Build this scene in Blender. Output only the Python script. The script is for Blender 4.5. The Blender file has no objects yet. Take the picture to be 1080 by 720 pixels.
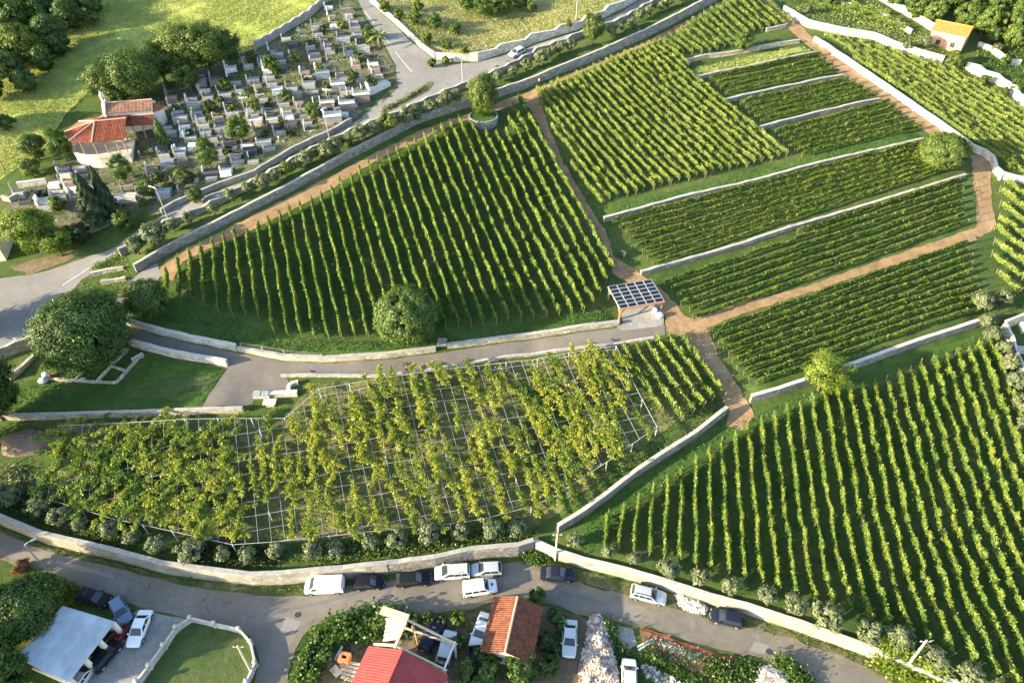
import bpy, bmesh, math, random
import numpy as np
from mathutils import Vector, Matrix
from mathutils.geometry import delaunay_2d_cdt
R = math.radians
random.seed(7)
rng = np.random.default_rng(11)
scene = bpy.context.scene
COL = scene.collection

# ------------------------------------------------------------------ camera model (photo pixels 1080 x 720)
PITCH = R(43.0); CAMH = 82.4; FPX = 720.0
SP, CP = math.sin(PITCH), math.cos(PITCH)
SUN_AZ = R(19.0); SUN_EL = R(15.5)          # direction the shadows run to, in plan

def ray(px, py):
    a = (px-540)/FPX; t = (py-360)/FPX
    return np.array([a, CP-t*SP, -(SP+t*CP)])
def plane(px, py, z):
    d = ray(px, py); k = (z-CAMH)/d[2]
    return np.array([d[0]*k, d[1]*k, z])
def proj(P):
    D = P[1]*CP+(CAMH-P[2])*SP; v = (CAMH-P[2])*CP-P[1]*SP
    return 540+FPX*P[0]/D, 360+FPX*v/D, FPX/D

# ------------------------------------------------------------------ terrain height
ROADWALL = [(-60,541),(0,553),(51,574),(128,592),(175,605),(218,611),(268,617),(300,616),(365,610),(410,605),(460,599),(500,590),
            (547,586),(563,581),(585,590),(615,599),(660,610),(700,622),(747,637),(785,647),(840,665),(904,688),(1000,728),(1100,770)]
_rw = np.array([plane(x, y, 0.0) for x, y in ROADWALL])
RWX, RWY = _rw[:,0], _rw[:,1]+.25
RW_STEP, SLOPE = 1.5, .225
STEPS = []
def T0(x, y):
    yw = np.interp(x, RWX, RWY)
    q = (y-np.maximum(45.0, yw))/3.5
    sl = np.where(q > 20, q*3.5, 3.5*np.log1p(np.exp(np.minimum(q, 20))))*SLOPE
    st = RW_STEP*np.clip((y-yw+.1)/.2, 0, 1)
    und = (.10*np.sin(x*.21+1.3)*np.sin(y*.17+.4)+.07*np.sin(x*.09-y*.13))*np.clip((y-yw-3)/8, 0, 1)
    return sl+st+und
def step_at(w, x, y):
    P = w['pts']; D = w['D']
    out = np.zeros_like(x)
    m = (x > P[:,0].min()-D-3) & (x < P[:,0].max()+D+3) & (y > P[:,1].min()-3) & (y < P[:,1].max()+D+3)
    if not m.any(): return out
    X = x[m]; Y = y[m]
    best = np.full(X.shape, 1e9); s = np.zeros_like(X); over = np.zeros_like(X); inn = np.full(X.shape, 99.0)
    n = len(P)-1
    for i in range(n):
        ax, ay = P[i]; bx, by = P[i+1]; dx, dy = bx-ax, by-ay; L = math.hypot(dx, dy)
        t = ((X-ax)*dx+(Y-ay)*dy)/L
        tc = np.clip(t, 0, L)
        ex = X-(ax+dx*tc/L); ey = Y-(ay+dy*tc/L)
        d2 = ex*ex+ey*ey
        cr = (dx*(Y-ay)-dy*(X-ax))/L
        ov = np.zeros_like(X)
        ie = np.full(X.shape, 99.0)
        if i == 0: ov = np.maximum(ov, -t); ie = np.minimum(ie, np.maximum(t, 0))
        if i == n-1: ov = np.maximum(ov, t-L); ie = np.minimum(ie, np.maximum(L-t, 0))
        b = d2 < best
        best = np.where(b, d2, best); over = np.where(b, ov, over); inn = np.where(b, ie, inn)
        s = np.where(b, np.sign(cr)*np.where(ov > 0, np.abs(cr), np.sqrt(d2)), s)
    val = w['Hs']*np.clip((s+.1)/.2, 0, 1)*np.clip(1-(s-.1)/D, 0, 1)*np.clip(1-over/1.0, 0, 1)*np.clip((inn+.3)/3.0, 0, 1)
    out[m] = val
    return out
def h(x, y):
    x = np.asarray(x, float); y = np.asarray(y, float)
    sh = x.shape; x = np.atleast_1d(x); y = np.atleast_1d(y)
    z = T0(x, y)
    for w in STEPS: z = z+step_at(w, x, y)
    return z.reshape(sh) if sh else float(z[0])
_ds = np.arange(58, 330, .7)
def hit(px, py, dz=0.0):
    d = ray(px, py)
    g = CAMH+_ds*d[2]-h(d[0]*_ds, d[1]*_ds)-dz
    k = np.argmax(g < 0)
    if k == 0: k = len(_ds)-1
    lo, hi = _ds[k-1], _ds[k]
    for _ in range(14):
        m = .5*(lo+hi)
        if CAMH+m*d[2]-h(d[0]*m, d[1]*m)-dz < 0: hi = m
        else: lo = m
    return np.array([d[0]*hi, d[1]*hi, CAMH+hi*d[2]])
def hits(pts, dz=0.0): return np.array([hit(x, y, dz) for x, y in pts])

# ------------------------------------------------------------------ node helpers
def new_mat(name):
    m = bpy.data.materials.new(name); m.use_nodes = True
    nt = m.node_tree; nt.nodes.clear()
    return m, nt
def N(nt, t, **kw):
    n = nt.nodes.new(t)
    for k, v in kw.items():
        if k in n.inputs: n.inputs[k].default_value = v
        else: setattr(n, k, v)
    return n
def L(nt, a, b): nt.links.new(a, b)
def ramp(nt, fac, stops):
    r = nt.nodes.new('ShaderNodeValToRGB'); e = r.color_ramp.elements
    while len(e) > 1: e.remove(e[-1])
    e[0].position = stops[0][0]; e[0].color = (*stops[0][1], 1)
    for p, c in stops[1:]:
        q = e.new(p); q.color = (*c, 1)
    L(nt, fac, r.inputs['Fac']); return r.outputs['Color']
def math_n(nt, op, a, b=None, c=None):
    n = nt.nodes.new('ShaderNodeMath'); n.operation = op
    for i, v in enumerate((a, b, c)):
        if v is None: continue
        if isinstance(v, (int, float)): n.inputs[i].default_value = v
        else: L(nt, v, n.inputs[i])
    return n.outputs[0]
def mixc(nt, f, a, b, mode='MIX'):
    n = nt.nodes.new('ShaderNodeMix'); n.data_type = 'RGBA'; n.blend_type = mode
    for i, v in ((0, f), (6, a), (7, b)):
        if isinstance(v, (int, float)): n.inputs[i].default_value = v
        elif isinstance(v, tuple): n.inputs[i].default_value = (*v, 1)
        else: L(nt, v, n.inputs[i])
    return n.outputs[2]
def pos(nt, obj=False):
    if obj: return N(nt, 'ShaderNodeTexCoord').outputs['Object']
    return N(nt, 'ShaderNodeNewGeometry').outputs['Position']
def noise(nt, vec, scale, detail=4, rough=.6, dist=0.0):
    n = N(nt, 'ShaderNodeTexNoise', Scale=scale, Detail=detail, Roughness=rough, Distortion=dist)
    L(nt, vec, n.inputs['Vector']); return n.outputs['Fac']
def finish(nt, col, rough=.9, bump=None, bstr=.3, bdist=.1, spec=.3, metal=0.0, coat=0.0, alpha=None):
    b = N(nt, 'ShaderNodeBsdfPrincipled')
    if isinstance(col, tuple): b.inputs['Base Color'].default_value = (*col, 1)
    else: L(nt, col, b.inputs['Base Color'])
    if isinstance(rough, float): b.inputs['Roughness'].default_value = rough
    else: L(nt, rough, b.inputs['Roughness'])
    b.inputs['Specular IOR Level'].default_value = spec; b.inputs['Metallic'].default_value = metal
    b.inputs['Coat Weight'].default_value = coat; b.inputs['Coat Roughness'].default_value = .05
    if bump is not None:
        bn = N(nt, 'ShaderNodeBump', Strength=bstr, Distance=bdist); L(nt, bump, bn.inputs['Height'])
        L(nt, bn.outputs[0], b.inputs['Normal'])
    o = N(nt, 'ShaderNodeOutputMaterial'); L(nt, b.outputs[0], o.inputs[0])
    return b
def mat_ground(name, stops, s1=.12, s2=1.3, s3=6.0, bstr=.5, bdist=.15, rough=.95, mix=(.45, .35, .2)):
    m, nt = new_mat(name); p = pos(nt)
    a = noise(nt, p, s1, 5, .6, .6); b = noise(nt, p, s2, 4, .65); c = noise(nt, p, s3, 3, .7)
    f = math_n(nt, 'ADD', math_n(nt, 'ADD', math_n(nt, 'MULTIPLY', a, mix[0]), math_n(nt, 'MULTIPLY', b, mix[1])), math_n(nt, 'MULTIPLY', c, mix[2]))
    f = math_n(nt, 'MULTIPLY_ADD', math_n(nt, 'SUBTRACT', f, .5), 2.2, .5)
    col = ramp(nt, f, stops)
    finish(nt, col, rough, math_n(nt, 'ADD', b, c), bstr, bdist, .15)
    return m
def mat_plain(name, col, rough=.6, spec=.4, metal=0.0, coat=0.0, var=.12, scale=3.0, bump=0.0, obj=True):
    m, nt = new_mat(name); p = pos(nt, obj)
    a = noise(nt, p, scale, 5, .65)
    dark = tuple(c*(1-var) for c in col); light = tuple(min(1, c*(1+var)) for c in col)
    c = ramp(nt, a, [(.3, dark), (.7, light)])
    finish(nt, c, rough, a if bump else None, bump, .05, spec, metal, coat)
    return m
def mat_leaf(name, stops, trans=.35, big=.25, gloss=.02):
    """leaves: tone per leaf plus slow variation over the ground, diffuse + translucent"""
    m, nt = new_mat(name)
    at = N(nt, 'ShaderNodeAttribute', attribute_name='tone')
    p = pos(nt); n = noise(nt, p, .35, 3, .6)
    f = math_n(nt, 'ADD', at.outputs['Fac'], math_n(nt, 'MULTIPLY', math_n(nt, 'SUBTRACT', n, .5), big*2))
    col = ramp(nt, f, stops)
    d = N(nt, 'ShaderNodeBsdfDiffuse'); L(nt, col, d.inputs['Color'])
    t = N(nt, 'ShaderNodeBsdfTranslucent')
    L(nt, mixc(nt, 1.0, col, (1.0, 1.05, .45), 'MULTIPLY'), t.inputs['Color'])
    mx = N(nt, 'ShaderNodeMixShader'); mx.inputs[0].default_value = trans
    L(nt, d.outputs[0], mx.inputs[1]); L(nt, t.outputs[0], mx.inputs[2])
    g = N(nt, 'ShaderNodeBsdfGlossy'); g.inputs['Roughness'].default_value = .45; g.inputs['Color'].default_value = (1, 1, 1, 1)
    m2 = N(nt, 'ShaderNodeMixShader'); m2.inputs[0].default_value = gloss
    L(nt, mx.outputs[0], m2.inputs[1]); L(nt, g.outputs[0], m2.inputs[2])
    o = N(nt, 'ShaderNodeOutputMaterial'); L(nt, m2.outputs[0], o.inputs[0])
    return m
def mat_stone(name, stops, scale=1.6, mortar=(.30,.28,.24), zs=1.7, mw=.06, grime=(.16,.15,.12), gamt=.35):
    m, nt = new_mat(name); p = pos(nt)
    mp = N(nt, 'ShaderNodeMapping'); mp.inputs['Scale'].default_value = (1, 1, zs); L(nt, p, mp.inputs[0])
    dn = noise(nt, mp.outputs[0], 1.1, 3)
    v = N(nt, 'ShaderNodeTexVoronoi', Scale=scale); L(nt, mp.outputs[0], v.inputs['Vector'])
    sep = N(nt, 'ShaderNodeSeparateColor'); L(nt, v.outputs['Color'], sep.inputs[0])
    ve = N(nt, 'ShaderNodeTexVoronoi', Scale=scale, feature='DISTANCE_TO_EDGE'); L(nt, mp.outputs[0], ve.inputs['Vector'])
    fine = noise(nt, p, 7, 4, .7)
    c = ramp(nt, math_n(nt, 'MULTIPLY_ADD', fine, .25, math_n(nt, 'MULTIPLY', sep.outputs[0], .75)), stops)
    edge = math_n(nt, 'LESS_THAN', ve.outputs['Distance'], mw)
    c = mixc(nt, math_n(nt, 'MULTIPLY', edge, .8), c, mortar)
    gn = math_n(nt, 'MULTIPLY', ramp(nt, noise(nt, p, .45, 5, .7, .5), [(.45, (0,0,0)), (.7, (1,1,1))]), gamt)
    c = mixc(nt, gn, c, grime)
    finish(nt, c, .9, math_n(nt, 'ADD', math_n(nt, 'MINIMUM', ve.outputs['Distance'], .15), math_n(nt, 'MULTIPLY', fine, .1)), .6, .2, .2)
    return m
def mat_asphalt(name, stops, crack=.5, patch=.06):
    m, nt = new_mat(name); p = pos(nt)
    a = noise(nt, p, .10, 5, .6, .8); b = noise(nt, p, .8, 5, .65); c = noise(nt, p, 9, 3, .7)
    f = math_n(nt, 'ADD', math_n(nt, 'ADD', math_n(nt, 'MULTIPLY', a, .45), math_n(nt, 'MULTIPLY', b, .3)), math_n(nt, 'MULTIPLY', c, .25))
    f = math_n(nt, 'MULTIPLY_ADD', math_n(nt, 'SUBTRACT', f, .5), 2.3, .5)
    col = ramp(nt, f, stops)
    big = ramp(nt, noise(nt, p, .045, 4, .6, 1.0), [(.40, (0,0,0)), (.62, (1,1,1))])
    col = mixc(nt, math_n(nt, 'MULTIPLY', big, .45), col, stops[0][1])
    st = ramp(nt, noise(nt, p, .33, 6, .75, 2.0), [(.56, (0,0,0)), (.70, (1,1,1))])
    col = mixc(nt, math_n(nt, 'MULTIPLY', st, .35), col, stops[-1][1])
    vd = noise(nt, p, .5, 4)
    mp = N(nt, 'ShaderNodeVectorMath', operation='MULTIPLY_ADD'); L(nt, N(nt, 'ShaderNodeCombineXYZ').outputs[0], mp.inputs[0])
    ww = N(nt, 'ShaderNodeTexVoronoi', Scale=.22, feature='DISTANCE_TO_EDGE')
    dd = N(nt, 'ShaderNodeTexNoise', Scale=.6, Detail=5); L(nt, p, dd.inputs['Vector'])
    va = N(nt, 'ShaderNodeVectorMath', operation='MULTIPLY_ADD'); L(nt, dd.outputs['Color'], va.inputs[0])
    va.inputs[1].default_value = (2.2, 2.2, 0); L(nt, p, va.inputs[2]); L(nt, va.outputs[0], ww.inputs['Vector'])
    cr = math_n(nt, 'MULTIPLY', math_n(nt, 'LESS_THAN', ww.outputs['Distance'], .006), math_n(nt, 'GREATER_THAN', vd, .5))
    col = mixc(nt, math_n(nt, 'MULTIPLY', cr, crack), col, (.035, .033, .03))
    finish(nt, col, .9, c, .25, .03, .2)
    return m

# ------------------------------------------------------------------ objects
def tag(o, label=None, cat=None, group=None, kind=None):
    if label: o['label'] = label
    if cat: o['category'] = cat
    if group: o['group'] = group
    if kind: o['kind'] = kind
    return o
def link(o, parent=None):
    COL.objects.link(o)
    if parent is not None: o.parent = parent
    return o
def empty(name, loc=(0,0,0), rz=0.0, rot=None):
    o = bpy.data.objects.new(name, None); o.empty_display_size = .5
    o.location = tuple(float(v) for v in loc)
    o.rotation_euler = rot if rot is not None else (0, 0, rz)
    return link(o)
class MB:
    def __init__(s): s.v = []; s.f = []; s.m = []
    def add(s, vs, fs, m=0):
        k = len(s.v); s.v += [tuple(float(c) for c in v) for v in vs]
        s.f += [tuple(i+k for i in f) for f in fs]; s.m += [m]*len(fs); return s
    def hexa(s, b, t, m=0):
        return s.add(list(b)+list(t), [(3,2,1,0),(4,5,6,7),(0,1,5,4),(1,2,6,5),(2,3,7,6),(3,0,4,7)], m)
    def box(s, x0, x1, y0, y1, z0, z1, m=0):
        return s.hexa([(x0,y0,z0),(x1,y0,z0),(x1,y1,z0),(x0,y1,z0)], [(x0,y0,z1),(x1,y0,z1),(x1,y1,z1),(x0,y1,z1)], m)
    def beam(s, p, q, w, hh=None, m=0, up=(0,0,1)):
        p = Vector(p); q = Vector(q); d = (q-p).normalized(); u = Vector(up)
        if abs(d.dot(u)) > .98: u = Vector((1,0,0))
        a = d.cross(u).normalized(); b = a.cross(d).normalized(); hh = hh or w
        a *= w/2; b *= hh/2
        return s.hexa([p-a-b, p+a-b, p+a+b, p-a+b], [q-a-b, q+a-b, q+a+b, q-a+b], m)
    def tube(s, pts, rad, n=8, m=0, cap=True):
        pts = [Vector(p) for p in pts]; k0 = len(s.v); prev = None
        if not hasattr(rad, '__len__'): rad = [rad]*len(pts)
        for i, p in enumerate(pts):
            d = (pts[min(i+1, len(pts)-1)]-pts[max(i-1, 0)]).normalized()
            if prev is None:
                u = Vector((0,0,1)) if abs(d.z) < .9 else Vector((1,0,0))
                a = d.cross(u).normalized()
            else: a = (prev-d*prev.dot(d)).normalized()
            prev = a; b = d.cross(a)
            for j in range(n):
                t = 2*math.pi*j/n; q = p+(a*math.cos(t)+b*math.sin(t))*rad[i]; s.v.append(tuple(q))
        for i in range(len(pts)-1):
            for j in range(n):
                s.f.append((k0+i*n+j, k0+i*n+(j+1)%n, k0+(i+1)*n+(j+1)%n, k0+(i+1)*n+j)); s.m.append(m)
        if cap:
            s.f.append(tuple(k0+j for j in range(n))[::-1]); s.m.append(m)
            e = k0+(len(pts)-1)*n; s.f.append(tuple(e+j for j in range(n))); s.m.append(m)
        return s
    def prism(s, poly, z0, z1, m=0):
        n = len(poly); b = [(p[0],p[1],z0) for p in poly]; t = [(p[0],p[1],z1) for p in poly]
        fs = [tuple(range(n))[::-1], tuple(range(n, 2*n))]+[(i,(i+1)%n,n+(i+1)%n,n+i) for i in range(n)]
        return s.add(b+t, fs, m)
    def blob(s, c, r, m=0, seed=0, amp=.25, nu=8, nv=6):
        rr = random.Random(seed); c = Vector(c); vs = []; fs = []
        r = Vector(r) if hasattr(r, '__len__') else Vector((r,r,r))
        vs.append((c.x, c.y, c.z-r.z))
        for i in range(1, nv):
            ph = -math.pi/2+math.pi*i/nv
            for j in range(nu):
                th = 2*math.pi*j/nu; k = 1+rr.uniform(-amp, amp)
                vs.append((c.x+r.x*k*math.cos(ph)*math.cos(th), c.y+r.y*k*math.cos(ph)*math.sin(th), c.z+r.z*k*math.sin(ph)))
        vs.append((c.x, c.y, c.z+r.z)); e = len(vs)-1
        for j in range(nu):
            fs.append((0, 1+(j+1)%nu, 1+j)); fs.append((e, e-nu+j, e-nu+(j+1)%nu))
            for i in range(nv-2):
                a = 1+i*nu; fs.append((a+j, a+(j+1)%nu, a+nu+(j+1)%nu, a+nu+j))
        return s.add(vs, fs, m)
    def mesh(s, name, mats, smooth=False):
        me = bpy.data.meshes.new(name); me.from_pydata(s.v, [], s.f)
        for m in (mats if isinstance(mats, (list, tuple)) else [mats]): me.materials.append(m)
        me.polygons.foreach_set('material_index', s.m)
        if smooth: me.polygons.foreach_set('use_smooth', [True]*len(s.f))
        me.update(); return me
    def build(s, name, mats, parent=None, loc=None, rz=None, smooth=False):
        o = bpy.data.objects.new(name, s.mesh(name, mats, smooth))
        if loc is not None: o.location = tuple(float(v) for v in loc)
        if rz is not None: o.rotation_euler = (0, 0, rz)
        return link(o, parent)
def mesh_obj(name, me, parent=None, loc=None, rz=None):
    o = bpy.data.objects.new(name, me)
    if loc is not None: o.location = tuple(float(v) for v in loc)
    if rz is not None: o.rotation_euler = (0, 0, rz)
    return link(o, parent)
def quads_mesh(name, V, mats, tone, midx=None):
    me = bpy.data.meshes.new(name); n = len(V); k = n//4
    me.vertices.add(n); me.vertices.foreach_set('co', np.ascontiguousarray(V, dtype=np.float32).ravel())
    me.loops.add(n); me.loops.foreach_set('vertex_index', np.arange(n, dtype=np.int32))
    me.polygons.add(k); me.polygons.foreach_set('loop_start', np.arange(0, n, 4, dtype=np.int32))
    for m in (mats if isinstance(mats, (list, tuple)) else [mats]): me.materials.append(m)
    if midx is not None: me.polygons.foreach_set('material_index', np.asarray(midx, dtype=np.int32))
    me.update(calc_edges=True)
    a = me.attributes.new('tone', 'FLOAT', 'FACE'); a.data.foreach_set('value', np.asarray(tone, dtype=np.float32))
    return me
def leaf_quads(c, size, g, up=.35, asp=.6, bias=None):
    n = len(c); nn = g.normal(size=(n, 3))
    if bias is None: nn[:,2] = np.abs(nn[:,2])+up
    else: nn = nn*.42/np.sqrt(3)*1.2+bias; nn[:,2] += .12
    nn /= np.linalg.norm(nn, axis=1)[:,None]
    r = g.normal(size=(n, 3)); t = np.cross(nn, r); t /= np.linalg.norm(t, axis=1)[:,None]; b = np.cross(nn, t)
    s = (np.asarray(size)*g.uniform(.7, 1.3, n))[:,None]
    V = np.empty((n, 4, 3)); V[:,0] = c-t*s; V[:,1] = c+b*s*asp; V[:,2] = c+t*s; V[:,3] = c-b*s*asp
    return V.reshape(-1, 3)
ONES = 'zeroth first second third fourth fifth sixth seventh eighth ninth tenth eleventh twelfth thirteenth fourteenth fifteenth sixteenth seventeenth eighteenth nineteenth'.split()
TENS = {20:'twent',30:'thirt',40:'fort',50:'fift',60:'sixt',70:'sevent',80:'eight',90:'ninet'}
def ordw(n):
    if n < 20: return ONES[n]
    t = n//10*10
    return TENS[t]+'ieth' if n == t else TENS[t]+'y-'+ONES[n-t]
# ------------------------------------------------------------------ materials
M = {}
M['ground'] = mat_ground('grassy_ground', [(0,(.018,.036,.009)),(.32,(.036,.068,.015)),(.55,(.060,.095,.022)),(.72,(.095,.10,.035)),(1,(.16,.12,.07))], .15, .9, 5)
M['lush'] = mat_ground('lush_grass', [(0,(.022,.050,.012)),(.45,(.042,.090,.018)),(.75,(.075,.125,.026)),(1,(.14,.145,.048))], .2)
M['meadow'] = mat_ground('meadow_grass', [(0,(.12,.17,.030)),(.35,(.22,.27,.055)),(.6,(.31,.34,.085)),(.85,(.38,.37,.13)),(1,(.45,.38,.20))], .09, .7, 4)
M['dryfield'] = mat_ground('dry_pergola_ground', [(0,(.045,.070,.018)),(.4,(.10,.115,.036)),(.65,(.17,.155,.070)),(1,(.25,.20,.12))], .15)
M['yard'] = mat_ground('yard_lawn', [(0,(.030,.060,.016)),(.45,(.055,.088,.026)),(.7,(.095,.105,.045)),(1,(.16,.13,.08))], .25)
M['reddirt'] = mat_ground('red_dirt', [(0,(.10,.075,.035)),(.3,(.20,.130,.070)),(.65,(.30,.205,.118)),(1,(.40,.30,.19))], .25, 1.1, 7, .6, .1)
M['browndirt'] = mat_ground('brown_dirt', [(0,(.06,.05,.03)),(.4,(.13,.10,.065)),(.7,(.20,.15,.10)),(1,(.28,.23,.16))], .2, 1.1, 6, .6, .1)
M['rust_dirt'] = mat_ground('rusty_soil', [(0,(.07,.045,.025)),(.4,(.17,.085,.05)),(.7,(.26,.14,.09)),(1,(.36,.27,.19))], .3, 1.2, 6, .8, .2)
M['road_dust'] = mat_ground('road_edge_dust', [(0,(.10,.088,.068)),(.4,(.145,.128,.10)),(.7,(.19,.168,.133)),(1,(.26,.23,.18))], .3, 1.5, 8, .4, .05)
M['dry_meadow'] = mat_ground('dry_tan_grass', [(0,(.10,.13,.035)),(.35,(.20,.20,.075)),(.6,(.29,.255,.12)),(1,(.40,.33,.20))], .12, .8, 4)
M['gravel'] = mat_ground('pale_gravel', [(0,(.13,.125,.12)),(.45,(.22,.215,.205)),(.75,(.31,.30,.28)),(1,(.42,.41,.38))], .3, 2.5, 12, .6, .05)
M['gravepath'] = mat_ground('cemetery_ground', [(0,(.03,.05,.016)),(.4,(.06,.075,.03)),(.62,(.13,.12,.085)),(1,(.26,.23,.19))], .14, 1.2, 6)
M['verge'] = mat_ground('verge_grass', [(0,(.030,.050,.014)),(.35,(.060,.085,.024)),(.6,(.12,.115,.055)),(1,(.24,.19,.13))], .3, 1.3, 6)
M['asphalt'] = mat_asphalt('worn_asphalt', [(0,(.105,.094,.080)),(.4,(.165,.150,.128)),(.7,(.205,.188,.160)),(1,(.27,.243,.20))])
M['asphalt2'] = mat_asphalt('lane_asphalt', [(0,(.10,.088,.078)),(.4,(.15,.135,.12)),(.7,(.19,.17,.15)),(1,(.25,.22,.19))], .25)
M['asphalt3'] = mat_asphalt('upper_road_asphalt', [(0,(.14,.135,.13)),(.4,(.19,.185,.178)),(.7,(.24,.232,.22)),(1,(.31,.295,.27))], .3)
M['asphalt_patch'] = mat_asphalt('dark_repair_asphalt', [(0,(.10,.10,.10)),(.5,(.14,.138,.135)),(1,(.19,.185,.18))], .1)
M['asphalt_light'] = mat_asphalt('pale_repair_asphalt', [(0,(.18,.175,.165)),(.5,(.22,.213,.20)),(1,(.27,.26,.24))], .1)
M['paint'] = mat_plain('white_road_paint', (.62,.62,.60), .7, .3, var=.25, scale=2, obj=False)
M['wall_warm'] = mat_stone('warm_limestone', [(0,(0.270,0.225,0.162)),(.4,(0.396,0.342,0.261)),(.7,(0.494,0.441,0.351)),(1,(0.593,0.548,0.467))], 1.18, (0.225,0.197,0.152))
M['wall_grey'] = mat_stone('grey_limestone', [(0,(0.149,0.143,0.130)),(.4,(0.223,0.214,0.195)),(.7,(0.291,0.279,0.260)),(1,(0.360,0.347,0.322))], 1.36, (0.136,0.130,0.118))
M['wall_plaster'] = mat_stone('pale_rendered_stone', [(0,(0.248,0.223,0.180)),(.4,(0.322,0.298,0.248)),(.7,(0.384,0.360,0.310)),(1,(0.446,0.428,0.384))], 0.74, (0.260,0.236,0.192), 1.6, .05, (0.149,0.130,0.099), .5)
M['wall_white'] = mat_stone('white_limestone', [(0,(0.302,0.281,0.245)),(.4,(0.418,0.396,0.353)),(.7,(0.504,0.482,0.439)),(1,(0.576,0.562,0.526))], 1.05, (0.288,0.266,0.230), 1.6, .05, (0.216,0.194,0.158), .3)
M['concrete'] = mat_plain('grey_concrete', (.23,.228,.22), .9, .2, var=.28, scale=.9, bump=.3, obj=False)
M['coping'] = mat_plain('pale_coping_stone', (.33,.315,.285), .9, .2, var=.22, scale=1.6, bump=.3, obj=False)
M['coping_white'] = mat_plain('white_coping_stone', (.46,.44,.40), .9, .2, var=.15, scale=1.6, bump=.3, obj=False)
M['bark'] = mat_plain('bark', (.10,.075,.055), .95, .1, var=.35, scale=5, bump=.5)
M['vine_wood'] = mat_plain('vine_wood', (.09,.065,.045), .95, .1, var=.3, scale=5)
M['post'] = mat_plain('weathered_post', (.42,.38,.31), .85, .2, var=.2, scale=4)
M['trellis'] = mat_plain('old_trellis_stake', (.20,.17,.12), .85, .2, var=.2, scale=4)
M['wire_grid'] = mat_plain('galvanised_wire', (.42,.43,.43), .6, .3, var=.06, scale=1)
M['wire_white'] = mat_plain('white_painted_rail', (.52,.53,.54), .5, .4, var=.06, scale=1)
M['wood'] = mat_plain('timber', (.36,.23,.13), .75, .25, var=.25, scale=4)
M['wood_pale'] = mat_plain('pale_timber', (.52,.43,.31), .8, .2, var=.22, scale=3)
M['wood_grey'] = mat_plain('grey_weathered_timber', (.40,.37,.33), .85, .2, var=.2, scale=3)
M['steel'] = mat_plain('galvanised_steel', (.45,.46,.47), .45, .5, .6, var=.1)
M['darkmetal'] = mat_plain('dark_metal', (.05,.05,.055), .5, .5, .3, var=.15)
M['plaster'] = mat_plain('old_plaster', (.60,.56,.49), .9, .2, var=.15, scale=1.2, bump=.15)
M['plaster_cream'] = mat_plain('cream_plaster', (.68,.60,.46), .9, .2, var=.10, scale=1.0)
M['plaster_pink'] = mat_plain('pinkish_plaster', (.55,.30,.22), .9, .2, var=.12, scale=1.0)
M['tile_hut'] = mat_plain('clay_roof_tile', (.165,.062,.036), .85, .2, var=.5, scale=2.2, bump=.2)
M['tile_chapel'] = mat_plain('faded_clay_tile', (.31,.17,.115), .85, .2, var=.45, scale=1.8, bump=.2)
M['tile_red'] = mat_plain('red_clay_tile', (.26,.080,.045), .85, .2, var=.5, scale=1.6, bump=.2)
M['tile_ridge'] = mat_plain('ridge_mortar_tile', (.50,.33,.24), .85, .2, var=.2, scale=3)
M['tile_orange'] = mat_plain('orange_roof_tile', (.42,.20,.06), .85, .2, var=.22, scale=1.5, bump=.15)
M['metal_red'] = mat_plain('red_sheet_metal', (.27,.040,.036), .5, .35, .0, var=.25, scale=.7)
M['roof_pale'] = mat_plain('pale_blue_roof_membrane', (.36,.41,.45), .65, .35, var=.25, scale=.5)
M['solar'] = mat_plain('solar_cell_glass', (.014,.017,.026), .3, .35, .0, .0, var=.4, scale=.8)
M['alu'] = mat_plain('aluminium_frame', (.60,.61,.62), .4, .5, .4, var=.05)
M['glass'] = mat_plain('dark_glass', (.022,.030,.036), .08, .6, 0, .4, var=.1)
M['tyre'] = mat_plain('tyre_rubber', (.025,.025,.026), .85, .3, var=.1)
M['rim'] = mat_plain('alloy_rim', (.42,.42,.43), .35, .5, .6, var=.08)
M['black'] = mat_plain('black_plastic', (.02,.02,.021), .6, .3, var=.1)
M['lamp_red'] = mat_plain('red_lamp_lens', (.38,.02,.02), .25, .5, 0, .3, var=.1)
M['lamp_clear'] = mat_plain('clear_lamp_lens', (.70,.72,.74), .15, .6, 0, .5, var=.06)
M['plate'] = mat_plain('number_plate', (.7,.7,.7), .5, .4, var=.03)
M['brick'] = mat_plain('orange_brick', (.48,.19,.09), .9, .2, var=.25, scale=5)
M['net_red'] = mat_plain('red_barrier_net', (.20,.042,.034), .85, .2, var=.3, scale=3)
M['soil'] = mat_plain('pale_soil_mound', (.16,.125,.10), .95, .1, var=.3, scale=.8, bump=.6)
for nm, c in dict(white=(.72,.73,.74), silver=(.50,.52,.54), black=(.012,.013,.017), navy=(.014,.018,.035), blue=(.10,.16,.25),
                  offwhite=(.66,.67,.66), grey=(.36,.40,.45)).items():
    M['car_'+nm] = mat_plain('car_paint_'+nm, c, .3 if max(c) > .2 else .38, .4 if max(c) > .2 else .15, .0 if nm != 'silver' else .35, .5 if max(c) > .2 else .0, var=.04, scale=.8)
def mat_rubble():
    m, nt = new_mat('broken_rubble')
    at = N(nt, 'ShaderNodeAttribute', attribute_name='tone')
    n = noise(nt, pos(nt), 6, 4, .7)
    f = math_n(nt, 'ADD', at.outputs['Fac'], math_n(nt, 'MULTIPLY', math_n(nt, 'SUBTRACT', n, .5), .35))
    finish(nt, ramp(nt, f, [(0,(.12,.09,.07)),(.22,(.30,.17,.12)),(.38,(.30,.27,.235)),(.7,(.43,.405,.37)),(1,(.58,.56,.53))]), .95)
    return m
M['rubble'] = mat_rubble()
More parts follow.
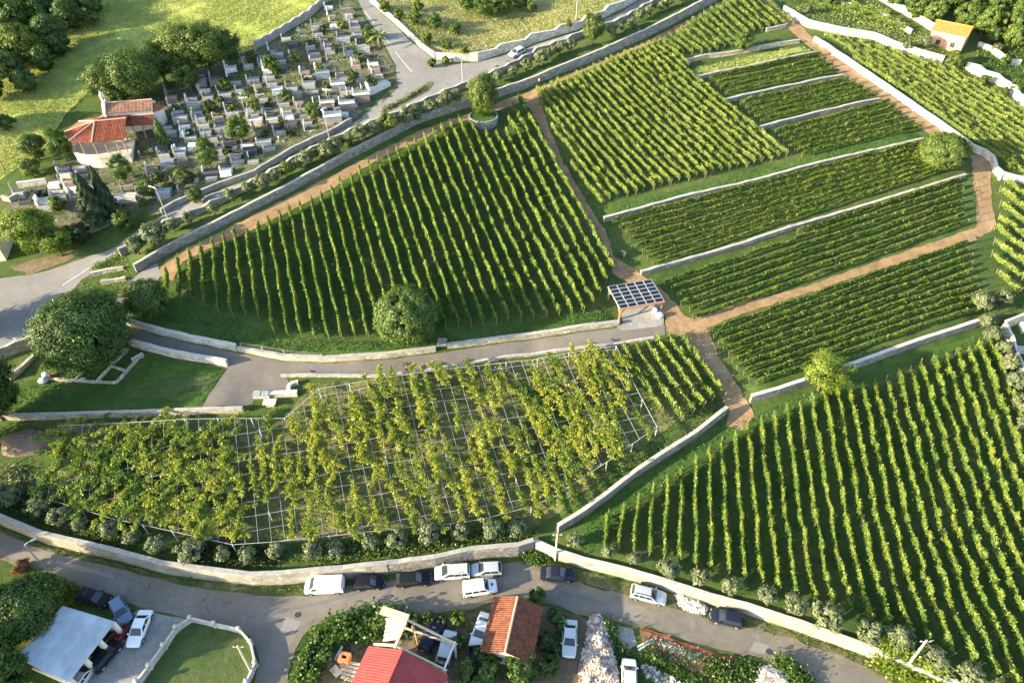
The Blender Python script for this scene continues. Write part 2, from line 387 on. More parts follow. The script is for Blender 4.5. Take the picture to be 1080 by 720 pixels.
GREENS = dict(
    vine=[(0,(.028,.066,.010)),(.38,(.064,.128,.018)),(.68,(.152,.215,.028)),(1,(.290,.312,.046))],
    pergola=[(0,(.050,.105,.012)),(.35,(.120,.195,.024)),(.65,(.240,.295,.034)),(1,(.370,.360,.046))],
    broad=[(0,(.028,.060,.012)),(.45,(.064,.115,.022)),(.75,(.120,.165,.032)),(1,(.190,.210,.046))],
    dark=[(0,(.016,.030,.009)),(.5,(.034,.058,.015)),(1,(.070,.090,.025))],
    yellow=[(0,(.060,.100,.012)),(.40,(.130,.190,.022)),(.72,(.220,.285,.032)),(1,(.320,.330,.048))],
    olive=[(0,(.070,.095,.045)),(.45,(.120,.150,.070)),(.75,(.180,.205,.105)),(1,(.25,.265,.14))],
    conifer=[(0,(.016,.032,.012)),(.5,(.034,.062,.022)),(1,(.075,.105,.035))],
    bright=[(0,(.035,.075,.012)),(.5,(.075,.140,.022)),(1,(.140,.200,.040))],
    meadow=[(0,(.11,.17,.040)),(.4,(.22,.26,.080)),(.75,(.32,.32,.14)),(1,(.42,.36,.22))],
    lush=[(0,(.030,.065,.014)),(.5,(.055,.110,.022)),(1,(.115,.150,.040))],
    rust=[(0,(.14,.06,.025)),(.5,(.26,.12,.05)),(1,(.34,.22,.10))])
for k, v in GREENS.items(): M['leaf_'+k] = mat_leaf('leaves_'+k, v, .38 if k in ('vine','pergola','yellow','bright') else .28)

# ------------------------------------------------------------------ walls: base line of the visible foot, left to right; what lies behind is away from the camera
WALLS = []
def wall(pts, H, Hs=0.0, D=8.0, th=.45, mat='wall_grey', cop='coping', label='', stepped=0.0, name='stone_wall', coph=.10, closed_top=True, H2=None):
    P = np.array([hit(x, y)[:2] for x, y in pts])
    q = []
    for i in range(len(P)-1):
        n = max(1, int(np.linalg.norm(P[i+1]-P[i])/1.3))
        for k in range(n): q.append(P[i]+(P[i+1]-P[i])*k/n)
    q.append(P[-1]); q = np.array(q)
    d = np.gradient(q, axis=0); d /= np.linalg.norm(d, axis=1)[:,None]; nrm = np.stack([-d[:,1], d[:,0]], 1)
    c = q+nrm*th/2
    w = dict(q=q, c=c, nrm=nrm, H=H, th=th, mat=mat, cop=cop, label=label, stepped=stepped, name=name, coph=coph, H2=H2 if H2 is not None else H)
    if Hs > 0:
        k = max(2, len(pts)); w['pts'] = P+np.array([nrm[np.argmin(((q-p)**2).sum(1))] for p in P])*th/2
        w['Hs'] = Hs; w['D'] = D; STEPS.append(w)
    WALLS.append(w); return w
wall(ROADWALL[:10], 2.6, th=.5, mat='wall_plaster', cop='coping', label='long tall pale rendered wall along the lower road, curving in from the western corner', H2=2.5)
wall(ROADWALL[9:14], 2.5, th=.5, mat='wall_grey', cop='coping', label='tall grey stone wall behind the parked white and black cars')
wall([(562,579)]+ROADWALL[14:], 2.0, th=.5, mat='wall_plaster', cop='coping_white', label='cream wall descending along the lower road below the striped vineyard', H2=1.7)
wall([(589,562.5),(618,544),(645,524),(671,503.5),(699,485),(732,464),(766,437)], 1.7, 1.2, 10, label='grey retaining wall slanting between the pergola field and the lower vineyard', mat='wall_grey')
wall([(791,425.5),(820,417),(850,407),(900,390),(963,367),(1037,343)], 1.55, 1.1, 9, label='pale grey retaining wall below the terraces, above the lower vineyard', mat='wall_grey', cop='coping_white')
wall([(127,341),(167,353),(201,361),(250,371)], 1.3, .7, 6, label='pale block wall on the upper side of the sloping lane', mat='wall_white', cop='coping_white', stepped=5)
wall([(251,371),(300,380),(345,382),(410,377.5),(460,371)], .9, .6, 6, label='low sunlit curving stone wall under the round green tree', mat='wall_warm')
wall([(472,368),(533,360),(600,351),(653,343.5)], .9, .6, 6, label='low stone wall between the lane and the long vineyard, ending at the solar canopy', mat='wall_warm')
wall([(-60,445),(0,443.5),(121,440.5),(200,437.5),(257,436)], 1.1, .7, 7, label='old low stone wall between the garden lawn and the pergola field', mat='wall_warm')
wall([(136,364),(151,369),(187,378),(240,387)], 1.25, label='pale stone wall between the sloping lane and the shady lawn', mat='wall_white', cop='coping_white', stepped=6)
wall([(-40,393),(2,379),(33,367),(52,356)], 1.9, 1.5, 10, label='brownish stepped retaining wall under the car park west of the big tree', mat='wall_grey', stepped=3.5)
wall([(13,402),(26,390),(38,377)], .8, label='short slanting stone wall on the shady lawn beside the big tree', mat='wall_warm')
wall([(676,291),(780,262),(833,244),(925,217),(1018,188)], .85, .6, 6, label='long thin grey terrace wall starting beside the solar canopy')
wall([(637,235),(717,213),(780,199),(850,180),(973,151)], 1.05, .7, 6, label='terrace wall below the sloping yellow vineyard, ending at the round tree')
wall([(802,138),(860,123),(927,108)], .85, .6, 5, label='third terrace wall from the top, between short vine rows')
wall([(762,110),(820,97),(888,83)], .85, .6, 5, label='second terrace wall from the top, between short vine rows')
wall([(734,85),(800,72),(859,59)], .9, .6, 5, label='terrace wall below the strip of yellow dry grass')
wall([(718,68),(745,62),(777,58),(807,52),(843,46)], .8, .5, 4, label='rough terrace wall passing under the lone shrub near the upper vineyard', mat='wall_warm')
wall([(808,34),(819,32),(830,29)], .8, label='short stub of stone wall above the lone terrace shrub', mat='wall_warm')
wall([(145,288),(175,269),(205,254),(255.5,228.5),(300,206),(333,188),(387,159),(440,131),(493,114),(537,99),(580,83),(620,67),(680,41),(723,19),(753,3),(790,-20)],
     1.5, 1.1, 8, label='long grey concrete retaining wall above the red dirt path', mat='wall_grey', H2=2.1)
wall([(129,272),(150,256),(176,240),(201,231),(240,212),(287,187),(323,166),(377,140),(420,124),(463,104),(498,90),(533,75),(566,58),(597,47),(613,39),(653,26),(690,5),(720,-12)],
     .95, .75, 12, label='stepped grey concrete parapet along the upper road, above the olive strip', mat='concrete', stepped=5, name='concrete_parapet')
wall([(172,227),(187,217),(233,198),(270,185),(310,161),(347,144),(372,130)], 1.0, .75, 6, label='grey roadside wall holding up the cemetery', mat='concrete', cop='concrete')
wall([(390,2),(413,22),(430,38),(445,52),(458,62)], 1.1, .6, 8, label='bright stone wall beside the side road, below the dry meadow', mat='wall_white', cop='coping_white')
wall([(460,63),(480,66),(504,65),(541,53),(579,41),(609,32),(650,13),(685,-6)], 1.5, 1.0, 9, label='white roadside wall behind the passing silver car', mat='wall_white', cop='coping_white', stepped=7)
wall([(857,44),(890,66),(923,89),(958,113),(993,137),(1023,159),(1036,165),(1044,171),(1047,182),(1054,189),(1080,194),(1115,199)], 1.25, .8, 6,
     label='bright sunlit wall with buttresses beside the upper red path', mat='wall_white', cop='coping_white')
wall([(825,13),(838,22),(850,29),(890,38),(920,42),(947,54),(970,61),(993,68)], 1.6, 1.0, 7, label='bright white curving wall above the eastern hillside vineyard', mat='wall_white', cop='coping_white')
wall([(1017,74),(1036,83),(1055,92),(1075,112),(1110,140)], 1.7, 1.0, 8, label='white stepped wall descending from the orange roofed house', mat='wall_white', cop='coping_white', stepped=4)
wall([(905,-12),(925,-1),(941,9),(969,25),(984,34)], 1.4, .6, 8, label='white stepped wall climbing behind the orange roofed house', mat='wall_white', cop='coping_white', stepped=3)
wall([(870,1),(900,9),(920,14),(940,24),(960,37)], .9, .5, 6, label='low white wall above the topmost short vine strip', mat='wall_white', cop='coping_white')
wall([(270,53),(297,37),(327,19),(346,2)], 1.5, label='stepped grey back wall of the cemetery beside the sunny meadow', mat='concrete', stepped=3)
wall([(78,253),(100,245),(119,236)], 1.0, label='low pale wall below the dark conifers', mat='wall_plaster')
wall([(20,199),(34,197),(50,195)], 1.2, label='bright white wall at the western cemetery corner', mat='wall_white', cop='coping_white')
wall([(3,212),(12,214),(20,209)], 1.0, label='small grey wall of the westernmost grave plot', mat='concrete')
wall([(1050,113),(1068,98),(1080,100)], .9, label='short grey wall among bushes at the eastern edge', mat='wall_grey') if False else None
wall([(1030,50),(1045,56),(1062,70),(1075,70)], 1.3, label='pale wall east of the orange roofed house', mat='wall_white', cop='coping_white')
wall([(296,398),(330,397.5),(400,398.5),(447,393),(533,378),(640,366),(690,358)], .35, label='low kerb wall on the lower side of the lane above the pergola', mat='wall_warm', th=.4, name='kerb_wall', coph=.06)
wall([(97,292),(115,288),(131,285)], .7, label='low pale wall of the upper planting bed beside the concrete parapet end', mat='wall_warm')
wall([(108,301),(122,298),(133,296)], .7, label='low pale wall of the lower planting bed beside the entry lane', mat='wall_warm')
wall([(269,419),(290,419),(314,418)], .8, label='low stone bench wall at the edge of the lane forecourt', mat='wall_white', cop='coping_white', th=.6)

def build_wall(w):
    q, c, nrm, th = w['q'], w['c'], w['nrm'], w['th']
    n = len(q); f = q-nrm*.35
    zf = h(f[:,0], f[:,1]); zb = h(c[:,0]+nrm[:,0]*(th/2+.3), c[:,1]+nrm[:,1]*(th/2+.3))
    zf = np.convolve(np.pad(zf, 2, mode='edge'), np.ones(5)/5, 'valid')
    H = np.linspace(w['H'], w['H2'], n)
    top = np.maximum(zf+H, zb+.18)+np.random.default_rng(n).normal(0, .035, n)
    if w['stepped']:
        k = max(2, int(w['stepped']/1.3))
        for i in range(0, n, k): top[i:i+k] = top[i:i+k].max()
    bot = np.minimum(zf, zb)-.5
    g = np.random.default_rng(n*7+int(abs(q[0,0])*10))
    J = g.uniform(-.035, .035, (n, 2))
    mb = MB(); cp = MB()
    def strip(mb, off0, off1, z0, z1, m=0, dup=False):
        vs = []
        for i in range(n):
            a = c[i]+nrm[i]*(off0+J[i,0]*(0 if dup else 1)); b = c[i]+nrm[i]*(off1+J[i,1]*(0 if dup else 1))
            vs += [(a[0],a[1],z0[i]),(b[0],b[1],z0[i]),(b[0],b[1],z1[i]),(a[0],a[1],z1[i])]
        fs = [(0,1,2,3)]
        for i in range(n-1):
            k = 4*i; fs += [(k+j, k+4+j, k+4+(j+1)%4, k+(j+1)%4) for j in range(4)]
        fs.append(tuple(4*(n-1)+j for j in range(4))[::-1])
        fs = [t[::-1] for t in fs]
        mb.add(vs, fs, m)
    strip(mb, -th/2, th/2, bot, top)
    o = mb.build(w['name'], M[w['mat']])
    strip(cp, -th/2-.05, th/2+.05, top, top+w['coph'], dup=True)
    cp.build('coping', M[w['cop']], o)
    tag(o, w['label'], 'wall', 'walls of the vineyard terraces and roads', 'thing')
    return o
for w in WALLS: build_wall(w)
# buttresses on the bright wall beside the red path
_bw = [w for w in WALLS if 'buttresses' in w['label']][0]
_bo = [o for o in COL.objects if o.get('label') == _bw['label']][0]
for i in range(4, len(_bw['q'])-6, 5):
    p = _bw['q'][i]; nn = _bw['nrm'][i]; z = h(p[0]-nn[0]*.5, p[1]-nn[1]*.5)
    mb = MB(); a = math.atan2(nn[1], nn[0])
    mb.hexa([(-.42,-.25,-.4),(.02,-.25,-.4),(.02,.25,-.4),(-.42,.25,-.4)], [(-.12,-.2,1.35),(.02,-.2,1.35),(.02,.2,1.35),(-.12,.2,1.35)])
    mb.build('buttress', M['wall_white'], _bo, (p[0],p[1],z), a)

# ------------------------------------------------------------------ the ground sheet, with the terrace steps hidden inside the walls
def build_ground():
    xs = np.arange(-150, 150.1, 1.7); ys = np.arange(0, 205, 1.7)
    gx, gy = np.meshgrid(xs, ys); gx = gx+(np.arange(len(ys))%2)[:,None]*.85
    P = np.stack([gx.ravel(), gy.ravel()], 1)
    keep = np.ones(len(P), bool); segs = []
    lines = [dict(pts=np.stack([RWX, RWY], 1))]+STEPS
    for w in lines:
        pts = w['pts']; q = []
        for i in range(len(pts)-1):
            n = max(1, int(np.linalg.norm(pts[i+1]-pts[i])/1.7)); q += [pts[i]+(pts[i+1]-pts[i])*k/n for k in range(n)]
        q.append(pts[-1]); q = np.array(q)
        d = np.gradient(q, axis=0); d /= np.linalg.norm(d, axis=1)[:,None]; nr = np.stack([-d[:,1], d[:,0]], 1)
        for s in (-.13, .13): segs.append(q+nr*s)
        for a in q:
            keep &= ((P-a)**2).sum(1) > .75
    P = P[keep]
    far = []
    for x in np.arange(-900, 901, 60):
        for y in np.arange(-420, 1201, 60):
            if x < -155 or x > 155 or y < -5 or y > 208: far.append((x, y))
    V = [Vector((float(a), float(b))) for a, b in P]+[Vector((float(a), float(b))) for a, b in far]
    E = []
    for q in segs:
        k = len(V); V += [Vector((float(a), float(b))) for a, b in q]; E += [(k+i, k+i+1) for i in range(len(q)-1)]
    vs, es, fs, *_ = delaunay_2d_cdt(V, E, [], 0, 1e-5)
    A = np.array([(v.x, v.y) for v in vs]); z = h(A[:,0], A[:,1])
    me = bpy.data.meshes.new('ground'); me.from_pydata(np.column_stack([A, z]).tolist(), [], [tuple(f) for f in fs])
    me.materials.append(M['ground']); me.polygons.foreach_set('use_smooth', [True]*len(me.polygons)); me.update()
    bm = bmesh.new(); bm.from_mesh(me); bmesh.ops.recalc_face_normals(bm, faces=bm.faces)
    if sum(f.normal.z for f in bm.faces) < 0: bmesh.ops.reverse_faces(bm, faces=bm.faces)
    bm.to_mesh(me); bm.free()
    o = link(bpy.data.objects.new('ground', me)); tag(o, kind='structure')
build_ground()

def sheet(name, px, mat, off=.03, res=1.3, jit=.12, world=None, kind='structure'):
    """a thin surface draped on the terrain inside an outline given by its corner points"""
    P = np.array(world) if world is not None else np.array([hit(x, y)[:2] for x, y in px])
    g = np.random.default_rng(len(P)*13+int(abs(P[0,0])*7)); b = []
    for i in range(len(P)):
        a, c = P[i], P[(i+1) % len(P)]; n = max(1, int(np.linalg.norm(c-a)/res))
        for k in range(n): b.append(a+(c-a)*k/n+g.uniform(-jit, jit, 2))
    b = np.array(b)
    xs = np.arange(b[:,0].min(), b[:,0].max(), res); ys = np.arange(b[:,1].min(), b[:,1].max(), res)
    gx, gy = np.meshgrid(xs, ys); G = np.stack([gx.ravel()+res*.37, gy.ravel()+res*.21], 1)
    ins = np.zeros(len(G), bool); j = len(b)-1
    for i in range(len(b)):
        c = ((b[i,1] > G[:,1]) != (b[j,1] > G[:,1])) & (G[:,0] < (b[j,0]-b[i,0])*(G[:,1]-b[i,1])/(b[j,1]-b[i,1]+1e-12)+b[i,0])
        ins ^= c; j = i
    G = G[ins]
    md = np.full(len(G), 1e9)
    for p in b: md = np.minimum(md, ((G-p)**2).sum(1))
    G = G[md > (.5*res)**2]
    V = [Vector((float(x), float(y))) for x, y in np.vstack([b, G])]
    vs, es, fs, *_ = delaunay_2d_cdt(V, [], [list(range(len(b)))], 1, 1e-5)
    A = np.array([(v.x, v.y) for v in vs]); z = h(A[:,0], A[:,1])+off
    me = bpy.data.meshes.new(name); me.from_pydata(np.column_stack([A, z]).tolist(), [], [tuple(f) for f in fs])
    me.materials.append(M[mat]); me.polygons.foreach_set('use_smooth', [True]*len(me.polygons)); me.update()
    bm = bmesh.new(); bm.from_mesh(me)
    for f in bm.faces:
        if f.normal.z < 0: f.normal_flip()
    bm.to_mesh(me); bm.free()
    return tag(link(bpy.data.objects.new(name, me)), kind=kind)

# roads
sheet('lower_road', [(-60,552),(0,560),(31,574),(60,584),(128,600),(175,612),(210,620),(268,627),(322,629),(365,618),(410,612),(460,606),(500,598),(547,592),(563,590),
      (585,603),(600,612),(620,618),(665,630),(712,643),(760,655),(800,663),(840,676),(888,692),(935,715),(980,740),
      (900,745),(847,711),(800,692),(740,680),(685,662),(647,655),(610,647),(578,635),(548,628),(522,633),(500,641),(465,646),(437,648),(400,646),(353,652),(330,660),(318,672),
      (308,690),(296,720),(290,745),(262,745),(268,722),(274,695),(264,671),(252,663),(203,652),(157,643),(117,629),(83,616),(65,608),(31,598),(0,590),(-60,578)], 'asphalt', .035)
sheet('lane', [(122,318),(128,330),(127,342),(167,354),(201,362),(250,372),(300,381),(345,383),(410,379),(460,373),(533,362),(600,353),(656,345),(701,343),(702,353),
      (640,366),(533,378),(447,393),(400,398),(300,396),(309,408),(314,417),(269,419),(267,425),(257,429),(214,429),(221,415),(240,389),(187,374),(139,362),(120,352),(112,335)], 'asphalt2', .04)
sheet('upper_road', [(-60,315),(0,294),(45,287),(87,273),(125,259),(160,234),(187,218),(233,200),(270,188),(310,163),(347,146),(380,125),(400,107),(418,90),(418,70),(404,45),(386,18),(374,-8),(386,-8),
      (391,4),(413,24),(433,44),(458,64),(480,68),(504,66),(541,55),(579,43),(609,34),(650,15),(690,-8),(716,-10),(688,2),(652,21),(612,34),(596,42),(565,53),(532,69),(497,85),(462,98),(420,118),
      (376,134),(322,160),(286,181),(240,206),(201,224),(175,234),(149,250),(128,264),(112,280),(86,295),(62,322),(34,352),(2,366),(-60,385)], 'asphalt3', .03)
sheet('entry_lane', [(150,286),(166,277),(170,290),(164,300),(150,318),(136,332),(124,340),(118,330),(124,312),(134,298)], 'asphalt3', .05)
# dirt paths
sheet('red_path', [(166,289),(176,274),(205,258),(256,233),(300,211),(333,194),(387,166),(440,139),(470,128),(493,121),(537,104),(580,88),(620,71),(680,45),(723,23),(755,5),(800,-14),
      (812,-8),(760,5),(697,43),(673,52),(607,80),(566,100),(553,107),(540,112),(500,124),(463,139),(400,168),(340,205),(266,243),(205,270),(193,276),(182,296)], 'reddirt', .045, 1.1, .2)
sheet('narrow_path', [(553,107),(566,99),(573,115),(578,131),(592,167),(616,209),(630,231),(643,254),(648,272),(642,272),(633,252),(620,232),(608,208),(584,168),(569,134)], 'reddirt', .05, .8, .2)
sheet('red_path', [(644,268),(650,272),(670,285),(681,293),(699,306),(712,320),(722,333),(733,338),(745,344),(748,352),(757,374),(771,396),(789,424),(797,440),(783,453),(766,450),(768,437),(759,413),(737,378),(722,356),(702,350),(701,340),(704,335),(690,320),(666,300),(646,288)], 'reddirt', .05, 1.0, .2)
sheet('red_path', [(731,337),(783,319),(820,310),(860,299),(920,277),(1000,250),(1026,241),(1030,254),(1000,261),(920,286),(860,307),(820,319),(783,331),(747,346)], 'reddirt', .055, 1.0, .15)
sheet('red_path', [(1024,168),(1026,190),(1029,213),(1030,236),(1022,248),(1034,250),(1045,245),(1051,235),(1046,213),(1044,190),(1046,178),(1043,167),(1022,160),(994,138),(958,114),(923,90),(890,67),(861,43),(846,29),(829,14),(818,4),(810,-12),(796,-8),(803,0),(820,16),(832,31),(845,43),(858,54),(888,81),(927,104),(976,139),(1003,155)], 'reddirt', .06, 1.0, .18)
# green and other surfaces
sheet('meadow', [(-80,215),(0,190),(45,160),(70,120),(110,80),(165,40),(215,70),(268,52),(296,36),(326,18),(350,-5),(372,-40),(150,-60),(-120,-40)], 'meadow', .03, 2.2)
sheet('upper_meadow', [(392,-2),(415,18),(432,33),(447,46),(461,58),(480,61),(504,60),(541,48),(579,36),(609,27),(650,8),(690,-16),(600,-50),(400,-50)], 'dry_meadow', .05, 2.0)
sheet('cemetery_ground', [(8,205),(50,190),(75,165),(110,130),(160,108),(210,72),(268,54),(298,38),(328,20),(346,4),(372,0),(384,20),(402,46),(416,70),(415,88),(398,104),(370,129),(346,142),(310,158),(270,182),(233,195),(187,214),(170,226),(140,222),(122,234),(100,243),(76,250),(40,245),(4,225)], 'gravepath', .03, 1.6)
sheet('pergola_ground', [(60,446),(160,444),(300,441),(330,404),(400,401),(447,396),(533,381),(640,369),(690,362),(755,413),(700,455),(640,500),(590,540),(555,560),(480,562),(380,566),(245,578),(120,548),(48,530)], 'dryfield', .03, 1.8)
sheet('garden_lawn', [(40,400),(150,375),(238,389),(219,416),(212,428),(120,431),(0,434),(-40,434),(-40,405),(12,402)], 'lush', .03)
sheet('bare_patch', [(120,418),(160,402),(205,394),(226,398),(212,412),(170,420)], 'yard', .05, jit=.6)
sheet('vineyard_verge', [(135,335),(165,300),(230,332),(285,352),(345,362),(396,362),(455,357),(500,347),(575,337),(640,326),(648,338),(600,347),(533,356),(460,366),(410,372),(345,376),(300,374),(250,365),(200,354)], 'lush', .03)
sheet('grass_bank', [(636,222),(700,204),(780,186),(850,166),(965,140),(972,147),(850,174),(780,193),(717,207),(642,227)], 'lush', .04)
sheet('dry_terrace', [(722,76),(745,70),(800,58),(848,50),(856,54),(800,67),(734,80)], 'meadow', .05, 1.0)
sheet('lower_grass_bank', [(592,566),(640,535),(700,492),(770,445),(800,437),(850,413),(950,381),(1040,349),(1050,360),(1000,372),(900,408),(800,447),(760,470),(700,510),(645,550),(640,585),(600,580)], 'lush', .03, 1.6)
sheet('driveway', [(146,642),(200,653),(186,670),(150,722),(140,745),(60,745),(85,715),(125,655)], 'gravel', .03)
sheet('yard_lawn', [(203,656),(252,666),(264,680),(269,700),(258,745),(145,745),(160,706),(176,683),(189,664)], 'yard', .03)
sheet('building_plot', [(330,665),(353,655),(400,650),(470,650),(500,646),(520,640),(507,700),(500,745),(310,745),(320,690)], 'browndirt', .02)
sheet('hut_yard', [(500,646),(520,636),(548,630),(578,640),(610,650),(650,660),(660,700),(640,745),(480,745)], 'browndirt', .025)
sheet('gravel_patch', [(649,660),(668,663),(672,679),(664,685),(652,682)], 'gravel', .04)
sheet('rust_soil', [(674,663),(690,668),(740,684),(783,696),(775,712),(740,712),(715,700),(690,690),(678,680)], 'rust_dirt', .045)
sheet('red_verge', [(10,282),(40,272),(66,264),(80,270),(52,284),(30,290)], 'browndirt', .05, jit=.4)
sheet('wall_verge', [(0,556),(51,577),(128,595),(175,608),(218,614),(268,620),(300,619),(325,617),(322,627),(268,625),(210,618),(170,609),(128,599),(60,583),(31,574),(0,561)], 'verge', .055, .9, .15)
sheet('lower_verge', [(563,584),(585,593),(615,602),(660,613),(700,625),(747,640),(785,650),(840,668),(904,691),(960,718),(950,722),(888,691),(840,675),(800,662),(755,653),(712,641),(665,628),(622,617),(600,610),(588,602),(570,592)], 'verge', .055, .9, .2)
sheet('road_edge_verge', [(404,102),(418,88),(417,76),(420,92),(402,110)], 'verge', .06, .8)
sheet('traffic_island', [(402,118),(418,110),(440,97),(453,86),(457,88),(452,96),(436,105),(415,116),(405,121)], 'verge', .09, .8)
# painted lines
def line(px0, px1, w, name='road_marking', dash=None):
    a = hit(*px0)[:2]; b = hit(*px1)[:2]; d = b-a; Ln = np.linalg.norm(d); d /= Ln; nn = np.array([-d[1], d[0]])*w/2
    sheet(name, None, 'paint', .065, 1.0, .0, [a-nn, b-nn, b+nn, a+nn])
line((384,12),(395,25),.14); line((402,36),(413,49),.14); line((417,55),(434,76),.14)
for k in range(4):
    line((12+k*11, 372-k*9), (2+k*11, 365-k*9), .12)
for k in range(5): line((30+k*3.4,341-k*2.2), (41+k*2.6,337-k*2.0), .4)
line((66,301),(118,268),.12)
line((560,53),(600,38),.10)

# dusty road edges, repairs
sheet('road_dust', [(570,592),(600,610),(622,617),(665,628),(712,641),(755,653),(800,662),(840,675),(888,691),(935,714),(930,719),(885,697),(835,681),(795,669),(750,659),(708,648),(660,636),(615,625),(590,612),(560,600)], 'road_dust', .045, .9, .35)
sheet('road_dust', [(860,718),(847,711),(800,692),(740,680),(685,662),(647,655),(610,647),(578,635),(560,630),(580,630),(612,641),(650,649),(688,656),(742,674),(802,687),(852,706),(880,722)], 'road_dust', .042, .9, .3)
sheet('road_dust', [(318,672),(330,660),(353,652),(400,646),(437,648),(470,645),(500,641),(522,633),(510,632),(490,637),(460,641),(430,643),(398,641),(350,647),(324,656),(310,672),(300,695),(290,745),(297,745),(308,692)], 'road_dust', .042, .9, .3)
sheet('road_dust', [(31,598),(65,608),(83,616),(117,629),(157,643),(157,638),(118,624),(84,611),(66,603),(31,593),(0,585),(0,590)], 'road_dust', .042, .9, .3)
sheet('road_patch', [(392,640),(404,628),(412,616),(417,616),(409,629),(398,641)], 'asphalt_patch', .05, .8, .05)
sheet('road_patch', [(260,650),(330,636),(385,622),(386,624.5),(331,639),(261,653)], 'asphalt_patch', .052, .8, .05)
sheet('road_patch', [(590,622),(640,634),(638,638),(588,626)], 'asphalt_patch', .052, .8, .08)
sheet('road_patch', [(795,676),(812,680),(806,690),(790,686)], 'asphalt_light', .052, .8, .05)
sheet('road_patch', [(60,590),(120,606),(119,610),(58,594)], 'asphalt_light', .052, .8, .1)
sheet('road_patch', [(300,650),(318,655),(310,668),(296,664)], 'asphalt_light', .05, .8, .15)
sheet('road_patch', [(330,389),(380,391),(378,394),(330,393)], 'asphalt_patch', .06, .8, .08)
# ------------------------------------------------------------------ vineyards: every trellised row is one thing
def clip_line(a, d, poly):
    ts = []
    for i in range(len(poly)):
        p = poly[i]; q = poly[(i+1) % len(poly)]; e = q-p; den = d[0]*e[1]-d[1]*e[0]
        if abs(den) < 1e-9: continue
        w = p-a; t = (w[0]*e[1]-w[1]*e[0])/den; u = (w[0]*d[1]-w[1]*d[0])/den
        if 0 <= u < 1: ts.append(t)
    ts.sort()
    iv = [(ts[i], ts[i+1]) for i in range(0, len(ts)-1, 2)]
    return max(iv, key=lambda v: v[1]-v[0]) if iv else None
def row_mesh(a, b, g, H=1.9, dens=70, leaf=.17, wid=.26, tone=.5, z0=.45, gap=.0, side=1.0):
    Ln = np.linalg.norm(b-a); d = (b-a)/Ln; nn = np.array([-d[1], d[0]])
    n = int(Ln*dens*2.0); leaf *= .88; wid *= .62; u = g.uniform(0, Ln, n); k = (u/1.05).astype(int); u = np.clip((k+.5+(u/1.05-k-.5)*g.uniform(.70, 1.08, n))*1.05, 0, Ln)
    nk = k.max()+1; A = g.uniform(.70, 1.16, nk); W = g.uniform(.7, 1.35, nk); T = g.normal(0, .07, nk); miss = g.random(nk) < gap
    keep = ~miss[k] | (g.random(n) < .25); u = u[keep]; k = k[keep]; n = len(u)
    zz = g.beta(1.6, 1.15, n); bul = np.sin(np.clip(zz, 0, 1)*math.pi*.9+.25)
    lat = g.normal(0, 1, n)*wid*W[k]*(.55+.6*bul)
    z = z0+(H*A[k]-z0)*zz+(g.random(n) < .06)*g.uniform(0, .45, n)
    wob = .10*np.sin(u*.7+g.uniform(0, 6))
    x = a[0]+d[0]*u+nn[0]*(lat+wob); y = a[1]+d[1]*u+nn[1]*(lat+wob)
    c = np.stack([x, y, h(a[0]+d[0]*u, a[1]+d[1]*u)+z], 1)
    bias = np.zeros((n, 3)); sg = np.tanh(lat/(wid*.5)); bias[:,0] = nn[0]*sg*.75; bias[:,1] = nn[1]*sg*.75; bias[:,2] = .15+.7*np.clip(zz-.55, 0, 1)
    V = leaf_quads(c, leaf, g, .10, .6, bias if side else None)
    t = tone+T[k]+g.normal(0, .12, n)+.42*(zz-.6)  # yellower young shoots on top; also paints in lit tops and shaded lower leaves
    return V, t
FIELD_ROWS = 0
def field(A0, A1, B0, B1, n, poly, lab, group, dens=70, leaf=.17, H=1.9, tone=.5, wid=.26, ref_first=True, minlen=2.0, mat='leaf_vine', gap=0.0, side=1.0):
    global FIELD_ROWS
    a0, a1, b0, b1 = [hit(*p)[:2] for p in (A0, A1, B0, B1)]
    pw = np.array([hit(*p)[:2] for p in poly]); rows = []
    for i in range(n):
        u = i/(n-1); p = a0+(b0-a0)*u; q = a1+(b1-a1)*u; d = (q-p)/np.linalg.norm(q-p)
        iv = clip_line(p, d, pw)
        if iv is None or iv[1]-iv[0] < minlen: continue
        g = np.random.default_rng(1000*n+i+int(abs(a0[0])*3))
        e0 = g.uniform(-.35, .35); e1 = g.uniform(-.35, .35)
        rows.append((p+d*(iv[0]+e0), p+d*(iv[1]+e1), g))
    tot = len(rows)
    for i, (p, q, g) in enumerate(rows):
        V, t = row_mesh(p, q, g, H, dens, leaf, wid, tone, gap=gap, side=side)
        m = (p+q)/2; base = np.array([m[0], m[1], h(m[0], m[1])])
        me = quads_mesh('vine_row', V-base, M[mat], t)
        o = mesh_obj('vine_row', me, None, base)
        k = i+1 if ref_first else tot-i
        tag(o, lab.format(ordw(k)), 'vine row', group, 'thing')
        mb = MB(); Ln = np.linalg.norm(q-p); d = (q-p)/Ln; np_ = max(2, int(Ln/5.5)+1)
        for j in range(np_):
            c = p+d*(Ln*j/(np_-1)); z = h(c[0], c[1])-base[2]; x, y = c-m
            lean = .35 if j == 0 else (-.35 if j == np_-1 else 0)
            mb.beam((x, y, z-.2), (x-d[0]*lean, y-d[1]*lean, z+H-.05), .07)
        tops = [(c[0], c[1]) for c in (p+d*(Ln*j/(np_-1)) for j in range(np_))]
        for zz in (.8, 1.5):
            for (ax_, ay_), (bx_, by_) in zip(tops[:-1], tops[1:]):
                mb.beam((ax_-m[0], ay_-m[1], h(ax_, ay_)-base[2]+zz), (bx_-m[0], by_-m[1], h(bx_, by_)-base[2]+zz), .012)
        mb.build('trellis', M['trellis'], o)
        FIELD_ROWS += 1
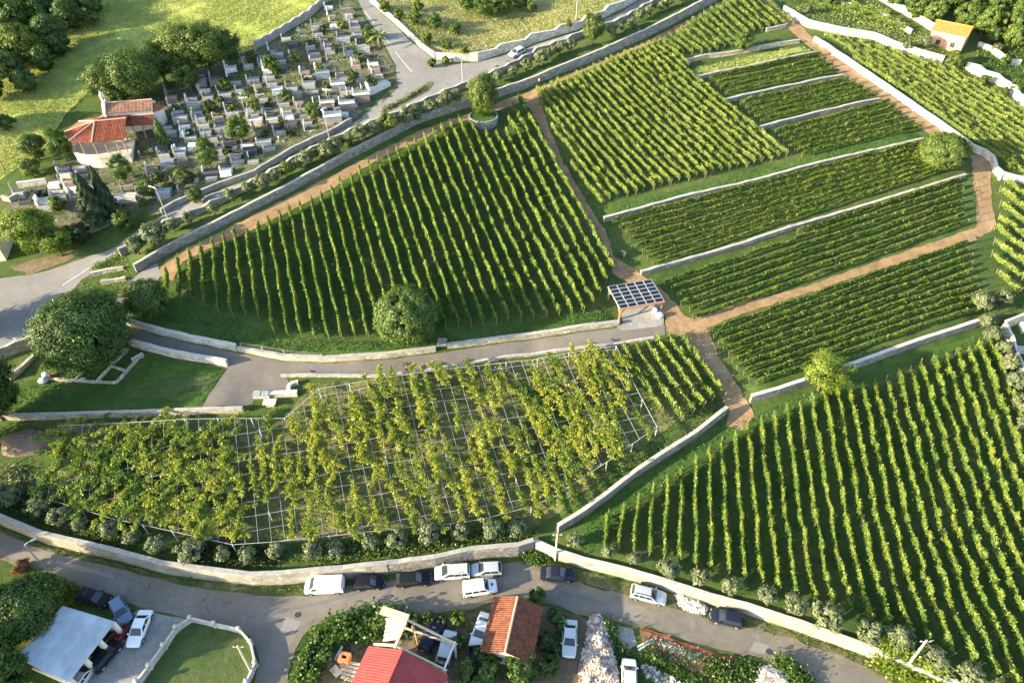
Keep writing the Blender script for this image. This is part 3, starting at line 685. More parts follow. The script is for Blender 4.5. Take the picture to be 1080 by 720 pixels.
# the long field below the cemetery road
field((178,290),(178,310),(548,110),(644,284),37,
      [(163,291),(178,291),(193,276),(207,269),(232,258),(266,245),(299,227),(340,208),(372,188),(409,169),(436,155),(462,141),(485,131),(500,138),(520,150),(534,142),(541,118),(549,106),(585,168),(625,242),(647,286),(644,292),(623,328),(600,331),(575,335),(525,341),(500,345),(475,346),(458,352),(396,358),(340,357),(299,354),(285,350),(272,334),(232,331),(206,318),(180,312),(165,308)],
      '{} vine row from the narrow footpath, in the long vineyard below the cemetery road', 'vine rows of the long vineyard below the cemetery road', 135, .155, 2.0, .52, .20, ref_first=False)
# the yellow slope above the grass bank
field((582,150),(632,214),(700,50),(837,163),24,
      [(563,100),(600,86),(650,63),(697,46),(720,62),(732,82),(762,106),(802,135),(838,163),(800,173),(745,186),(700,197),(660,207),(632,217),(612,190),(598,170),(582,138)],
      '{} vine row from the narrow footpath, in the vineyard above the grass bank', 'vine rows of the yellow-green vineyard above the grass bank', 100, .145, 1.55, .60, .18)
field((698,44),(717,58),(806,2),(835,28),16,
      [(697,46),(720,32),(757,8),(800,-8),(812,2),(835,28),(810,32),(790,36),(776,48),(745,56),(718,60)],
      '{} vine row from the long wall, in the small hilltop vineyard', 'vine rows of the hilltop vineyard', 90, .145, 1.4, .52, .18)
# terraces
def terrace(l0, l1, r0, r1, n, poly, lab, group, **k): field(l0, r0, l1, r1, n, poly, lab, group, **k)
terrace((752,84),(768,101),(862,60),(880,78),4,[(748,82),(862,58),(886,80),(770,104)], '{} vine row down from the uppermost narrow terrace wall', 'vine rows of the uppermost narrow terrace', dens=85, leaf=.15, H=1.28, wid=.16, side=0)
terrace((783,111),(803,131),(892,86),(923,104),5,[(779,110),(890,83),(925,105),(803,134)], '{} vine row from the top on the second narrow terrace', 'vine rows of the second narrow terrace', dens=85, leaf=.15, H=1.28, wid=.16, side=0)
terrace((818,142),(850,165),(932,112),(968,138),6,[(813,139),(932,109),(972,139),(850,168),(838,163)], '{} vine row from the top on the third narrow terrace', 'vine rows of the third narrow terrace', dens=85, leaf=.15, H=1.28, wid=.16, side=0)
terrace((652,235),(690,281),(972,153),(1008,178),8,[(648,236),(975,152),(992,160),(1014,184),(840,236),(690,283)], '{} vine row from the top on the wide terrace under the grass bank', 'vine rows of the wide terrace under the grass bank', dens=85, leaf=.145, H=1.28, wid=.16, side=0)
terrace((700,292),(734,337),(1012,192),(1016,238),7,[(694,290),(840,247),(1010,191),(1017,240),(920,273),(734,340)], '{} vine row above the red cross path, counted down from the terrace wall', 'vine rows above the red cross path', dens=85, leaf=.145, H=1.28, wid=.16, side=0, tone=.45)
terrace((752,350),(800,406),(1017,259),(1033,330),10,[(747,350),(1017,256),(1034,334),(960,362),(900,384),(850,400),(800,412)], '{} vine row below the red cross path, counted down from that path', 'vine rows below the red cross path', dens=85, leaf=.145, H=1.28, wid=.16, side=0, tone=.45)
# the large striped vineyard above the lower road
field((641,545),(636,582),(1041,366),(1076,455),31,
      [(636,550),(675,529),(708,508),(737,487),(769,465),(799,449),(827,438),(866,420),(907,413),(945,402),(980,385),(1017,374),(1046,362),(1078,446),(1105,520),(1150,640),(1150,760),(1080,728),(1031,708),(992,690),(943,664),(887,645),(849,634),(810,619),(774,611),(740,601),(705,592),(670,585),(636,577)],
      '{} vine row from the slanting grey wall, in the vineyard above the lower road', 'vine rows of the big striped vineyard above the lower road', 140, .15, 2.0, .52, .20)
# sunny slope east of the bright wall
field((920,77),(998,131),(992,63),(1079,114),11,
      [(866,40),(892,44),(947,58),(993,72),(1017,80),(1050,98),(1110,138),(1110,188),(1060,184),(1050,172),(1040,163),(1025,153),(993,129),(960,106),(927,84)],
      '{} vine row up from the bright buttressed wall on the eastern slope', 'vine rows of the eastern slope', 85, .145, 1.3, .60, .17)
field((1050,292),(1072,309),(1062,197),(1085,216),8,
      [(1056,194),(1110,204),(1110,330),(1078,312),(1052,302),(1045,268),(1051,232)],
      '{} vine row up from the olives in the eastern edge vineyard', 'vine rows at the eastern edge', 95, .15, 1.55, .62, .18)
field((838,2),(950,32),(850,-6),(962,26),3,[(832,0),(846,-8),(880,-2),(930,14),(955,31),(950,37),(900,22)],
      '{} vine row uphill in the topmost strip between white walls', 'vine rows of the topmost strip', 80, .16, 1.6, .55, .22)
# the six rows between the pergola and the red path
field((657,372),(705,450),(718,359),(760,418),6,
      [(652,372),(668,366),(684,364),(700,360),(720,357),(740,384),(762,418),(740,433),(712,448),(690,432)],
      '{} vine row from the red path, beside the pergola field', 'vine rows between the pergola and the red path', 85, .16, 2.0, .55, .25, ref_first=False)

# ------------------------------------------------------------------ pergola of white wires with yellowing vines
def pergola():
    root_p = hit(380, 490); root = empty('vine_pergola', root_p)
    tag(root, 'wide pergola grid of white posts and wires over the yellowing vines', 'pergola')
    HT = 2.1
    poly = np.array([hit(x, y, HT)[:2] for x, y in [(62,449),(160,444),(300,441),(336,410),(400,399),(500,386),(600,372),(650,365),(693,450),(640,487),(588,522),(560,534),(510,547),(475,552),(420,557),(347,565),(290,571),(245,574),(120,547),(50,526)]])
    a0, a1 = hit(312,441,HT)[:2], hit(321,566,HT)[:2]; b0, b1 = hit(494,387,HT)[:2], hit(531,480,HT)[:2]
    # columns run roughly away from the camera, cross wires across
    dcol = (a0-a1)/np.linalg.norm(a0-a1)*.5+(b0-b1)/np.linalg.norm(b0-b1)*.5; dcol /= np.linalg.norm(dcol)
    dx = hit(640,452,HT)[:2]-hit(250,522,HT)[:2]; dx /= np.linalg.norm(dx)
    org = hit(345,500,HT)[:2]; wires = MB(); rails = []; r3 = np.array(root_p)
    def seg(p, d, step, w):
        iv = clip_line(p, d, poly)
        if iv is None: return None
        k = max(1, int((iv[1]-iv[0])/2.2)); pts = [p+d*(iv[0]+(iv[1]-iv[0])*i/k) for i in range(k+1)]
        for i in range(k):
            q0, q1 = pts[i], pts[i+1]
            sag = .04*math.sin(i*1.9)
            wires.beam(np.array([*q0, h(*q0)+HT+.04*math.sin(i*1.9)])-r3, np.array([*q1, h(*q1)+HT+.04*math.sin((i+1)*1.9)])-r3, w)
        return iv
    pc = np.array([-dcol[1], dcol[0]]); sc = 1.62
    if np.dot(pc, dx) < 0: pc = -pc
    cols = []
    for i in range(-60, 60):
        p = org+dx*(i*sc/np.dot(dx, pc)); iv = seg(p, dcol, 0, .03)
        if iv: cols.append((p, iv))
    rows = []
    for j in range(-30, 30):
        p = org+dcol*(j*2.05); iv = seg(p, dx, 0, (.03 if j % 2 == 0 else .02))
        if iv: rows.append(p)
    wires.build('wire_grid', M['wire_grid'], root)
    edge = MB(); n = len(poly)
    for i in range(n):
        p, q = poly[i], poly[(i+1) % n]; k = max(1, int(np.linalg.norm(q-p)/2.5))
        for t in range(k):
            u, v = p+(q-p)*t/k, p+(q-p)*(t+1)/k
            edge.beam(np.array([*u, h(*u)+HT])-r3, np.array([*v, h(*v)+HT])-r3, .045)
    edge.build('edge_rail', M['wire_grid'], root)
    posts = []; per = 0
    for i in range(n):
        p, q = poly[i], poly[(i+1) % n]; k = max(1, int(np.linalg.norm(q-p)/4.2))
        for t in range(k): posts.append(p+(q-p)*t/k)
    for i, (p, iv) in enumerate(cols):
        if i % 5 == 2:
            t = iv[0]+4.2
            while t < iv[1]-1.5: posts.append(p+dcol*t); t += 6.2
    pm = MB(); pm.beam((0,0,-.25), (0,0,HT+.06), .11); pme = pm.mesh('post', M['wire_white'])
    for q in posts[:100]: mesh_obj('post', pme, root, np.array([*q, h(*q)])-r3)
    # the vines: each plant spreads over the wires
    var = []
    for s in range(9):
        g = np.random.default_rng(500+s); c = []; tone = []
        for arm in range(g.integers(14, 20)):
            th = (0 if g.random() < .5 else math.pi)+g.normal(0,.35) if g.random() < .55 else g.uniform(0, 6.28); ln = g.uniform(.6, 1.9); n = int(66*ln)
            u = g.uniform(0, 1, n); bend = g.uniform(-.8, .8)
            x = np.cos(th+bend*u)*u*ln; y = np.sin(th+bend*u)*u*ln
            hx = g.choice([-2.1, -1.05, 0, 1.05, 2.1]); x = x*.58+hx; y = y*.62
            c.append(np.stack([x+g.normal(0,.14,n), y+g.normal(0,.14,n), HT+.03+.14*np.sin(u*2.6)*g.uniform(.0,1)+g.normal(0,.08,n)], 1))
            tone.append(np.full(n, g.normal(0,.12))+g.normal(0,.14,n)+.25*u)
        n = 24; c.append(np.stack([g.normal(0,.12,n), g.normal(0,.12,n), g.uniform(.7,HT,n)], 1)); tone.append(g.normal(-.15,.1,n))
        c = np.concatenate(c); tone = np.concatenate(tone); V = leaf_quads(c, .12, g, .5)
        tr = MB(); tr.tube([(0,0,-.2),(.05,.03,.9),(.0,-.03,HT)], [.06,.05,.035], 5)
        var.append((V, tone, tr))
    meshes = {}
    for s in range(9):
        for tn in range(3):
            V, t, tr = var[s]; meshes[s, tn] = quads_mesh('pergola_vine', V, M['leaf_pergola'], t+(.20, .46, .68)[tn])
    trunks = [v[2].mesh('trunk', M['vine_wood']) for v in var]
    g = np.random.default_rng(77); cand = []
    for i, (p, iv) in enumerate(cols):
        if False: continue
        t = iv[0]+1.2+g.uniform(0, 1.0); k = 0
        while t < iv[1]-.6:
            q = p+dcol*t; cand.append((i, k, q+g.normal(0, .25, 2))); k += 1; t += 2.3
    cnt = {}; placed = 0; global NV; NV = [0]
    for ci, k, q in cand:
        z = h(*q); px, py, s = proj((q[0], q[1], z+HT))
        if px < -10: continue
        # denser in the western part and along the southern edge, gaps in the middle
        den = .97 if px < 245 else ((.38 if ci % 2 else .46) if px < 500 else .50)
        if 560 < px < 650 and py > 390: den = .75
        if py < 402 and px > 400: den = .6
        if g.random() > den or placed >= 298: continue
        warm = .5+.5*math.sin(px*.021+py*.05)
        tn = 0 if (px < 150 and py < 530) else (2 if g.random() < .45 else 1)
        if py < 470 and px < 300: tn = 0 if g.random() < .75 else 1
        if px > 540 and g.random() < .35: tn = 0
        s = int(g.integers(0, 9)); sc_ = g.uniform(.75, 1.15)*(1.2 if px < 235 else (1.25 if 555 < px < 655 else 1.05))
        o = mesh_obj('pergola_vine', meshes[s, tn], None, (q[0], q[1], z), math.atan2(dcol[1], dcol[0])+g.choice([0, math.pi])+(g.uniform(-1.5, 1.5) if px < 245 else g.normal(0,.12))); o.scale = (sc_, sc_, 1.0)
        cnt[ci] = cnt.get(ci, 0)+1; placed += 1; NV[0] += 1
        look = ('dark green', 'green and yellow', 'bright yellow-green')[tn]
        tag(o, f'{look} pergola vine, {ordw(cnt[ci])} from the lower edge in the {ordw(ci+1)} line', 'vine', 'vines trained over the white pergola wires', 'thing')
        mesh_obj('trunk', trunks[s], o)
    return placed
NPERG = pergola()

# ------------------------------------------------------------------ trees and shrubs
def crown_points(g, nclump, per, rx, rz, zc, lump=.28, shell=.55, spread=.2, flat=0.0):
    """clumps spread through an uneven egg, leaves around each clump"""
    C = []
    d = g.normal(size=(nclump, 3)); d /= np.linalg.norm(d, axis=1)[:,None]
    r = (shell+(1-shell)*g.random(nclump))**.6*(1-lump*g.random(nclump))
    c = d*r[:,None]*np.array([rx, rx, rz]); c[:,2] += zc
    t = g.normal(0, .11, nclump)
    n = nclump*per; k = np.repeat(np.arange(nclump), per)
    off = g.normal(size=(n, 3)); off = off/np.linalg.norm(off, axis=1)[:,None]*g.uniform(.35, 1.25, n)[:,None]**.8
    q = c[k]+off*np.array([rx, rx, rz*.85])*spread*1.45*g.uniform(.6, 1.25, nclump)[k][:,None]
    o1 = (c[k]-np.array([0, 0, zc]))/np.array([rx, rx, rz]); b = off*.62+o1*.55
    return q, t[k], c, b
def make_crown(seed, r, H, kind, nclump=70, per=70, leaf=.2, lo=.2, lump=.3, shell=.5, spread=.17, tone=.5):
    g = np.random.default_rng(seed); zb = H*lo; rz = (H-zb)/2; zc = zb+rz
    if kind == 'conifer':
        n = nclump*per; u = g.random(n)**.75; z = H*(.04+.96*u); rad = r*(1-u)**.85*(.55+.45*g.random(n)**.5)
        th = g.uniform(0, 6.28, n); br = .16*np.sin(th*5+z*2.2)+.12*np.sin(th*9-z*3.1); rad = rad*(1+br)+.05
        q = np.stack([rad*np.cos(th), rad*np.sin(th), z+g.normal(0,.1,n)], 1)
        bb = np.stack([np.cos(th), np.sin(th), np.full(n, .35)], 1); return q, tone+g.normal(0,.16,n)+br*.8, None, bb*.8
    q, t, c, b = crown_points(g, nclump, per, r*.88, rz*.9, zc, lump, shell, spread)
    return q, tone+t+g.normal(0, .10, len(q)), c, b
TREES = []
def tree_parts(root, seed, r, H, kind, mat, nclump, per, leaf, lo, lump, shell, spread, tone, trunk_r=None, name='crown'):
    q, t, c, bb = make_crown(seed, r, H, kind, nclump, per, leaf, lo, lump, shell, spread, tone)
    g = np.random.default_rng(seed+5)
    me = quads_mesh(name, leaf_quads(q, leaf, g, .45, .6, bb), M[mat], t); mesh_obj(name, me, root)
    mb = MB(); tr = trunk_r or max(.06, r*.055); top = H*(.9 if kind == 'conifer' else .62)
    mb.tube([(0,0,-.4),(tr*.3,0,H*.15),(-tr*.3,tr*.4,H*.38),(0,0,top)], [tr*1.35,tr,tr*.8,tr*.25], 8)
    if c is not None and r > 1.2:
        for i in range(0, len(c), max(1, len(c)//10)):
            p = c[i]; s = H*(.16+.3*((i*37) % 10)/10)
            mb.tube([(0,0,s), (p[0]*.45, p[1]*.45, s+(p[2]-s)*.6), tuple(p)], [tr*.5, tr*.3, tr*.08], 5)
    trm = mb.build('trunk', M['bark'], root)
    return root
def tree(px, py, rpx, label, hr=1.0, kind='broad', mat='leaf_broad', cat='tree', name=None, group='trees around the vineyard', seed=None, nclump=None, leaf=None, lo=.17, lump=.3, shell=.5, spread=.17, tone=.5, per=None, at=None):
    seed = seed if seed is not None else int(px*31+py*17) % 9973
    H = 6.0
    for _ in range(3):
        p = hit(px, py, H*.56); _, _, s = proj(p); r = rpx/s; H = hr*2*r
    p[2] = h(p[0], p[1])
    nclump = nclump or int(min(170, 26+r*r*3.0)); leaf = (leaf or max(.13, min(.26, .11+.02*r)))*.72
    per = int((per or 62)*2.3); nclump = int(nclump*1.15); lump *= .8
    root = empty(name or ('cypress_tree' if kind == 'conifer' else ('tree' if cat == 'tree' else 'shrub')), p, random.uniform(0, 6.28))
    tag(root, label, cat, group, 'thing')
    tree_parts(root, seed, r, H, kind, mat, nclump, per, leaf, lo, lump, shell, spread, tone)
    return root
tree(84,346,53,'very big round dark green tree between the car park and the sloping lane', hr=.85, name='large_tree', mat='leaf_broad', nclump=330, per=80, leaf=.22, lo=.04, tone=.34, lump=.2, shell=.7, spread=.14)
tree(153,313,26,'dark bushy tree at the top of the sloping lane, touching the long vineyard', hr=.8, mat='leaf_broad', lo=.03, tone=.38, shell=.7, lump=.2, nclump=130)
tree(428,330,36,'round green tree behind the low curving wall at the foot of the long vineyard', hr=.95, name='round_tree', lo=.03, tone=.55, nclump=260, per=80, lump=.1, shell=.78, spread=.13)
tree(510,98,17,'small upright tree standing in the round stone planter by the red path', hr=1.5, lo=.05, tone=.6, lump=.15, nclump=120, shell=.65)
tree(997,158,27,'round olive-brown tree at the bend of the upper red path', hr=.75, lo=.1, tone=.62, lump=.15, nclump=220, shell=.7, spread=.14)
tree(873,389,29,'loose yellow-green tree on the grey wall above the big striped vineyard', hr=1.0, mat='leaf_yellow', lo=.12, tone=.45, lump=.4, shell=.35)
tree(626,27,14,'tree between the upper road parapet and the olive strip', hr=1.35, lo=.12, tone=.6)
tree(785,43,12,'lone round shrub on the rough terrace wall near the hilltop', hr=.85, lo=.05, tone=.55, cat='shrub')
tree(30,240,30,'large yellow-green pine beside the upper road at the western edge', hr=.95, mat='leaf_yellow', lo=.1, tone=.45, lump=.4, name='pine_tree', nclump=120)
tree(56,252,22,'yellow-green pine leaning out over the reddish roadside, the smaller of two', hr=.9, mat='leaf_yellow', lo=.08, tone=.4, lump=.4, name='pine_tree')
tree(82,244,13,'dark green bush below the cemetery conifers', hr=1.0, mat='leaf_dark', lo=.02, tone=.6, cat='shrub')
tree(92,207,17,'broad dark conifer at the lower corner of the cemetery', hr=1.75, kind='conifer', mat='leaf_conifer', nclump=190, name='conifer_tree')
tree(106,199,11,'slender pointed conifer close behind the broad dark one', hr=2.7, kind='conifer', mat='leaf_conifer', nclump=150, name='conifer_tree')
tree(130,231,14,'dark green bush beside the upper road below the white tomb', hr=.9, mat='leaf_broad', lo=.03, tone=.45, cat='shrub')
tree(154,197,12,'bright green bush by the lamp post at the cemetery roadside', hr=.9, mat='leaf_bright', lo=.05, tone=.6, cat='shrub')
tree(190,184,9,'small pale green bush among the front graves', hr=.9, mat='leaf_yellow', lo=.05, tone=.3, cat='shrub')
tree(126,176,14,'leafy yellow-green tree in front of the loggia', hr=1.25, mat='leaf_bright', lo=.1, tone=.5)
tree(168,138,8,'narrow cypress at the corner of the chapel', hr=1.9, kind='conifer', mat='leaf_bright', nclump=45, tone=.45)
tree(250,133,16,'bright green round tree in the middle of the graves', hr=.95, mat='leaf_bright', lo=.1, tone=.5)
tree(216,158,15,'tall green tree among the graves near the roadside', hr=1.35, mat='leaf_bright', lo=.08, tone=.42)
tree(196,186,10,'dark bush between grave plots at the roadside', hr=.8, mat='leaf_dark', lo=.02, tone=.6, cat='shrub')
tree(267,108,9,'ochre-green shrub in the upper cemetery', hr=.95, lo=.05, tone=.75, cat='shrub')
tree(302,100,8,'green shrub between white graves in the upper cemetery', hr=.85, mat='leaf_bright', lo=.05, tone=.4, cat='shrub')
tree(221,111,9,'dark shrub near the end of the grave columns by the chapel', hr=.8, mat='leaf_dark', lo=.03, tone=.7, cat='shrub')
tree(236,88,8,'yellowish shrub at the upper edge of the graves', hr=.8, mat='leaf_yellow', lo=.03, tone=.3, cat='shrub')
tree(388,34,8,'rounded green bush on the bend of the side road', hr=1.0, mat='leaf_bright', lo=.05, tone=.6, cat='shrub')
tree(371,79,8,'green shrub in the eastern tip of the cemetery', hr=.9, mat='leaf_bright', lo=.05, tone=.35, cat='shrub')
tree(391,87,9,'flat yellowish shrub near the roadside tip of the cemetery', hr=.8, mat='leaf_bright', lo=.02, tone=.45, cat='shrub')
tree(368,104,7,'dark bush under the pink tomb at the roadside', hr=.8, mat='leaf_dark', lo=.02, tone=.6, cat='shrub')
tree(60,214,11,'ochre-leaved shrub at the western end of the cemetery', hr=.8, mat='leaf_yellow', lo=.02, tone=.25, cat='shrub')
for i, (x, y, r, hr, tn, lb) in enumerate([(108,82,26,.95,.45,'westernmost tree of the grove behind the chapel'),(140,75,31,.95,.5,'big spreading tree directly behind the chapel roof'),(166,61,26,.95,.55,'pale topped tree in the middle of the chapel grove'),
        (190,47,29,1.0,.62,'tall sunlit tree of the chapel grove'),(214,45,28,1.05,.5,'dense tree near the eastern end of the chapel grove'),(238,47,18,1.2,.3,'dark narrow tree at the eastern end of the chapel grove'),
        (196,77,17,1.1,.4,'smaller tree at the foot of the chapel grove'),(122,101,16,.9,.35,'low dark tree beside the bell gable')]):
    tree(x, y, r, lb, hr, mat='leaf_broad', group='grove behind the chapel', tone=tn, lo=.1, lump=.35)
for i, (x, y, r, hr, tn, lb) in enumerate([(33,152,17,1.0,.35,'dull green tree at the edge of the meadow west of the loggia'),(60,149,15,1.4,.5,'tall fresh green tree beside the curved loggia wall'),(30,176,14,.8,.6,'thin brownish bush below the meadow trees'),(5,128,11,.9,.4,'small dark tree at the western meadow edge'),
        (96,18,10,.8,.7,'small sunny bush at the tip of the meadow shadow'),(265,58,8,.8,.6,'bush beside the back wall of the cemetery')]):
    tree(x, y, r, lb, hr, mat='leaf_bright' if i == 1 else 'leaf_broad', tone=tn, lo=.06, lump=.4, cat='tree' if r > 12 else 'shrub')
WOOD = [(20,42,24,.7),(6,68,20,.35),(-14,50,22,.3),(44,60,15,.3),(52,30,22,.32),(10,14,22,.4),(38,6,20,.38),(70,12,18,.32),(-16,88,18,.3),(78,-8,16,.45),(-20,10,24,.4),(60,44,14,.28),(95,2,11,.5),(24,84,13,.3),(-30,120,20,.35),(-6,-12,22,.4)]
WL = ['pale sunlit crown standing out at the front of the north-western wood','low dark tree at the foot of the shadowed wood','dark tree at the frame edge behind the pale crown','small dark tree at the front corner of the wood','dark round tree in the middle of the wood','dull green tree high in the wood corner',
      'dark tree at the top of the wood','tree at the eastern end of the wood edge','dark low tree casting shade over the meadow','tree at the top margin by the sunny meadow','dull tree outermost in the wood','small shaded tree at the eastern foot of the wood','bush where the wood meets the sunny meadow','scrubby tree in the shaded lower wood edge','tree at the western border below the wood','uppermost tree of the wood']
for (x, y, r, tn), lb in zip(WOOD, WL):
    tree(x, y, r, lb, 1.0, mat='leaf_yellow' if tn > .6 else 'leaf_broad', group='trees of the north-western wood', tone=tn if tn < .6 else .22, lo=.04, lump=.35, nclump=70, leaf=.3)
ER = [(968,3,14,.5),(988,10,13,.6),(1006,-4,15,.45),(1020,14,15,.55),(1042,20,16,.6),(1056,4,17,.5),(1066,24,15,.6),(1080,12,17,.5),(1074,36,13,.62),(1036,-2,15,.45),(1092,30,16,.5),(948,-8,12,.5),(985,-14,16,.45),(1050,34,9,.35),(1062,-14,16,.5)]
EL = ['first tree beside the white stepped wall','tree directly above the orange roof','tree at the top edge over the orange roof','broad tree behind the gable of the orange house','rounded sunlit tree east of the orange house','tall tree at the upper rim of the eastern wood','sunlit round tree in the eastern wood','tree at the far eastern corner','lowest sunlit crown of the eastern wood','tree on the skyline rim of the eastern wood','tree at the eastern frame edge','small tree at the western start of the eastern wood','topmost tree of the eastern wood','dark undergrowth tree under the sunlit crowns','topmost tree in the north-east corner']
for (x, y, r, tn), lb in zip(ER, EL):
    tree(x, y, r, lb, 1.05, mat='leaf_broad', group='trees of the eastern wood', tone=tn, lo=.08, lump=.35, nclump=62, leaf=.3)
tree(1008,60,11,'green bush below the orange roofed house', .95, mat='leaf_broad', lo=.03, tone=.55, cat='shrub')
tree(976,41,9,'silvery olive bush by the white wall next to the orange house', .9, mat='leaf_olive', lo=.05, tone=.5, cat='shrub')
for x, y, r, lb in [(1040,84,7,'low bush on the top of the eastern vineyard'),(1058,96,7,'bush under the white stepped wall at the east'),(1062,63,7,'green bush on the ledge below the eastern wood'),(1074,88,8,'dark bush above the white stepped wall'),(1052,50,6,'small bush beside the pale eastern wall'),(958,47,6,'small bush at the end of the topmost vine strip'),(1068,171,8,'yellow-green bush on the verge where the bright wall turns'),(852,8,6,'bush at the start of the white curving wall'),(880,-2,8,'bush above the topmost strip'),(658,267,5,'grey-green bush at the end of the narrow footpath')]:
    tree(x, y, r, lb, .9, mat='leaf_bright' if r > 6 else 'leaf_olive', lo=.03, tone=.4, cat='shrub')
for i, (x, y, r) in enumerate([(405,6,8),(420,14,7),(437,18,9),(450,40,8),(470,46,7),(490,52,7),(458,22,11),(480,30,8),(510,6,14),(530,2,13),(548,-2,12),(492,0,12),(571,52,0),(470,63,6),(455,66,6),(600,24,5),(440,6,8),(560,6,8)]):
    if r: tree(x, y, r, f'{ordw(i+1)} scrubby bush from the side road, in the dry meadow', .85, mat='leaf_bright' if r > 10 else 'leaf_yellow', group='scrub of the dry meadow', lo=.02, tone=.5 if r > 10 else .25, cat='shrub', lump=.4)
# olives: a few shapes shared by all
OLV = []
for s in range(6):
    q, t, c, bb = make_crown(300+s, 1.25, 2.5, 'broad', 34, 70, .12, .12, .4, .35, .2, .55)
    g = np.random.default_rng(300+s); me = quads_mesh('crown', leaf_quads(q, .12, g, .4, .6, bb), M['leaf_olive'], t)
    md = quads_mesh('crown', leaf_quads(q, .12, g, .4, .6, bb), M['leaf_broad'], t+.1)
    mb = MB(); mb.tube([(0,0,-.3),(.06,.03,.5),(0,0,1.5)], [.11,.08,.03], 6)
    for p in c[::6]: mb.tube([(0,0,.6),(p[0]*.5,p[1]*.5,1.1),tuple(p)], [.05,.035,.01], 4)
    OLV.append((me, md, mb.mesh('trunk', M['bark'])))
def olive(px, py, rpx, label, group, i, green=False, hr=1.0, name='olive_tree', cat='olive tree'):
    k = 1.2; gg = np.random.default_rng(int(px*7+py)); rpx *= gg.uniform(.92, 1.4); px += gg.normal(0, 2.2); hr *= gg.uniform(.85, 1.15)
    for _ in range(3):
        p = hit(px, py, k*1.15*hr); s = proj(p)[2]; k = rpx/s/1.25
    p[2] = h(p[0], p[1])
    o = empty(name, p, (i*2.4) % 6.28); o.scale = (k, k, k*hr); tag(o, label, cat, group, 'thing')
    me, md, tm = OLV[i % 6]; mesh_obj('crown', md if green else me, o); mesh_obj('trunk', tm, o)
LO = [(-6,520,12),(14,524,12),(41,535,12),(67,544,11),(86,553,9),(115,558,11),(142,566,11),(167,575,12),(198,581,12),(230,584,10),(261,585,12),(294,581,12),(327,581,10),(350,579,10),(390,572,10),(420,570,10),(452,563,12),(485,562,12),(519,559,11),(545,557,9)]
for i, (x, y, r) in enumerate(LO): olive(x, y, r, f'{ordw(i+1)} olive bush from the western corner, behind the lower road wall', 'olive bushes behind the wall of the lower road', i, hr=.95)
LO2 = [(609,571,9),(641,581,9),(672,589,9),(705,600,11),(737,609,11),(771,619,11),(804,627,12),(836,638,12),(875,650,14),(911,667,12),(948,672,16),(987,694,11),(1023,712,12),(1052,728,11)]
for i, (x, y, r) in enumerate(LO2): olive(x, y, r, f'{ordw(i+1)} olive bush from the wall corner, at the foot of the big striped vineyard', 'olive bushes at the foot of the big striped vineyard', i+2, hr=.9)
LO3 = [(1038,319,10),(1059,315,10),(1040,338,8),(1047,353,10),(1057,368,11),(1066,383,12),(1073,402,11),(1078,426,10),(1086,448,10)]
for i, (x, y, r) in enumerate(LO3): olive(x, y, r, f'{ordw(i+1)} olive bush downhill along the dark fence at the eastern edge', 'olive bushes along the dark fence', i+1, hr=.95)
LO4 = [(143,259,11),(163,248,11),(184,238,9),(202,230,8),(222,220,7),(242,206,8),(261,199,8),(280,192,7),(294,185,7)]
x0, y0 = 303, 179
pts = [(303,179),(323,168),(377,143),(420,128),(463,110),(490,100)]
for (ax, ay), (bx, by) in zip(pts[:-1], pts[1:]):
    n = max(1, int(math.hypot(bx-ax, by-ay)/9))
    for k in range(n): LO4.append((ax+(bx-ax)*k/n, ay+(by-ay)*k/n-1, 7.5+1.5*math.sin(k*2.1+ax)))
LO4 += [(499,91,7),(525,81,7),(541,75,6),(555,69,7),(568,61,7),(580,56,6),(592,51,6),(603,48,6),(641,33,6),(652,29,5),(663,25,6),(673,16,6),(684,11,5),(695,7,6),(707,2,6),(718,-3,6)]
for i, (x, y, r) in enumerate(LO4): olive(x, y, r, f'{ordw(i+1)} olive bush from the lane end, under the upper road parapet', 'olive bushes of the strip below the upper road', i, hr=1.0, green=(9 <= i < 24 and i % 3 == 0))
# lower edge of the picture
tree(22,640,42,'big dark green tree over the pale roofed shed at the western corner', hr=.8, mat='leaf_broad', lo=.1, tone=.45, nclump=200, per=75, leaf=.2, name='large_tree')
tree(48,618,17,'dark leafy side tree by the lower road lamp post', hr=1.0, mat='leaf_broad', lo=.08, tone=.45)
tree(12,706,26,'yellowish green tree at the bottom western corner', hr=.9, mat='leaf_bright', lo=.08, tone=.4)
tree(22,596,11,'rust-brown dry bush on the road bank at the western edge', hr=.7, mat='leaf_rust', lo=.02, tone=.4, cat='shrub', lump=.4)
tree(505,706,26,'wide bushy fig with big leaves in front of the tiled hut', hr=.7, mat='leaf_broad', lo=.04, tone=.5, leaf=.26, name='fig_tree')
tree(549,702,22,'brighter green bushy tree in front of the tiled hut gable', hr=.85, mat='leaf_bright', lo=.04, tone=.3)
tree(566,628,12,'green shrub behind the far corner of the tiled hut', hr=1.1, mat='leaf_bright', lo=.04, tone=.4, cat='shrub')
tree(584,648,9,'dark shrub between the hut and the parked silver saloon', hr=.9, mat='leaf_broad', lo=.02, tone=.4, cat='shrub')
tree(580,700,14,'dark green bush east of the hut gable', hr=.8, mat='leaf_bright', lo=.02, tone=.25, cat='shrub')
tree(576,676,12,'dark creeper bush along the shaded side of the hut', hr=.8, mat='leaf_dark', lo=.02, tone=.5, cat='shrub')
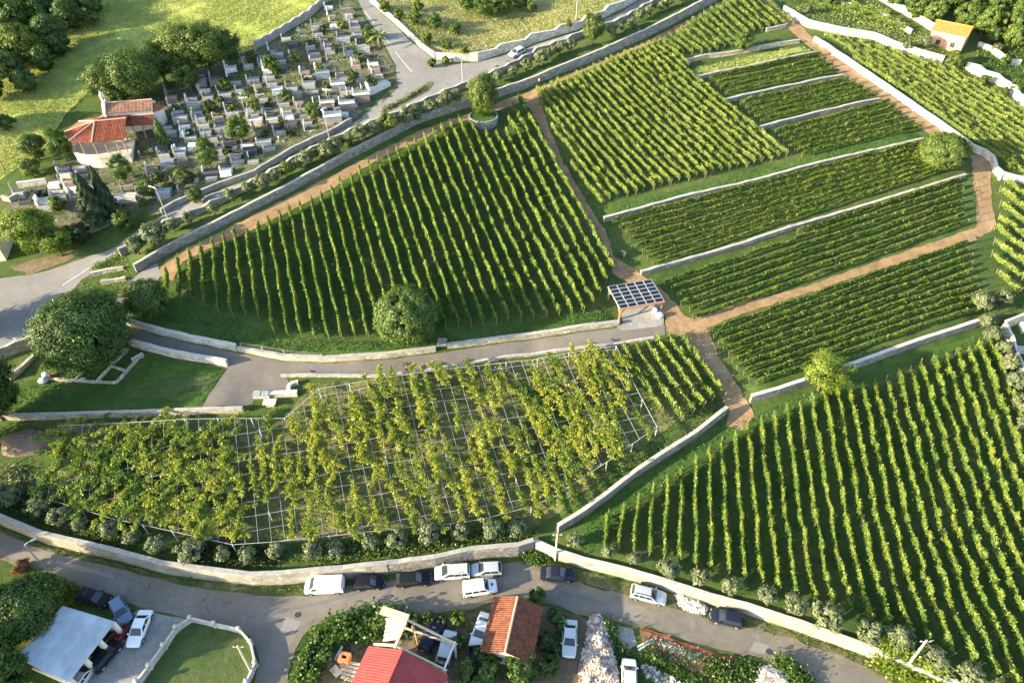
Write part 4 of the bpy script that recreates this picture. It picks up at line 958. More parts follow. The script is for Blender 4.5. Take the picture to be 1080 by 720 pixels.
for i, (x, y, r, mt, tn, lb) in enumerate([(484,650,10,'leaf_yellow',.35,'yellow shrub beside the white saloon by the hut'),(466,652,7,'leaf_broad',.4,'round dark shrub by the roadside west of the hut'),(484,676,9,'leaf_broad',.5,'green shrub between the scrap cars and the white saloon'),(452,650,9,'leaf_broad',.45,'low green shrub at the roadside above the unfinished frame'),(437,652,8,'leaf_bright',.4,'light green sapling beside the rusty beam'),(335,672,8,'leaf_broad',.5,'leafy bush at the corner of the side lane'),(345,690,9,'leaf_bright',.25,'green undergrowth bush by the pale planks')]):
    tree(x, y, r, lb, .85, mat=mt, lo=.02, tone=tn, cat='shrub')
# hedge of climbing vines on the plot
def mass(name, pts, r, label, cat, mat, n, leaf, H, tone=.5, kind='thing', group=None):
    g = np.random.default_rng(n+int(pts[0][0])); W = hits(pts); c = []
    seg = np.array([np.linalg.norm(W[i+1]-W[i]) for i in range(len(W)-1)]); cs = np.concatenate([[0], np.cumsum(seg)])
    u = g.uniform(0, cs[-1], n); x = np.interp(u, cs, W[:,0])+g.normal(0, r*.5, n); y = np.interp(u, cs, W[:,1])+g.normal(0, r*.5, n)
    lob = .65+.35*np.sin(u*1.7)*np.sin(u*.6+1)
    z = h(x, y)+np.abs(g.normal(.5, .3, n))*H*lob
    c = np.stack([x, y, z], 1); b = W[0]
    o = mesh_obj(name, quads_mesh(name, leaf_quads(c, leaf, g, .5)-b, M[mat], tone+g.normal(0, .16, n)+.2*(lob-.65)), None, b)
    tag(o, label, cat, group, kind); return o
mass('vine_hedge', [(350,668),(372,660),(398,656),(425,660)], 1.7, 'big-leaved climbing vine hedge along the roadside of the building plot', 'hedge', 'leaf_bright', 5200, .24, 1.9, .42)
mass('vine_hedge', [(312,724),(322,700),(330,680),(336,668)], .7, 'overgrown vine row at the western side of the building plot', 'hedge', 'leaf_bright', 1800, .2, 1.7, .5)
mass('vine_hedge', [(327,728),(336,704),(346,684)], .6, 'second overgrown vine row inside the building plot', 'hedge', 'leaf_bright', 1500, .2, 1.6, .45)
mass('creeper', [(928,691),(945,702),(965,713),(985,724)], 1.8, 'yellow-green creeper spilling over the end of the cream wall', 'creeper', 'leaf_yellow', 4200, .18, 2.4, .42)
mass('plant_row', [(684,692),(700,700),(715,708),(734,720)], .55, 'row of leafy green garden plants beside the rusty soil', 'plants', 'leaf_bright', 1500, .17, .7, .25)
mass('bramble_thicket', [(752,706),(768,712),(785,706),(800,714)], 1.3, 'green bramble thicket below the red barrier net', 'thicket', 'leaf_broad', 1700, .18, .7, .45)
mass('bramble_thicket', [(640,660),(645,690),(662,692)], 1.2, 'green weeds thicket between the rubble heap and the gravel patch', 'thicket', 'leaf_broad', 1600, .18, .9, .4)
mass('bramble_thicket', [(822,700),(838,712),(850,722)], 1.3, 'bramble thicket behind the pale rubble heap at the bottom edge', 'thicket', 'leaf_bright', 1800, .18, 1.2, .35)
mass('ivy_hedge', [(594,652),(590,670),(584,694)], .45, 'narrow ivy hedge between the hut and the parked silver saloon', 'hedge', 'leaf_broad', 1300, .17, 1.4, .4)
mass('roadside_shrubs', [(555,588),(566,590),(575,592)], .9, 'light green weeds at the wall corner behind the navy saloon', 'weeds', 'leaf_bright', 900, .16, 1.0, .5)
mass('roadside_weeds', [(60,619),(72,628),(82,634)], 1.1, 'pale weeds beside the pale roofed shed', 'weeds', 'leaf_yellow', 1200, .16, .9, .3)
mass('island_plants', [(405,117),(425,107),(448,93)], .7, 'low hedge of plants on the traffic island of the upper road', 'plants', 'leaf_olive', 1500, .15, .9, .5)
mass('flower_bed', [(100,283),(112,279),(126,270)], 1.0, 'weedy planting bed beside the end of the concrete parapet', 'plants', 'leaf_yellow', 800, .14, .6, .3)
# grass you could not count
def tufts(name, poly, n, leaf, hh, mat, tone=.5, seed=3):
    g = np.random.default_rng(seed); W = np.array([hit(x, y)[:2] for x, y in poly]); lo, hi = W.min(0), W.max(0)
    P = g.uniform(lo, hi, (n*3, 2)); ins = np.zeros(len(P), bool); j = len(W)-1
    for i in range(len(W)):
        c = ((W[i,1] > P[:,1]) != (W[j,1] > P[:,1])) & (P[:,0] < (W[j,0]-W[i,0])*(P[:,1]-W[i,1])/(W[j,1]-W[i,1]+1e-12)+W[i,0]); ins ^= c; j = i
    P = P[ins][:n]
    den = np.sin(P[:,0]*.23+.7*np.sin(P[:,1]*.19))*np.sin(P[:,1]*.31+1.1)+np.sin(P[:,0]*.9)*np.sin(P[:,1]*1.1)*.5
    P = P[den+g.normal(0,.5,len(P)) > -.6]; den = np.sin(P[:,0]*.23)*np.sin(P[:,1]*.31)
    z = h(P[:,0], P[:,1])+g.uniform(.02, hh, len(P))
    c = np.column_stack([P, z]); V = leaf_quads(c, leaf, g, .0, .5)
    o = mesh_obj(name, quads_mesh(name, V, M[mat], tone+den*.12+g.normal(0, .08, len(P))))
    tag(o, kind='stuff')
tufts('meadow_grass', [(-40,205),(0,188),(45,160),(70,120),(110,80),(165,40),(215,70),(268,50),(296,34),(326,16),(350,-5),(200,-20),(-40,-10)], 90000, .15, .45, 'leaf_meadow', .5, 3)
tufts('meadow_grass', [(392,-2),(415,18),(432,33),(447,46),(461,56),(504,58),(541,46),(579,34),(609,25),(650,6),(680,-12)], 30000, .15, .5, 'leaf_meadow', .55, 4)
tufts('vineyard_grass', [(592,566),(640,535),(700,492),(770,448),(850,415),(950,383),(1040,351),(1046,362),(980,382),(907,410),(827,436),(769,462),(700,512),(640,552),(620,588)], 9000, .13, .22, 'leaf_lush', .5, 5)
tufts('vineyard_grass', [(165,303),(232,332),(285,352),(345,360),(396,360),(455,355),(500,345),(575,335),(640,324),(645,340),(533,354),(460,364),(410,370),(300,372),(250,364),(167,342)], 9000, .13, .25, 'leaf_lush', .5, 6)
tufts('terrace_grass', [(722,76),(745,70),(800,58),(848,50),(856,54),(800,67),(734,80)], 2500, .18, .4, 'leaf_meadow', .45, 7)
tufts('terrace_grass', [(636,222),(700,204),(780,186),(850,166),(965,140),(972,147),(850,174),(780,193),(717,207),(642,227)], 4500, .14, .25, 'leaf_lush', .6, 8)
tufts('verge_grass', [(0,554),(51,575),(128,593),(175,606),(218,612),(268,618),(300,617),(325,616),(322,627),(268,625),(210,618),(128,600),(60,584),(0,562)], 4200, .12, .3, 'leaf_lush', .6, 9)
tufts('verge_grass', [(563,584),(615,602),(660,613),(700,625),(747,640),(785,650),(840,668),(904,691),(960,718),(950,722),(888,692),(840,676),(755,654),(665,630),(588,604)], 5200, .12, .3, 'leaf_lush', .5, 10)
tufts('garden_grass', [(40,400),(150,376),(238,389),(219,416),(212,428),(120,431),(0,434),(0,405)], 5000, .12, .2, 'leaf_lush', .4, 12)
tufts('pergola_grass', [(60,446),(160,444),(300,441),(330,404),(400,401),(447,396),(533,381),(640,369),(690,362),(755,413),(700,455),(640,500),(590,540),(555,560),(480,562),(380,566),(245,578),(120,548),(48,530)], 34000, .13, .35, 'leaf_pergola', .32, 13)
tufts('plot_weeds', [(480,645),(520,640),(560,690),(600,720),(480,720),(440,690)], 2500, .15, .35, 'leaf_broad', .5, 14)
tufts('plot_weeds', [(680,672),(740,690),(790,700),(780,722),(660,722)], 2200, .15, .35, 'leaf_broad', .5, 15)
tufts('plot_weeds', [(325,665),(420,652),(400,690),(370,722),(310,722)], 2500, .17, .4, 'leaf_broad', .5, 16)

tufts('cemetery_grass', [(150,165),(178,120),(180,96),(212,80),(268,58),(298,42),(346,8),(371,6),(398,52),(412,74),(394,100),(342,136),(266,175),(190,205),(118,228),(40,236),(20,206),(66,178),(110,200)], 9000, .2, .5, 'leaf_meadow', .3, 21)

g_ = np.random.default_rng(99); k_ = 0
tree(286,66,11,'rounded green tree in the upper graves near the back wall', 1.0, mat='leaf_bright', lo=.06, tone=.45)
tree(330,116,11,'leafy green tree among the eastern graves by the roadside', 1.0, mat='leaf_bright', lo=.06, tone=.5)
tree(205,205,10,'green tree at the lower edge of the graves near the lamp post', 1.0, mat='leaf_broad', lo=.06, tone=.5)
for x, y in [(185,112),(200,140),(182,160),(232,104),(243,112),(262,95),(282,110),(290,75),(310,60),(325,45),(340,30),(352,50),(336,70),(320,82),(345,90),(278,140),(296,128),(322,112),(240,158),(165,185),(150,212),(98,226),(44,205),(283,62),(360,25),(378,60),(305,140),(214,180),(178,196)]:
    k_ += 1
    tree(x, y, g_.uniform(4, 7), f'{ordw(k_)} small bush planted between the graves, of the low ones', g_.uniform(.6, .9), mat=('leaf_bright','leaf_yellow','leaf_broad','leaf_dark')[k_ % 4], lo=.02, tone=.35, cat='shrub', group='low bushes between the graves', nclump=22)

tufts('hillside_grass', [(835,10),(870,-4),(925,3),(960,30),(985,40),(1017,66),(1055,84),(1080,108),(1080,122),(1017,78),(993,70),(947,55),(890,42),(850,30)], 9000, .17, .4, 'leaf_meadow', .35, 31)
tufts('hillside_grass', [(1030,40),(1080,50),(1090,100),(1060,86),(1030,70)], 4000, .17, .4, 'leaf_lush', .6, 32)
tufts('roadside_grass', [(84,300),(97,287),(130,268),(142,290),(122,322),(112,322),(100,330),(86,310)], 2200, .13, .35, 'leaf_meadow', .35, 33)
tufts('wall_grass', [(592,560),(640,528),(700,484),(760,438),(756,418),(700,452),(640,490),(590,530)], 5000, .14, .35, 'leaf_lush', .6, 34)
tufts('wall_grass', [(0,540),(60,560),(130,580),(250,597),(400,588),(550,572),(560,556),(400,570),(250,578),(120,552),(48,534),(0,520)], 5000, .14, .35, 'leaf_lush', .35, 35)

for i, (a, b, m_, lb) in enumerate([((96,556),(135,566),'leaf_broad','dark undergrowth between the western olive bushes'),((206,585),(290,588),'leaf_dark','dark undergrowth in the middle of the lower olive row'),((335,584),(450,572),'leaf_broad','undergrowth behind the wall above the black cars'),((455,568),(555,562),'leaf_broad','leafy undergrowth between the pergola and the grey wall'),((8,528),(60,545),'leaf_dark','dark undergrowth at the western end of the olive row'),((4,500),(46,520),'leaf_olive','grey-green scrub below the soil mound')]):
    mass('undergrowth', [a, ((a[0]+b[0])/2, (a[1]+b[1])/2), b], 1.7, lb, 'undergrowth', m_, 2600, .16, 1.1, .5, group='undergrowth of the olive row')

print('PERGOLA', NV, 'ROWS', FIELD_ROWS)
# ------------------------------------------------------------------ cemetery
TOMB = {}
TM = {'grey granite': 'tomb_grey', 'white marble': 'tomb_white', 'dark granite': 'tomb_dark', 'brown stone': 'tomb_brown', 'pale limestone': 'tomb_pale', 'bluish grey': 'tomb_blue'}
for k, c in dict(tomb_grey=(.26,.26,.255), tomb_white=(.62,.61,.58), tomb_dark=(.055,.058,.065), tomb_brown=(.22,.18,.15), tomb_pale=(.47,.44,.38), tomb_blue=(.22,.24,.265)).items():
    M[k] = mat_plain(k, c, .55, .35, var=.2, scale=2.5)
def tomb_base(kind, g):
    mb = MB(); l, w = {'box':(2.4,1.25),'kerb':(2.3,1.15),'vault':(2.7,1.9),'double':(2.5,2.1)}[kind]
    if kind == 'kerb':
        mb.box(-l/2,l/2,-w/2,w/2,-1.0,.22); mb.box(-l/2+.12,l/2-.12,-w/2+.12,w/2-.12,.22,.27,1)
    else:
        hh = {'box':.62,'vault':.95,'double':.6}[kind]
        mb.box(-l/2-.12,l/2+.12,-w/2-.12,w/2+.12,-1.2,.14)
        mb.box(-l/2,l/2,-w/2,w/2,.14,hh)
        if kind == 'double':
            for s in (-1, 1): mb.hexa([(-l/2-.06,s*w/4-w/4+.02,hh),(l/2+.06,s*w/4-w/4+.02,hh),(l/2+.06,s*w/4+w/4-.02,hh),(-l/2-.06,s*w/4+w/4-.02,hh)],
                                      [(-l/2-.02,s*w/4-w/4+.06,hh+.14),(l/2+.02,s*w/4-w/4+.06,hh+.10),(l/2+.02,s*w/4+w/4-.06,hh+.10),(-l/2-.02,s*w/4+w/4-.06,hh+.14)])
        else:
            mb.hexa([(-l/2-.07,-w/2-.07,hh),(l/2+.07,-w/2-.07,hh),(l/2+.07,w/2+.07,hh),(-l/2-.07,w/2+.07,hh)],
                    [(-l/2,-w*.36,hh+.2),(l/2,-w*.36,hh+.14),(l/2,w*.36,hh+.14),(-l/2,w*.36,hh+.2)])
    return mb
def headstone(kind):
    mb = MB()
    if kind == 'slab': mb.prism([(-.09,-.5),(.09,-.5),(.09,.5),(-.09,.5)], .0, 1.25); mb.hexa([(-.09,-.5,1.25),(.09,-.5,1.25),(.09,.5,1.25),(-.09,.5,1.25)], [(-.09,-.25,1.5),(.09,-.25,1.5),(.09,.25,1.5),(-.09,.25,1.5)])
    elif kind == 'cross':
        mb.hexa([(-.25,-.35,0),(.25,-.35,0),(.25,.35,0),(-.25,.35,0)], [(-.14,-.2,.8),(.14,-.2,.8),(.14,.2,.8),(-.14,.2,.8)])
        mb.box(-.09,.09,-.09,.09,.8,2.1); mb.box(-.085,.085,-.38,-.09,1.5,1.68); mb.box(-.085,.085,.09,.38,1.5,1.68)
    elif kind == 'wide': mb.box(-.1,.1,-.75,.75,0,1.15); mb.box(-.16,.16,-.3,.3,1.15,1.65)
    elif kind == 'obelisk':
        mb.box(-.32,.32,-.32,.32,0,.7); mb.hexa([(-.22,-.22,.7),(.22,-.22,.7),(.22,.22,.7),(-.22,.22,.7)], [(-.12,-.12,2.2),(.12,-.12,2.2),(.12,.12,2.2),(-.12,.12,2.2)]); mb.hexa([(-.12,-.12,2.2),(.12,-.12,2.2),(.12,.12,2.2),(-.12,.12,2.2)], [(-.02,-.02,2.4),(.02,-.02,2.4),(.02,.02,2.4),(-.02,.02,2.4)])
    return mb
CHX = dict(box=-1.15, kerb=-1.0, vault=-1.3, double=-1.2)
def tomb_mesh(kind, stone):
    if (kind, stone) not in TOMB: TOMB[kind, stone] = tomb_base(kind, None).mesh('grave', [M[TM[stone]], M['gravepath'] if kind == 'kerb' else M[TM[stone]]])
    return TOMB[kind, stone]
def head_mesh(kind, stone):
    if (kind, stone) not in TOMB: TOMB[kind, stone] = headstone(kind).mesh('headstone', M[TM[stone]])
    return TOMB[kind, stone]
vs_ = MB(); vs_.tube([(0,0,0),(0,0,.12),(0,0,.3)], [.06,.11,.08], 7); vs_.blob((0,0,.42), (.17,.17,.14), 1, 3, .4)
VASE = {c: vs_.mesh('flower_vase', [M['tomb_pale'], M[m]]) for c, m in (('red','lamp_red'),('white','plate'),('yellow','leaf_yellow'))}
CPOLY = [(150,165),(178,120),(180,96),(212,80),(238,68),(268,58),(298,42),(328,24),(346,8),(371,6),(382,26),(398,52),(412,74),(409,86),(394,100),(366,124),(342,136),(306,151),(266,175),(231,188),(190,205),(172,214),(140,214),(118,228),(108,232),(120,214),(140,190),(166,168)]
CPOLY2 = [(20,206),(52,199),(58,186),(66,178),(84,178),(112,205),(112,225),(78,238),(74,222),(48,224),(22,212)]
EXC = [(251,138,13),(216,167,12),(267,111,7),(302,104,7),(221,114,7),(236,91,6),(190,187,8),(196,189,8),(154,200,9),(126,185,9),(92,222,15),(104,218,8),(371,82,7),(391,89,8),(60,217,9),(168,148,6),(401,52,8),(388,38,7)]
def inpoly(x, y, P):
    c = False; j = len(P)-1
    for i in range(len(P)):
        if (P[i][1] > y) != (P[j][1] > y) and x < (P[j][0]-P[i][0])*(y-P[i][1])/(P[j][1]-P[i][1])+P[i][0]: c = not c
        j = i
    return c
def graves():
    g = np.random.default_rng(42); cells = []
    for col in range(-14, 20):
        offj = g.uniform(-3, 3)
        for r in range(-24, 26):
            sc = 1.0; x = 230+17.2*col+3.3*r; y = 125-3.4*col+7.0*r+offj
            x += g.normal(0, 1.1); y += g.normal(0, .6)
            if not (inpoly(x, y, CPOLY) or inpoly(x, y, CPOLY2)): continue
            if any((x-a)**2+((y-b)*1.2)**2 < c*c for a, b, c in EXC): continue
            cells.append([col, r, x, y])
    cols = sorted({c[0] for c in cells}); cnt = {}; n = 0
    cells.sort(key=lambda c: (c[0], -c[1]))
    last = {}
    for col, r, x, y in cells:
        if g.random() < .05: continue
        cx = cols.index(col)+1; k = cnt.get(cx, 0)+1
        p = hit(x, y); 
        if p[0] < -66 and p[1] > 125 and x > 60 and x < 168 and y < 168: continue
        kind = g.choice(['box','kerb','vault','double'], p=[.5,.17,.2,.13])
        stone = g.choice(list(TM), p=[.36,.10,.12,.16,.08,.18])
        prev = last.get(cx)
        if prev is not None and prev[1] in ('vault','double') and kind in ('vault','double'): kind = 'box'
        cnt[cx] = k; last[cx] = (p, kind); n += 1
        rz = R(9)+g.normal(0, .05)
        o = mesh_obj('grave', tomb_mesh(kind, stone), None, p, rz)
        o.scale = (g.uniform(.75, 1.05), g.uniform(.75, .98), g.uniform(.6, 1.25))
        look = {'box':'raised','kerb':'flat kerbed','vault':'tall vault','double':'double'}[kind]
        if g.random() < .86:
            hk = g.choice(['slab','cross','wide','obelisk'], p=[.46,.2,.26,.08])
            hs = stone if g.random() < .5 else g.choice(['pale limestone','white marble','grey granite'])
            ho = mesh_obj('headstone', head_mesh(hk, hs), o, (CHX[kind], 0, .1 if kind == 'kerb' else .45))
        if g.random() < .35:
            c = g.choice(list(VASE)); mesh_obj('flower_vase', VASE[c], o, (CHX[kind]+.45, g.uniform(-.3,.3), {'box':.8,'kerb':.28,'vault':1.12,'double':.72}[kind]))
        tag(o, f'{look} {stone} grave, {ordw(k)} from the roadside in the {ordw(cx)} column eastward', 'grave', 'graves of the hillside cemetery', 'thing')
    return n
NGRAVE = graves()
def vault(px, py, l, w, hh, stone, label, rz=R(12)):
    p = hit(px, py); o = empty('burial_vault', p, rz); tag(o, label, 'tomb', 'large vaults along the cemetery roadside', 'thing')
    mb = MB(); mb.box(-l/2,l/2,-w/2,w/2,-1.5,hh); mb.build('vault_body', M[TM[stone]], o)
    mb = MB(); mb.hexa([(-l/2-.15,-w/2-.15,hh),(l/2+.15,-w/2-.15,hh),(l/2+.15,w/2+.15,hh),(-l/2-.15,w/2+.15,hh)], [(-l/2,-w/2+.2,hh+.28),(l/2,-w/2+.2,hh+.2),(l/2,w/2-.2,hh+.2),(-l/2,w/2-.2,hh+.28)])
    mb.build('lid', M[TM['pale limestone' if stone != 'dark granite' else stone]], o)
    mb = MB(); mb.box(-l/2-.12,-l/2+.06,-w*.3,w*.3,hh+.05,hh+1.1); mb.build('headstone', M['tomb_white'], o)
vault(352,128,3.4,2.4,1.5,'grey granite','flat topped grey vault nearest the road junction lamp')
vault(367,115,3.0,1.8,1.5,'brown stone','brownish vault with a white front end, above the flat grey one')
vault(346,112,2.8,1.5,1.0,'brown stone','low brown vault beside the white fronted one')
vault(382,106,3.2,2.0,1.6,'brown stone','pinkish vault between the brown vault and the white slab')
vault(399,94,5.0,2.0,.9,'white marble','long bright white slab at the eastern tip of the cemetery', R(40))
vault(357,93,2.8,1.8,1.1,'grey granite','grey vault with a pale round front end')
vault(265,163,2.6,1.8,1.1,'dark granite','black ridged vault at the roadside, the more easterly one')
vault(224,186,2.6,1.7,1.1,'dark granite','black ridged vault at the roadside, the more westerly one')
vault(128,212,2.6,1.8,1.0,'white marble','white tomb beside the dark conifers')
vault(52,216,3.4,2.2,1.0,'pale limestone','pale block tomb at the western end of the cemetery')
# palm
def palm():
    p = hit(401,46,0); o = empty('palm_tree', hit(401,50)); tag(o, 'palm tree with drooping fronds at the bend beside the cemetery', 'palm tree', None, 'thing')
    mb = MB(); mb.tube([(0,0,-.3),(.05,0,1.2),(0,.05,2.6)], [.34,.28,.24], 9); mb.build('trunk', M['bark'], o)
    g = np.random.default_rng(5)
    for k in range(26):
        th = k*2.4; up = g.uniform(.1, 1.3); ln = g.uniform(2.0, 2.7); mb = MB(); pts = []
        for i in range(7):
            u = i/6; r = ln*u*math.cos(up*.4); pts.append(Vector((math.cos(th)*r, math.sin(th)*r, 2.6+ln*u*math.sin(up)-1.5*u*u*(1.2-up*.4))))
        side = Vector((-math.sin(th), math.cos(th), 0))
        for i in range(6):
            w0 = .34*math.sin(math.pi*(i+.4)/7); w1 = .34*math.sin(math.pi*(i+1.4)/7) if i < 5 else .02
            for s in (-1, 1):
                mb.add([pts[i], pts[i+1], pts[i+1]+side*s*w1-Vector((0,0,w1*.5)), pts[i]+side*s*w0-Vector((0,0,w0*.5))], [(0,1,2,3)])
        mb.build('frond', M['frond'], o)
M['frond'] = mat_plain('palm_frond', (.10,.135,.03), .6, .3, var=.25, scale=2)
palm()

# ------------------------------------------------------------------ roofs built with real tile relief
def tiled_slope(mb, a, b, c, d, pitch=.26, step=.36, amp=.045, m=0, thick=.10):
    """a,b eave ends; d,c ridge ends above a and b.  ribs run from eave to ridge"""
    a, b, c, d = [Vector(v) for v in (a, b, c, d)]
    nrm = (b-a).cross(d-a).normalized()
    if nrm.z < 0: nrm = -nrm
    L_ = ((b-a).length+(c-d).length)/2; S = (d-a).length
    nu = max(4, int(L_/pitch)*4); nv = max(1, int(S/step)) if step else 1
    vs = []; fs = []
    for j in range(nv):
        for e in (0, 1):
            v = (j+e)/nv; lift = .03*(1-e) if step else 0
            for i in range(nu+1):
                u = i/nu; p = (a+(b-a)*u)*(1-v)+(d+(c-d)*u)*v
                k = math.cos(u*L_/pitch*2*math.pi); vs.append(p+nrm*(thick+amp*k+lift))
    w = nu+1
    for r_ in range(2*nv-1):
        for i in range(nu): fs.append((r_*w+i, r_*w+i+1, (r_+1)*w+i+1, (r_+1)*w+i))
    mb.add(vs, fs, m)
    mb.hexa([a, b, c, d], [a+nrm*thick*.55, b+nrm*thick*.55, c+nrm*thick*.55, d+nrm*thick*.55], m)
    return mb
def gable_house(name, label, cat, R0, ax, Ln, wl, wr, ez, rz, z0, walls, roof, ridge, over=.3, step=.36, pitch=.26, amp=.045, oh=.25, extra=None, group=None):
    """R0 ridge start in plan, ax unit axis; wl / wr half widths on either side"""
    n = np.array([-ax[1], ax[0]])
    o = empty(name, (R0[0], R0[1], z0), math.atan2(ax[1], ax[0])); tag(o, label, cat, group, 'thing')
    E = ez-z0; Z = rz-z0
    def eav(w): return E, w
    mb = MB(); l0, l1 = oh, Ln-oh
    sl = (Z-E)/max(wl, wr)
    yl, yr = wl-over, -(wr-over); zl = Z-(Z-E)*(wl-over)/wl-.06; zr = Z-(Z-E)*(wr-over)/wr-.06
    # walls as one shell with gables
    v = [(l0,yr,-.4),(l1,yr,-.4),(l1,yl,-.4),(l0,yl,-.4),(l0,yr,zr),(l1,yr,zr),(l1,yl,zl),(l0,yl,zl),(l0,0,Z-.06),(l1,0,Z-.06)]
    mb.add(v, [(0,1,5,4),(2,3,7,6),(1,2,6,9,5),(3,0,4,8,7),(4,5,9,8),(7,8,9,6),(0,3,2,1)])
    mb.build('wall', M[walls], o)
    rf = MB(); tiled_slope(rf, (0,wl,E),(Ln,wl,E),(Ln,0,Z),(0,0,Z), pitch, step, amp)
    tiled_slope(rf, (Ln,-wr,E),(0,-wr,E),(0,0,Z),(Ln,0,Z), pitch, step, amp)
    ro = rf.build('roof', M[roof], o)
    rg = MB(); k = max(2, int(Ln/.42))
    for i in range(k):
        u = Ln*i/k; rg.tube([(u,0,Z+.09),(u+Ln/k+.04,0,Z+.10)], [.13,.15], 8)
    rg.build('ridge', M[ridge], ro)
    if extra: extra(o, E, Z, Ln, wl, wr)
    return o
def window(o, x, y, z, w, hh, face, frame='wood', glass='glass', name='window'):
    """face: 0 +x, 1 +y, 2 -x, 3 -y"""
    a = face*math.pi/2
    mb = MB(); mb.box(0,.05,-w/2-.07,w/2+.07,-.07,0); mb.box(0,.05,-w/2-.07,w/2+.07,hh,hh+.07); mb.box(0,.05,-w/2-.07,-w/2,0,hh); mb.box(0,.05,w/2,w/2+.07,0,hh); mb.box(.0,.03,-.025,.025,0,hh)
    f = mb.build(name, M[frame], o, (x,y,z), a)
    mb = MB(); mb.box(.0,.015,-w/2,w/2,0,hh); mb.build('pane', M[glass], f)
# the tiled hut
r0, r1 = plane(546,629,4.1), plane(533,687,4.1); ax = (r1-r0)[:2]; Lh = float(np.linalg.norm(ax)); ax /= Lh
def hut_x(o, E, Z, Ln, wl, wr):
    window(o, Ln-.25, -.9, 1.0, .9, .9, 0)
    mb = MB(); mb.box(0,.06,-.5,.5,0,2.0); d = mb.build('door', M['wood'], o, (Ln-.25, 1.2, 0)); mb = MB(); mb.box(.06,.12,.32,.42,1.0,1.06); mb.build('handle', M['steel'], d)
    mb = MB(); mb.beam((0,-wr-.05,E-.02),(Ln,-wr-.05,E-.02),.1,.1); mb.build('gutter', M['darkmetal'], o)
    window(o, 2.2, wl-.3, 1.2, .8, .8, 1)
gable_house('tiled_hut', 'small hut with red clay tile roof at the lower roadside', 'hut', r0[:2], ax, Lh+.1, 3.1, 2.9, 2.75, 4.1, 0.0, 'plaster', 'tile_hut', 'tile_ridge', extra=hut_x)
# the red metal roof house with an unfinished frame
r0 = plane(425,686,6.2); r1 = plane(410,720,6.2); ax = (r1-r0)[:2]; ax /= np.linalg.norm(ax)
def red_x(o, E, Z, Ln, wl, wr):
    window(o, 3.0, wl-.3, 1.2, 1.1, 1.2, 1); window(o, 6.5, wl-.3, 1.2, 1.1, 1.2, 1); window(o, 4.0, -(wr-.3), 1.2, 1.1, 1.2, 3)
    mb = MB(); mb.box(-.06,0,-.5,.5,0,2.1); d = mb.build('door', M['wood'], o, (.24, -1.5, 0)); mb = MB(); mb.box(-.12,-.06,.3,.4,1.0,1.06); mb.build('handle', M['steel'], d)
gable_house('red_roofed_house', 'house with bright red ribbed metal roof at the bottom edge', 'house', r0[:2], ax, 10.5, 5.25, 4.5, 4.0, 6.2, 0.0, 'plaster', 'metal_red', 'metal_red', step=0, pitch=.30, amp=.014, extra=red_x)
def frame_ext():
    o = empty('timber_frame', (r0[0], r0[1], 0), math.atan2(ax[1], ax[0])); tag(o, 'unfinished roof frame of pale beams beside the red metal roof', 'roof frame', None, 'thing')
    wl, wr = 4.9, 4.0; x0 = -3.4
    def part(nm, p, q, w, hh=None, m='wood_pale'):
        mb = MB(); mb.beam(p, q, w, hh); mb.build(nm, M[m], o)
    for x in (x0, -.35):
        part('rafter', (x,-1.0,6.0), (x,wl,3.9), .20, .24); part('tie_beam', (x,-wr+.2,3.6), (x,wl-.2,3.6), .18, .2)
        part('rafter', (x,-1.2,5.95), (x,-wr,4.2), .2, .24, 'wood_grey')
        part('post', (x,wl-.3,0), (x,wl-.3,3.9), .22, None, 'wire_white'); part('post', (x,-wr+.3,0), (x,-wr+.3,4.1), .22, None, 'wire_white')
    part('ridge_board', (x0-.2,-1.1,6.05), (-.1,-1.1,6.05), .3, .16)
    part('wall_plate', (x0-.2,wl-.3,4.05), (-.1,wl-.3,4.05), .2, .16, 'wire_white')
    part('brace', (x0,wl-.4,2.0), (x0,wl-1.9,3.5), .14); part('brace', (x0,-wr+.4,2.0), (x0,-wr+1.8,3.5), .14)
    part('post', (x0,-.4,0), (x0,-.4,5.9), .16, None, 'wood'); part('post', (x0+.7,-.1,0), (x0+.7,-.1,6.6), .10, None, 'wood')
    for k in range(5):
        part('board', (x0+.2+.5*k,-1.3,5.98-.0*k), (x0+.5+.5*k,-3.6+.15*k,4.95), .42, .04, 'wood_pale' if k % 2 else 'wood_grey')
    part('board', (x0-.1,-1.0,6.18), (x0-.1,-4.4,6.16), 1.0, .06, 'wood_pale')
frame_ext()
# pale roofed shed
def shed():
    q = [plane(x, y, 3.0) for x, y in ((67.7,640),(122,655.5),(73,719),(19,695))]
    c = sum(q)/4; o = empty('open_shed', (c[0], c[1], 0)); tag(o, 'open shed with a flat pale blue roof, half under the big tree', 'shed', None, 'thing')
    P = [Vector((a[0]-c[0], a[1]-c[1], 3.0)) for a in q]; P[0].z += .25; P[3].z += .25
    mb = MB(); mb.hexa([P[3],P[2],P[1],P[0]], [p+Vector((0,0,.14)) for p in (P[3],P[2],P[1],P[0])]); rf = mb.build('roof', M['roof_pale'], o)
    for k in range(1, 7):
        a = P[0].lerp(P[1], k/7)+Vector((0,0,.15)); b = P[3].lerp(P[2], k/7)+Vector((0,0,.15)); mb = MB(); mb.beam(a, b, .05, .03); mb.build('seam', M['roof_pale'], rf)
    inn = [p*.94 for p in P]
    for k in (0, .33, .66, 1):
        p = inn[1].lerp(inn[2], k); mb = MB(); mb.box(p.x-.22,p.x+.22,p.y-.22,p.y+.22,-.2,2.98); mb.build('pillar', M['plaster'], o)
    for a, b in ((0,1),(3,2),(0,3)):
        p, r_ = inn[a], inn[b]; mb = MB(); mb.beam((p.x,p.y,1.35),(r_.x,r_.y,1.35),.18,2.7); mb.build('wall', M['plaster'], o)
shed()
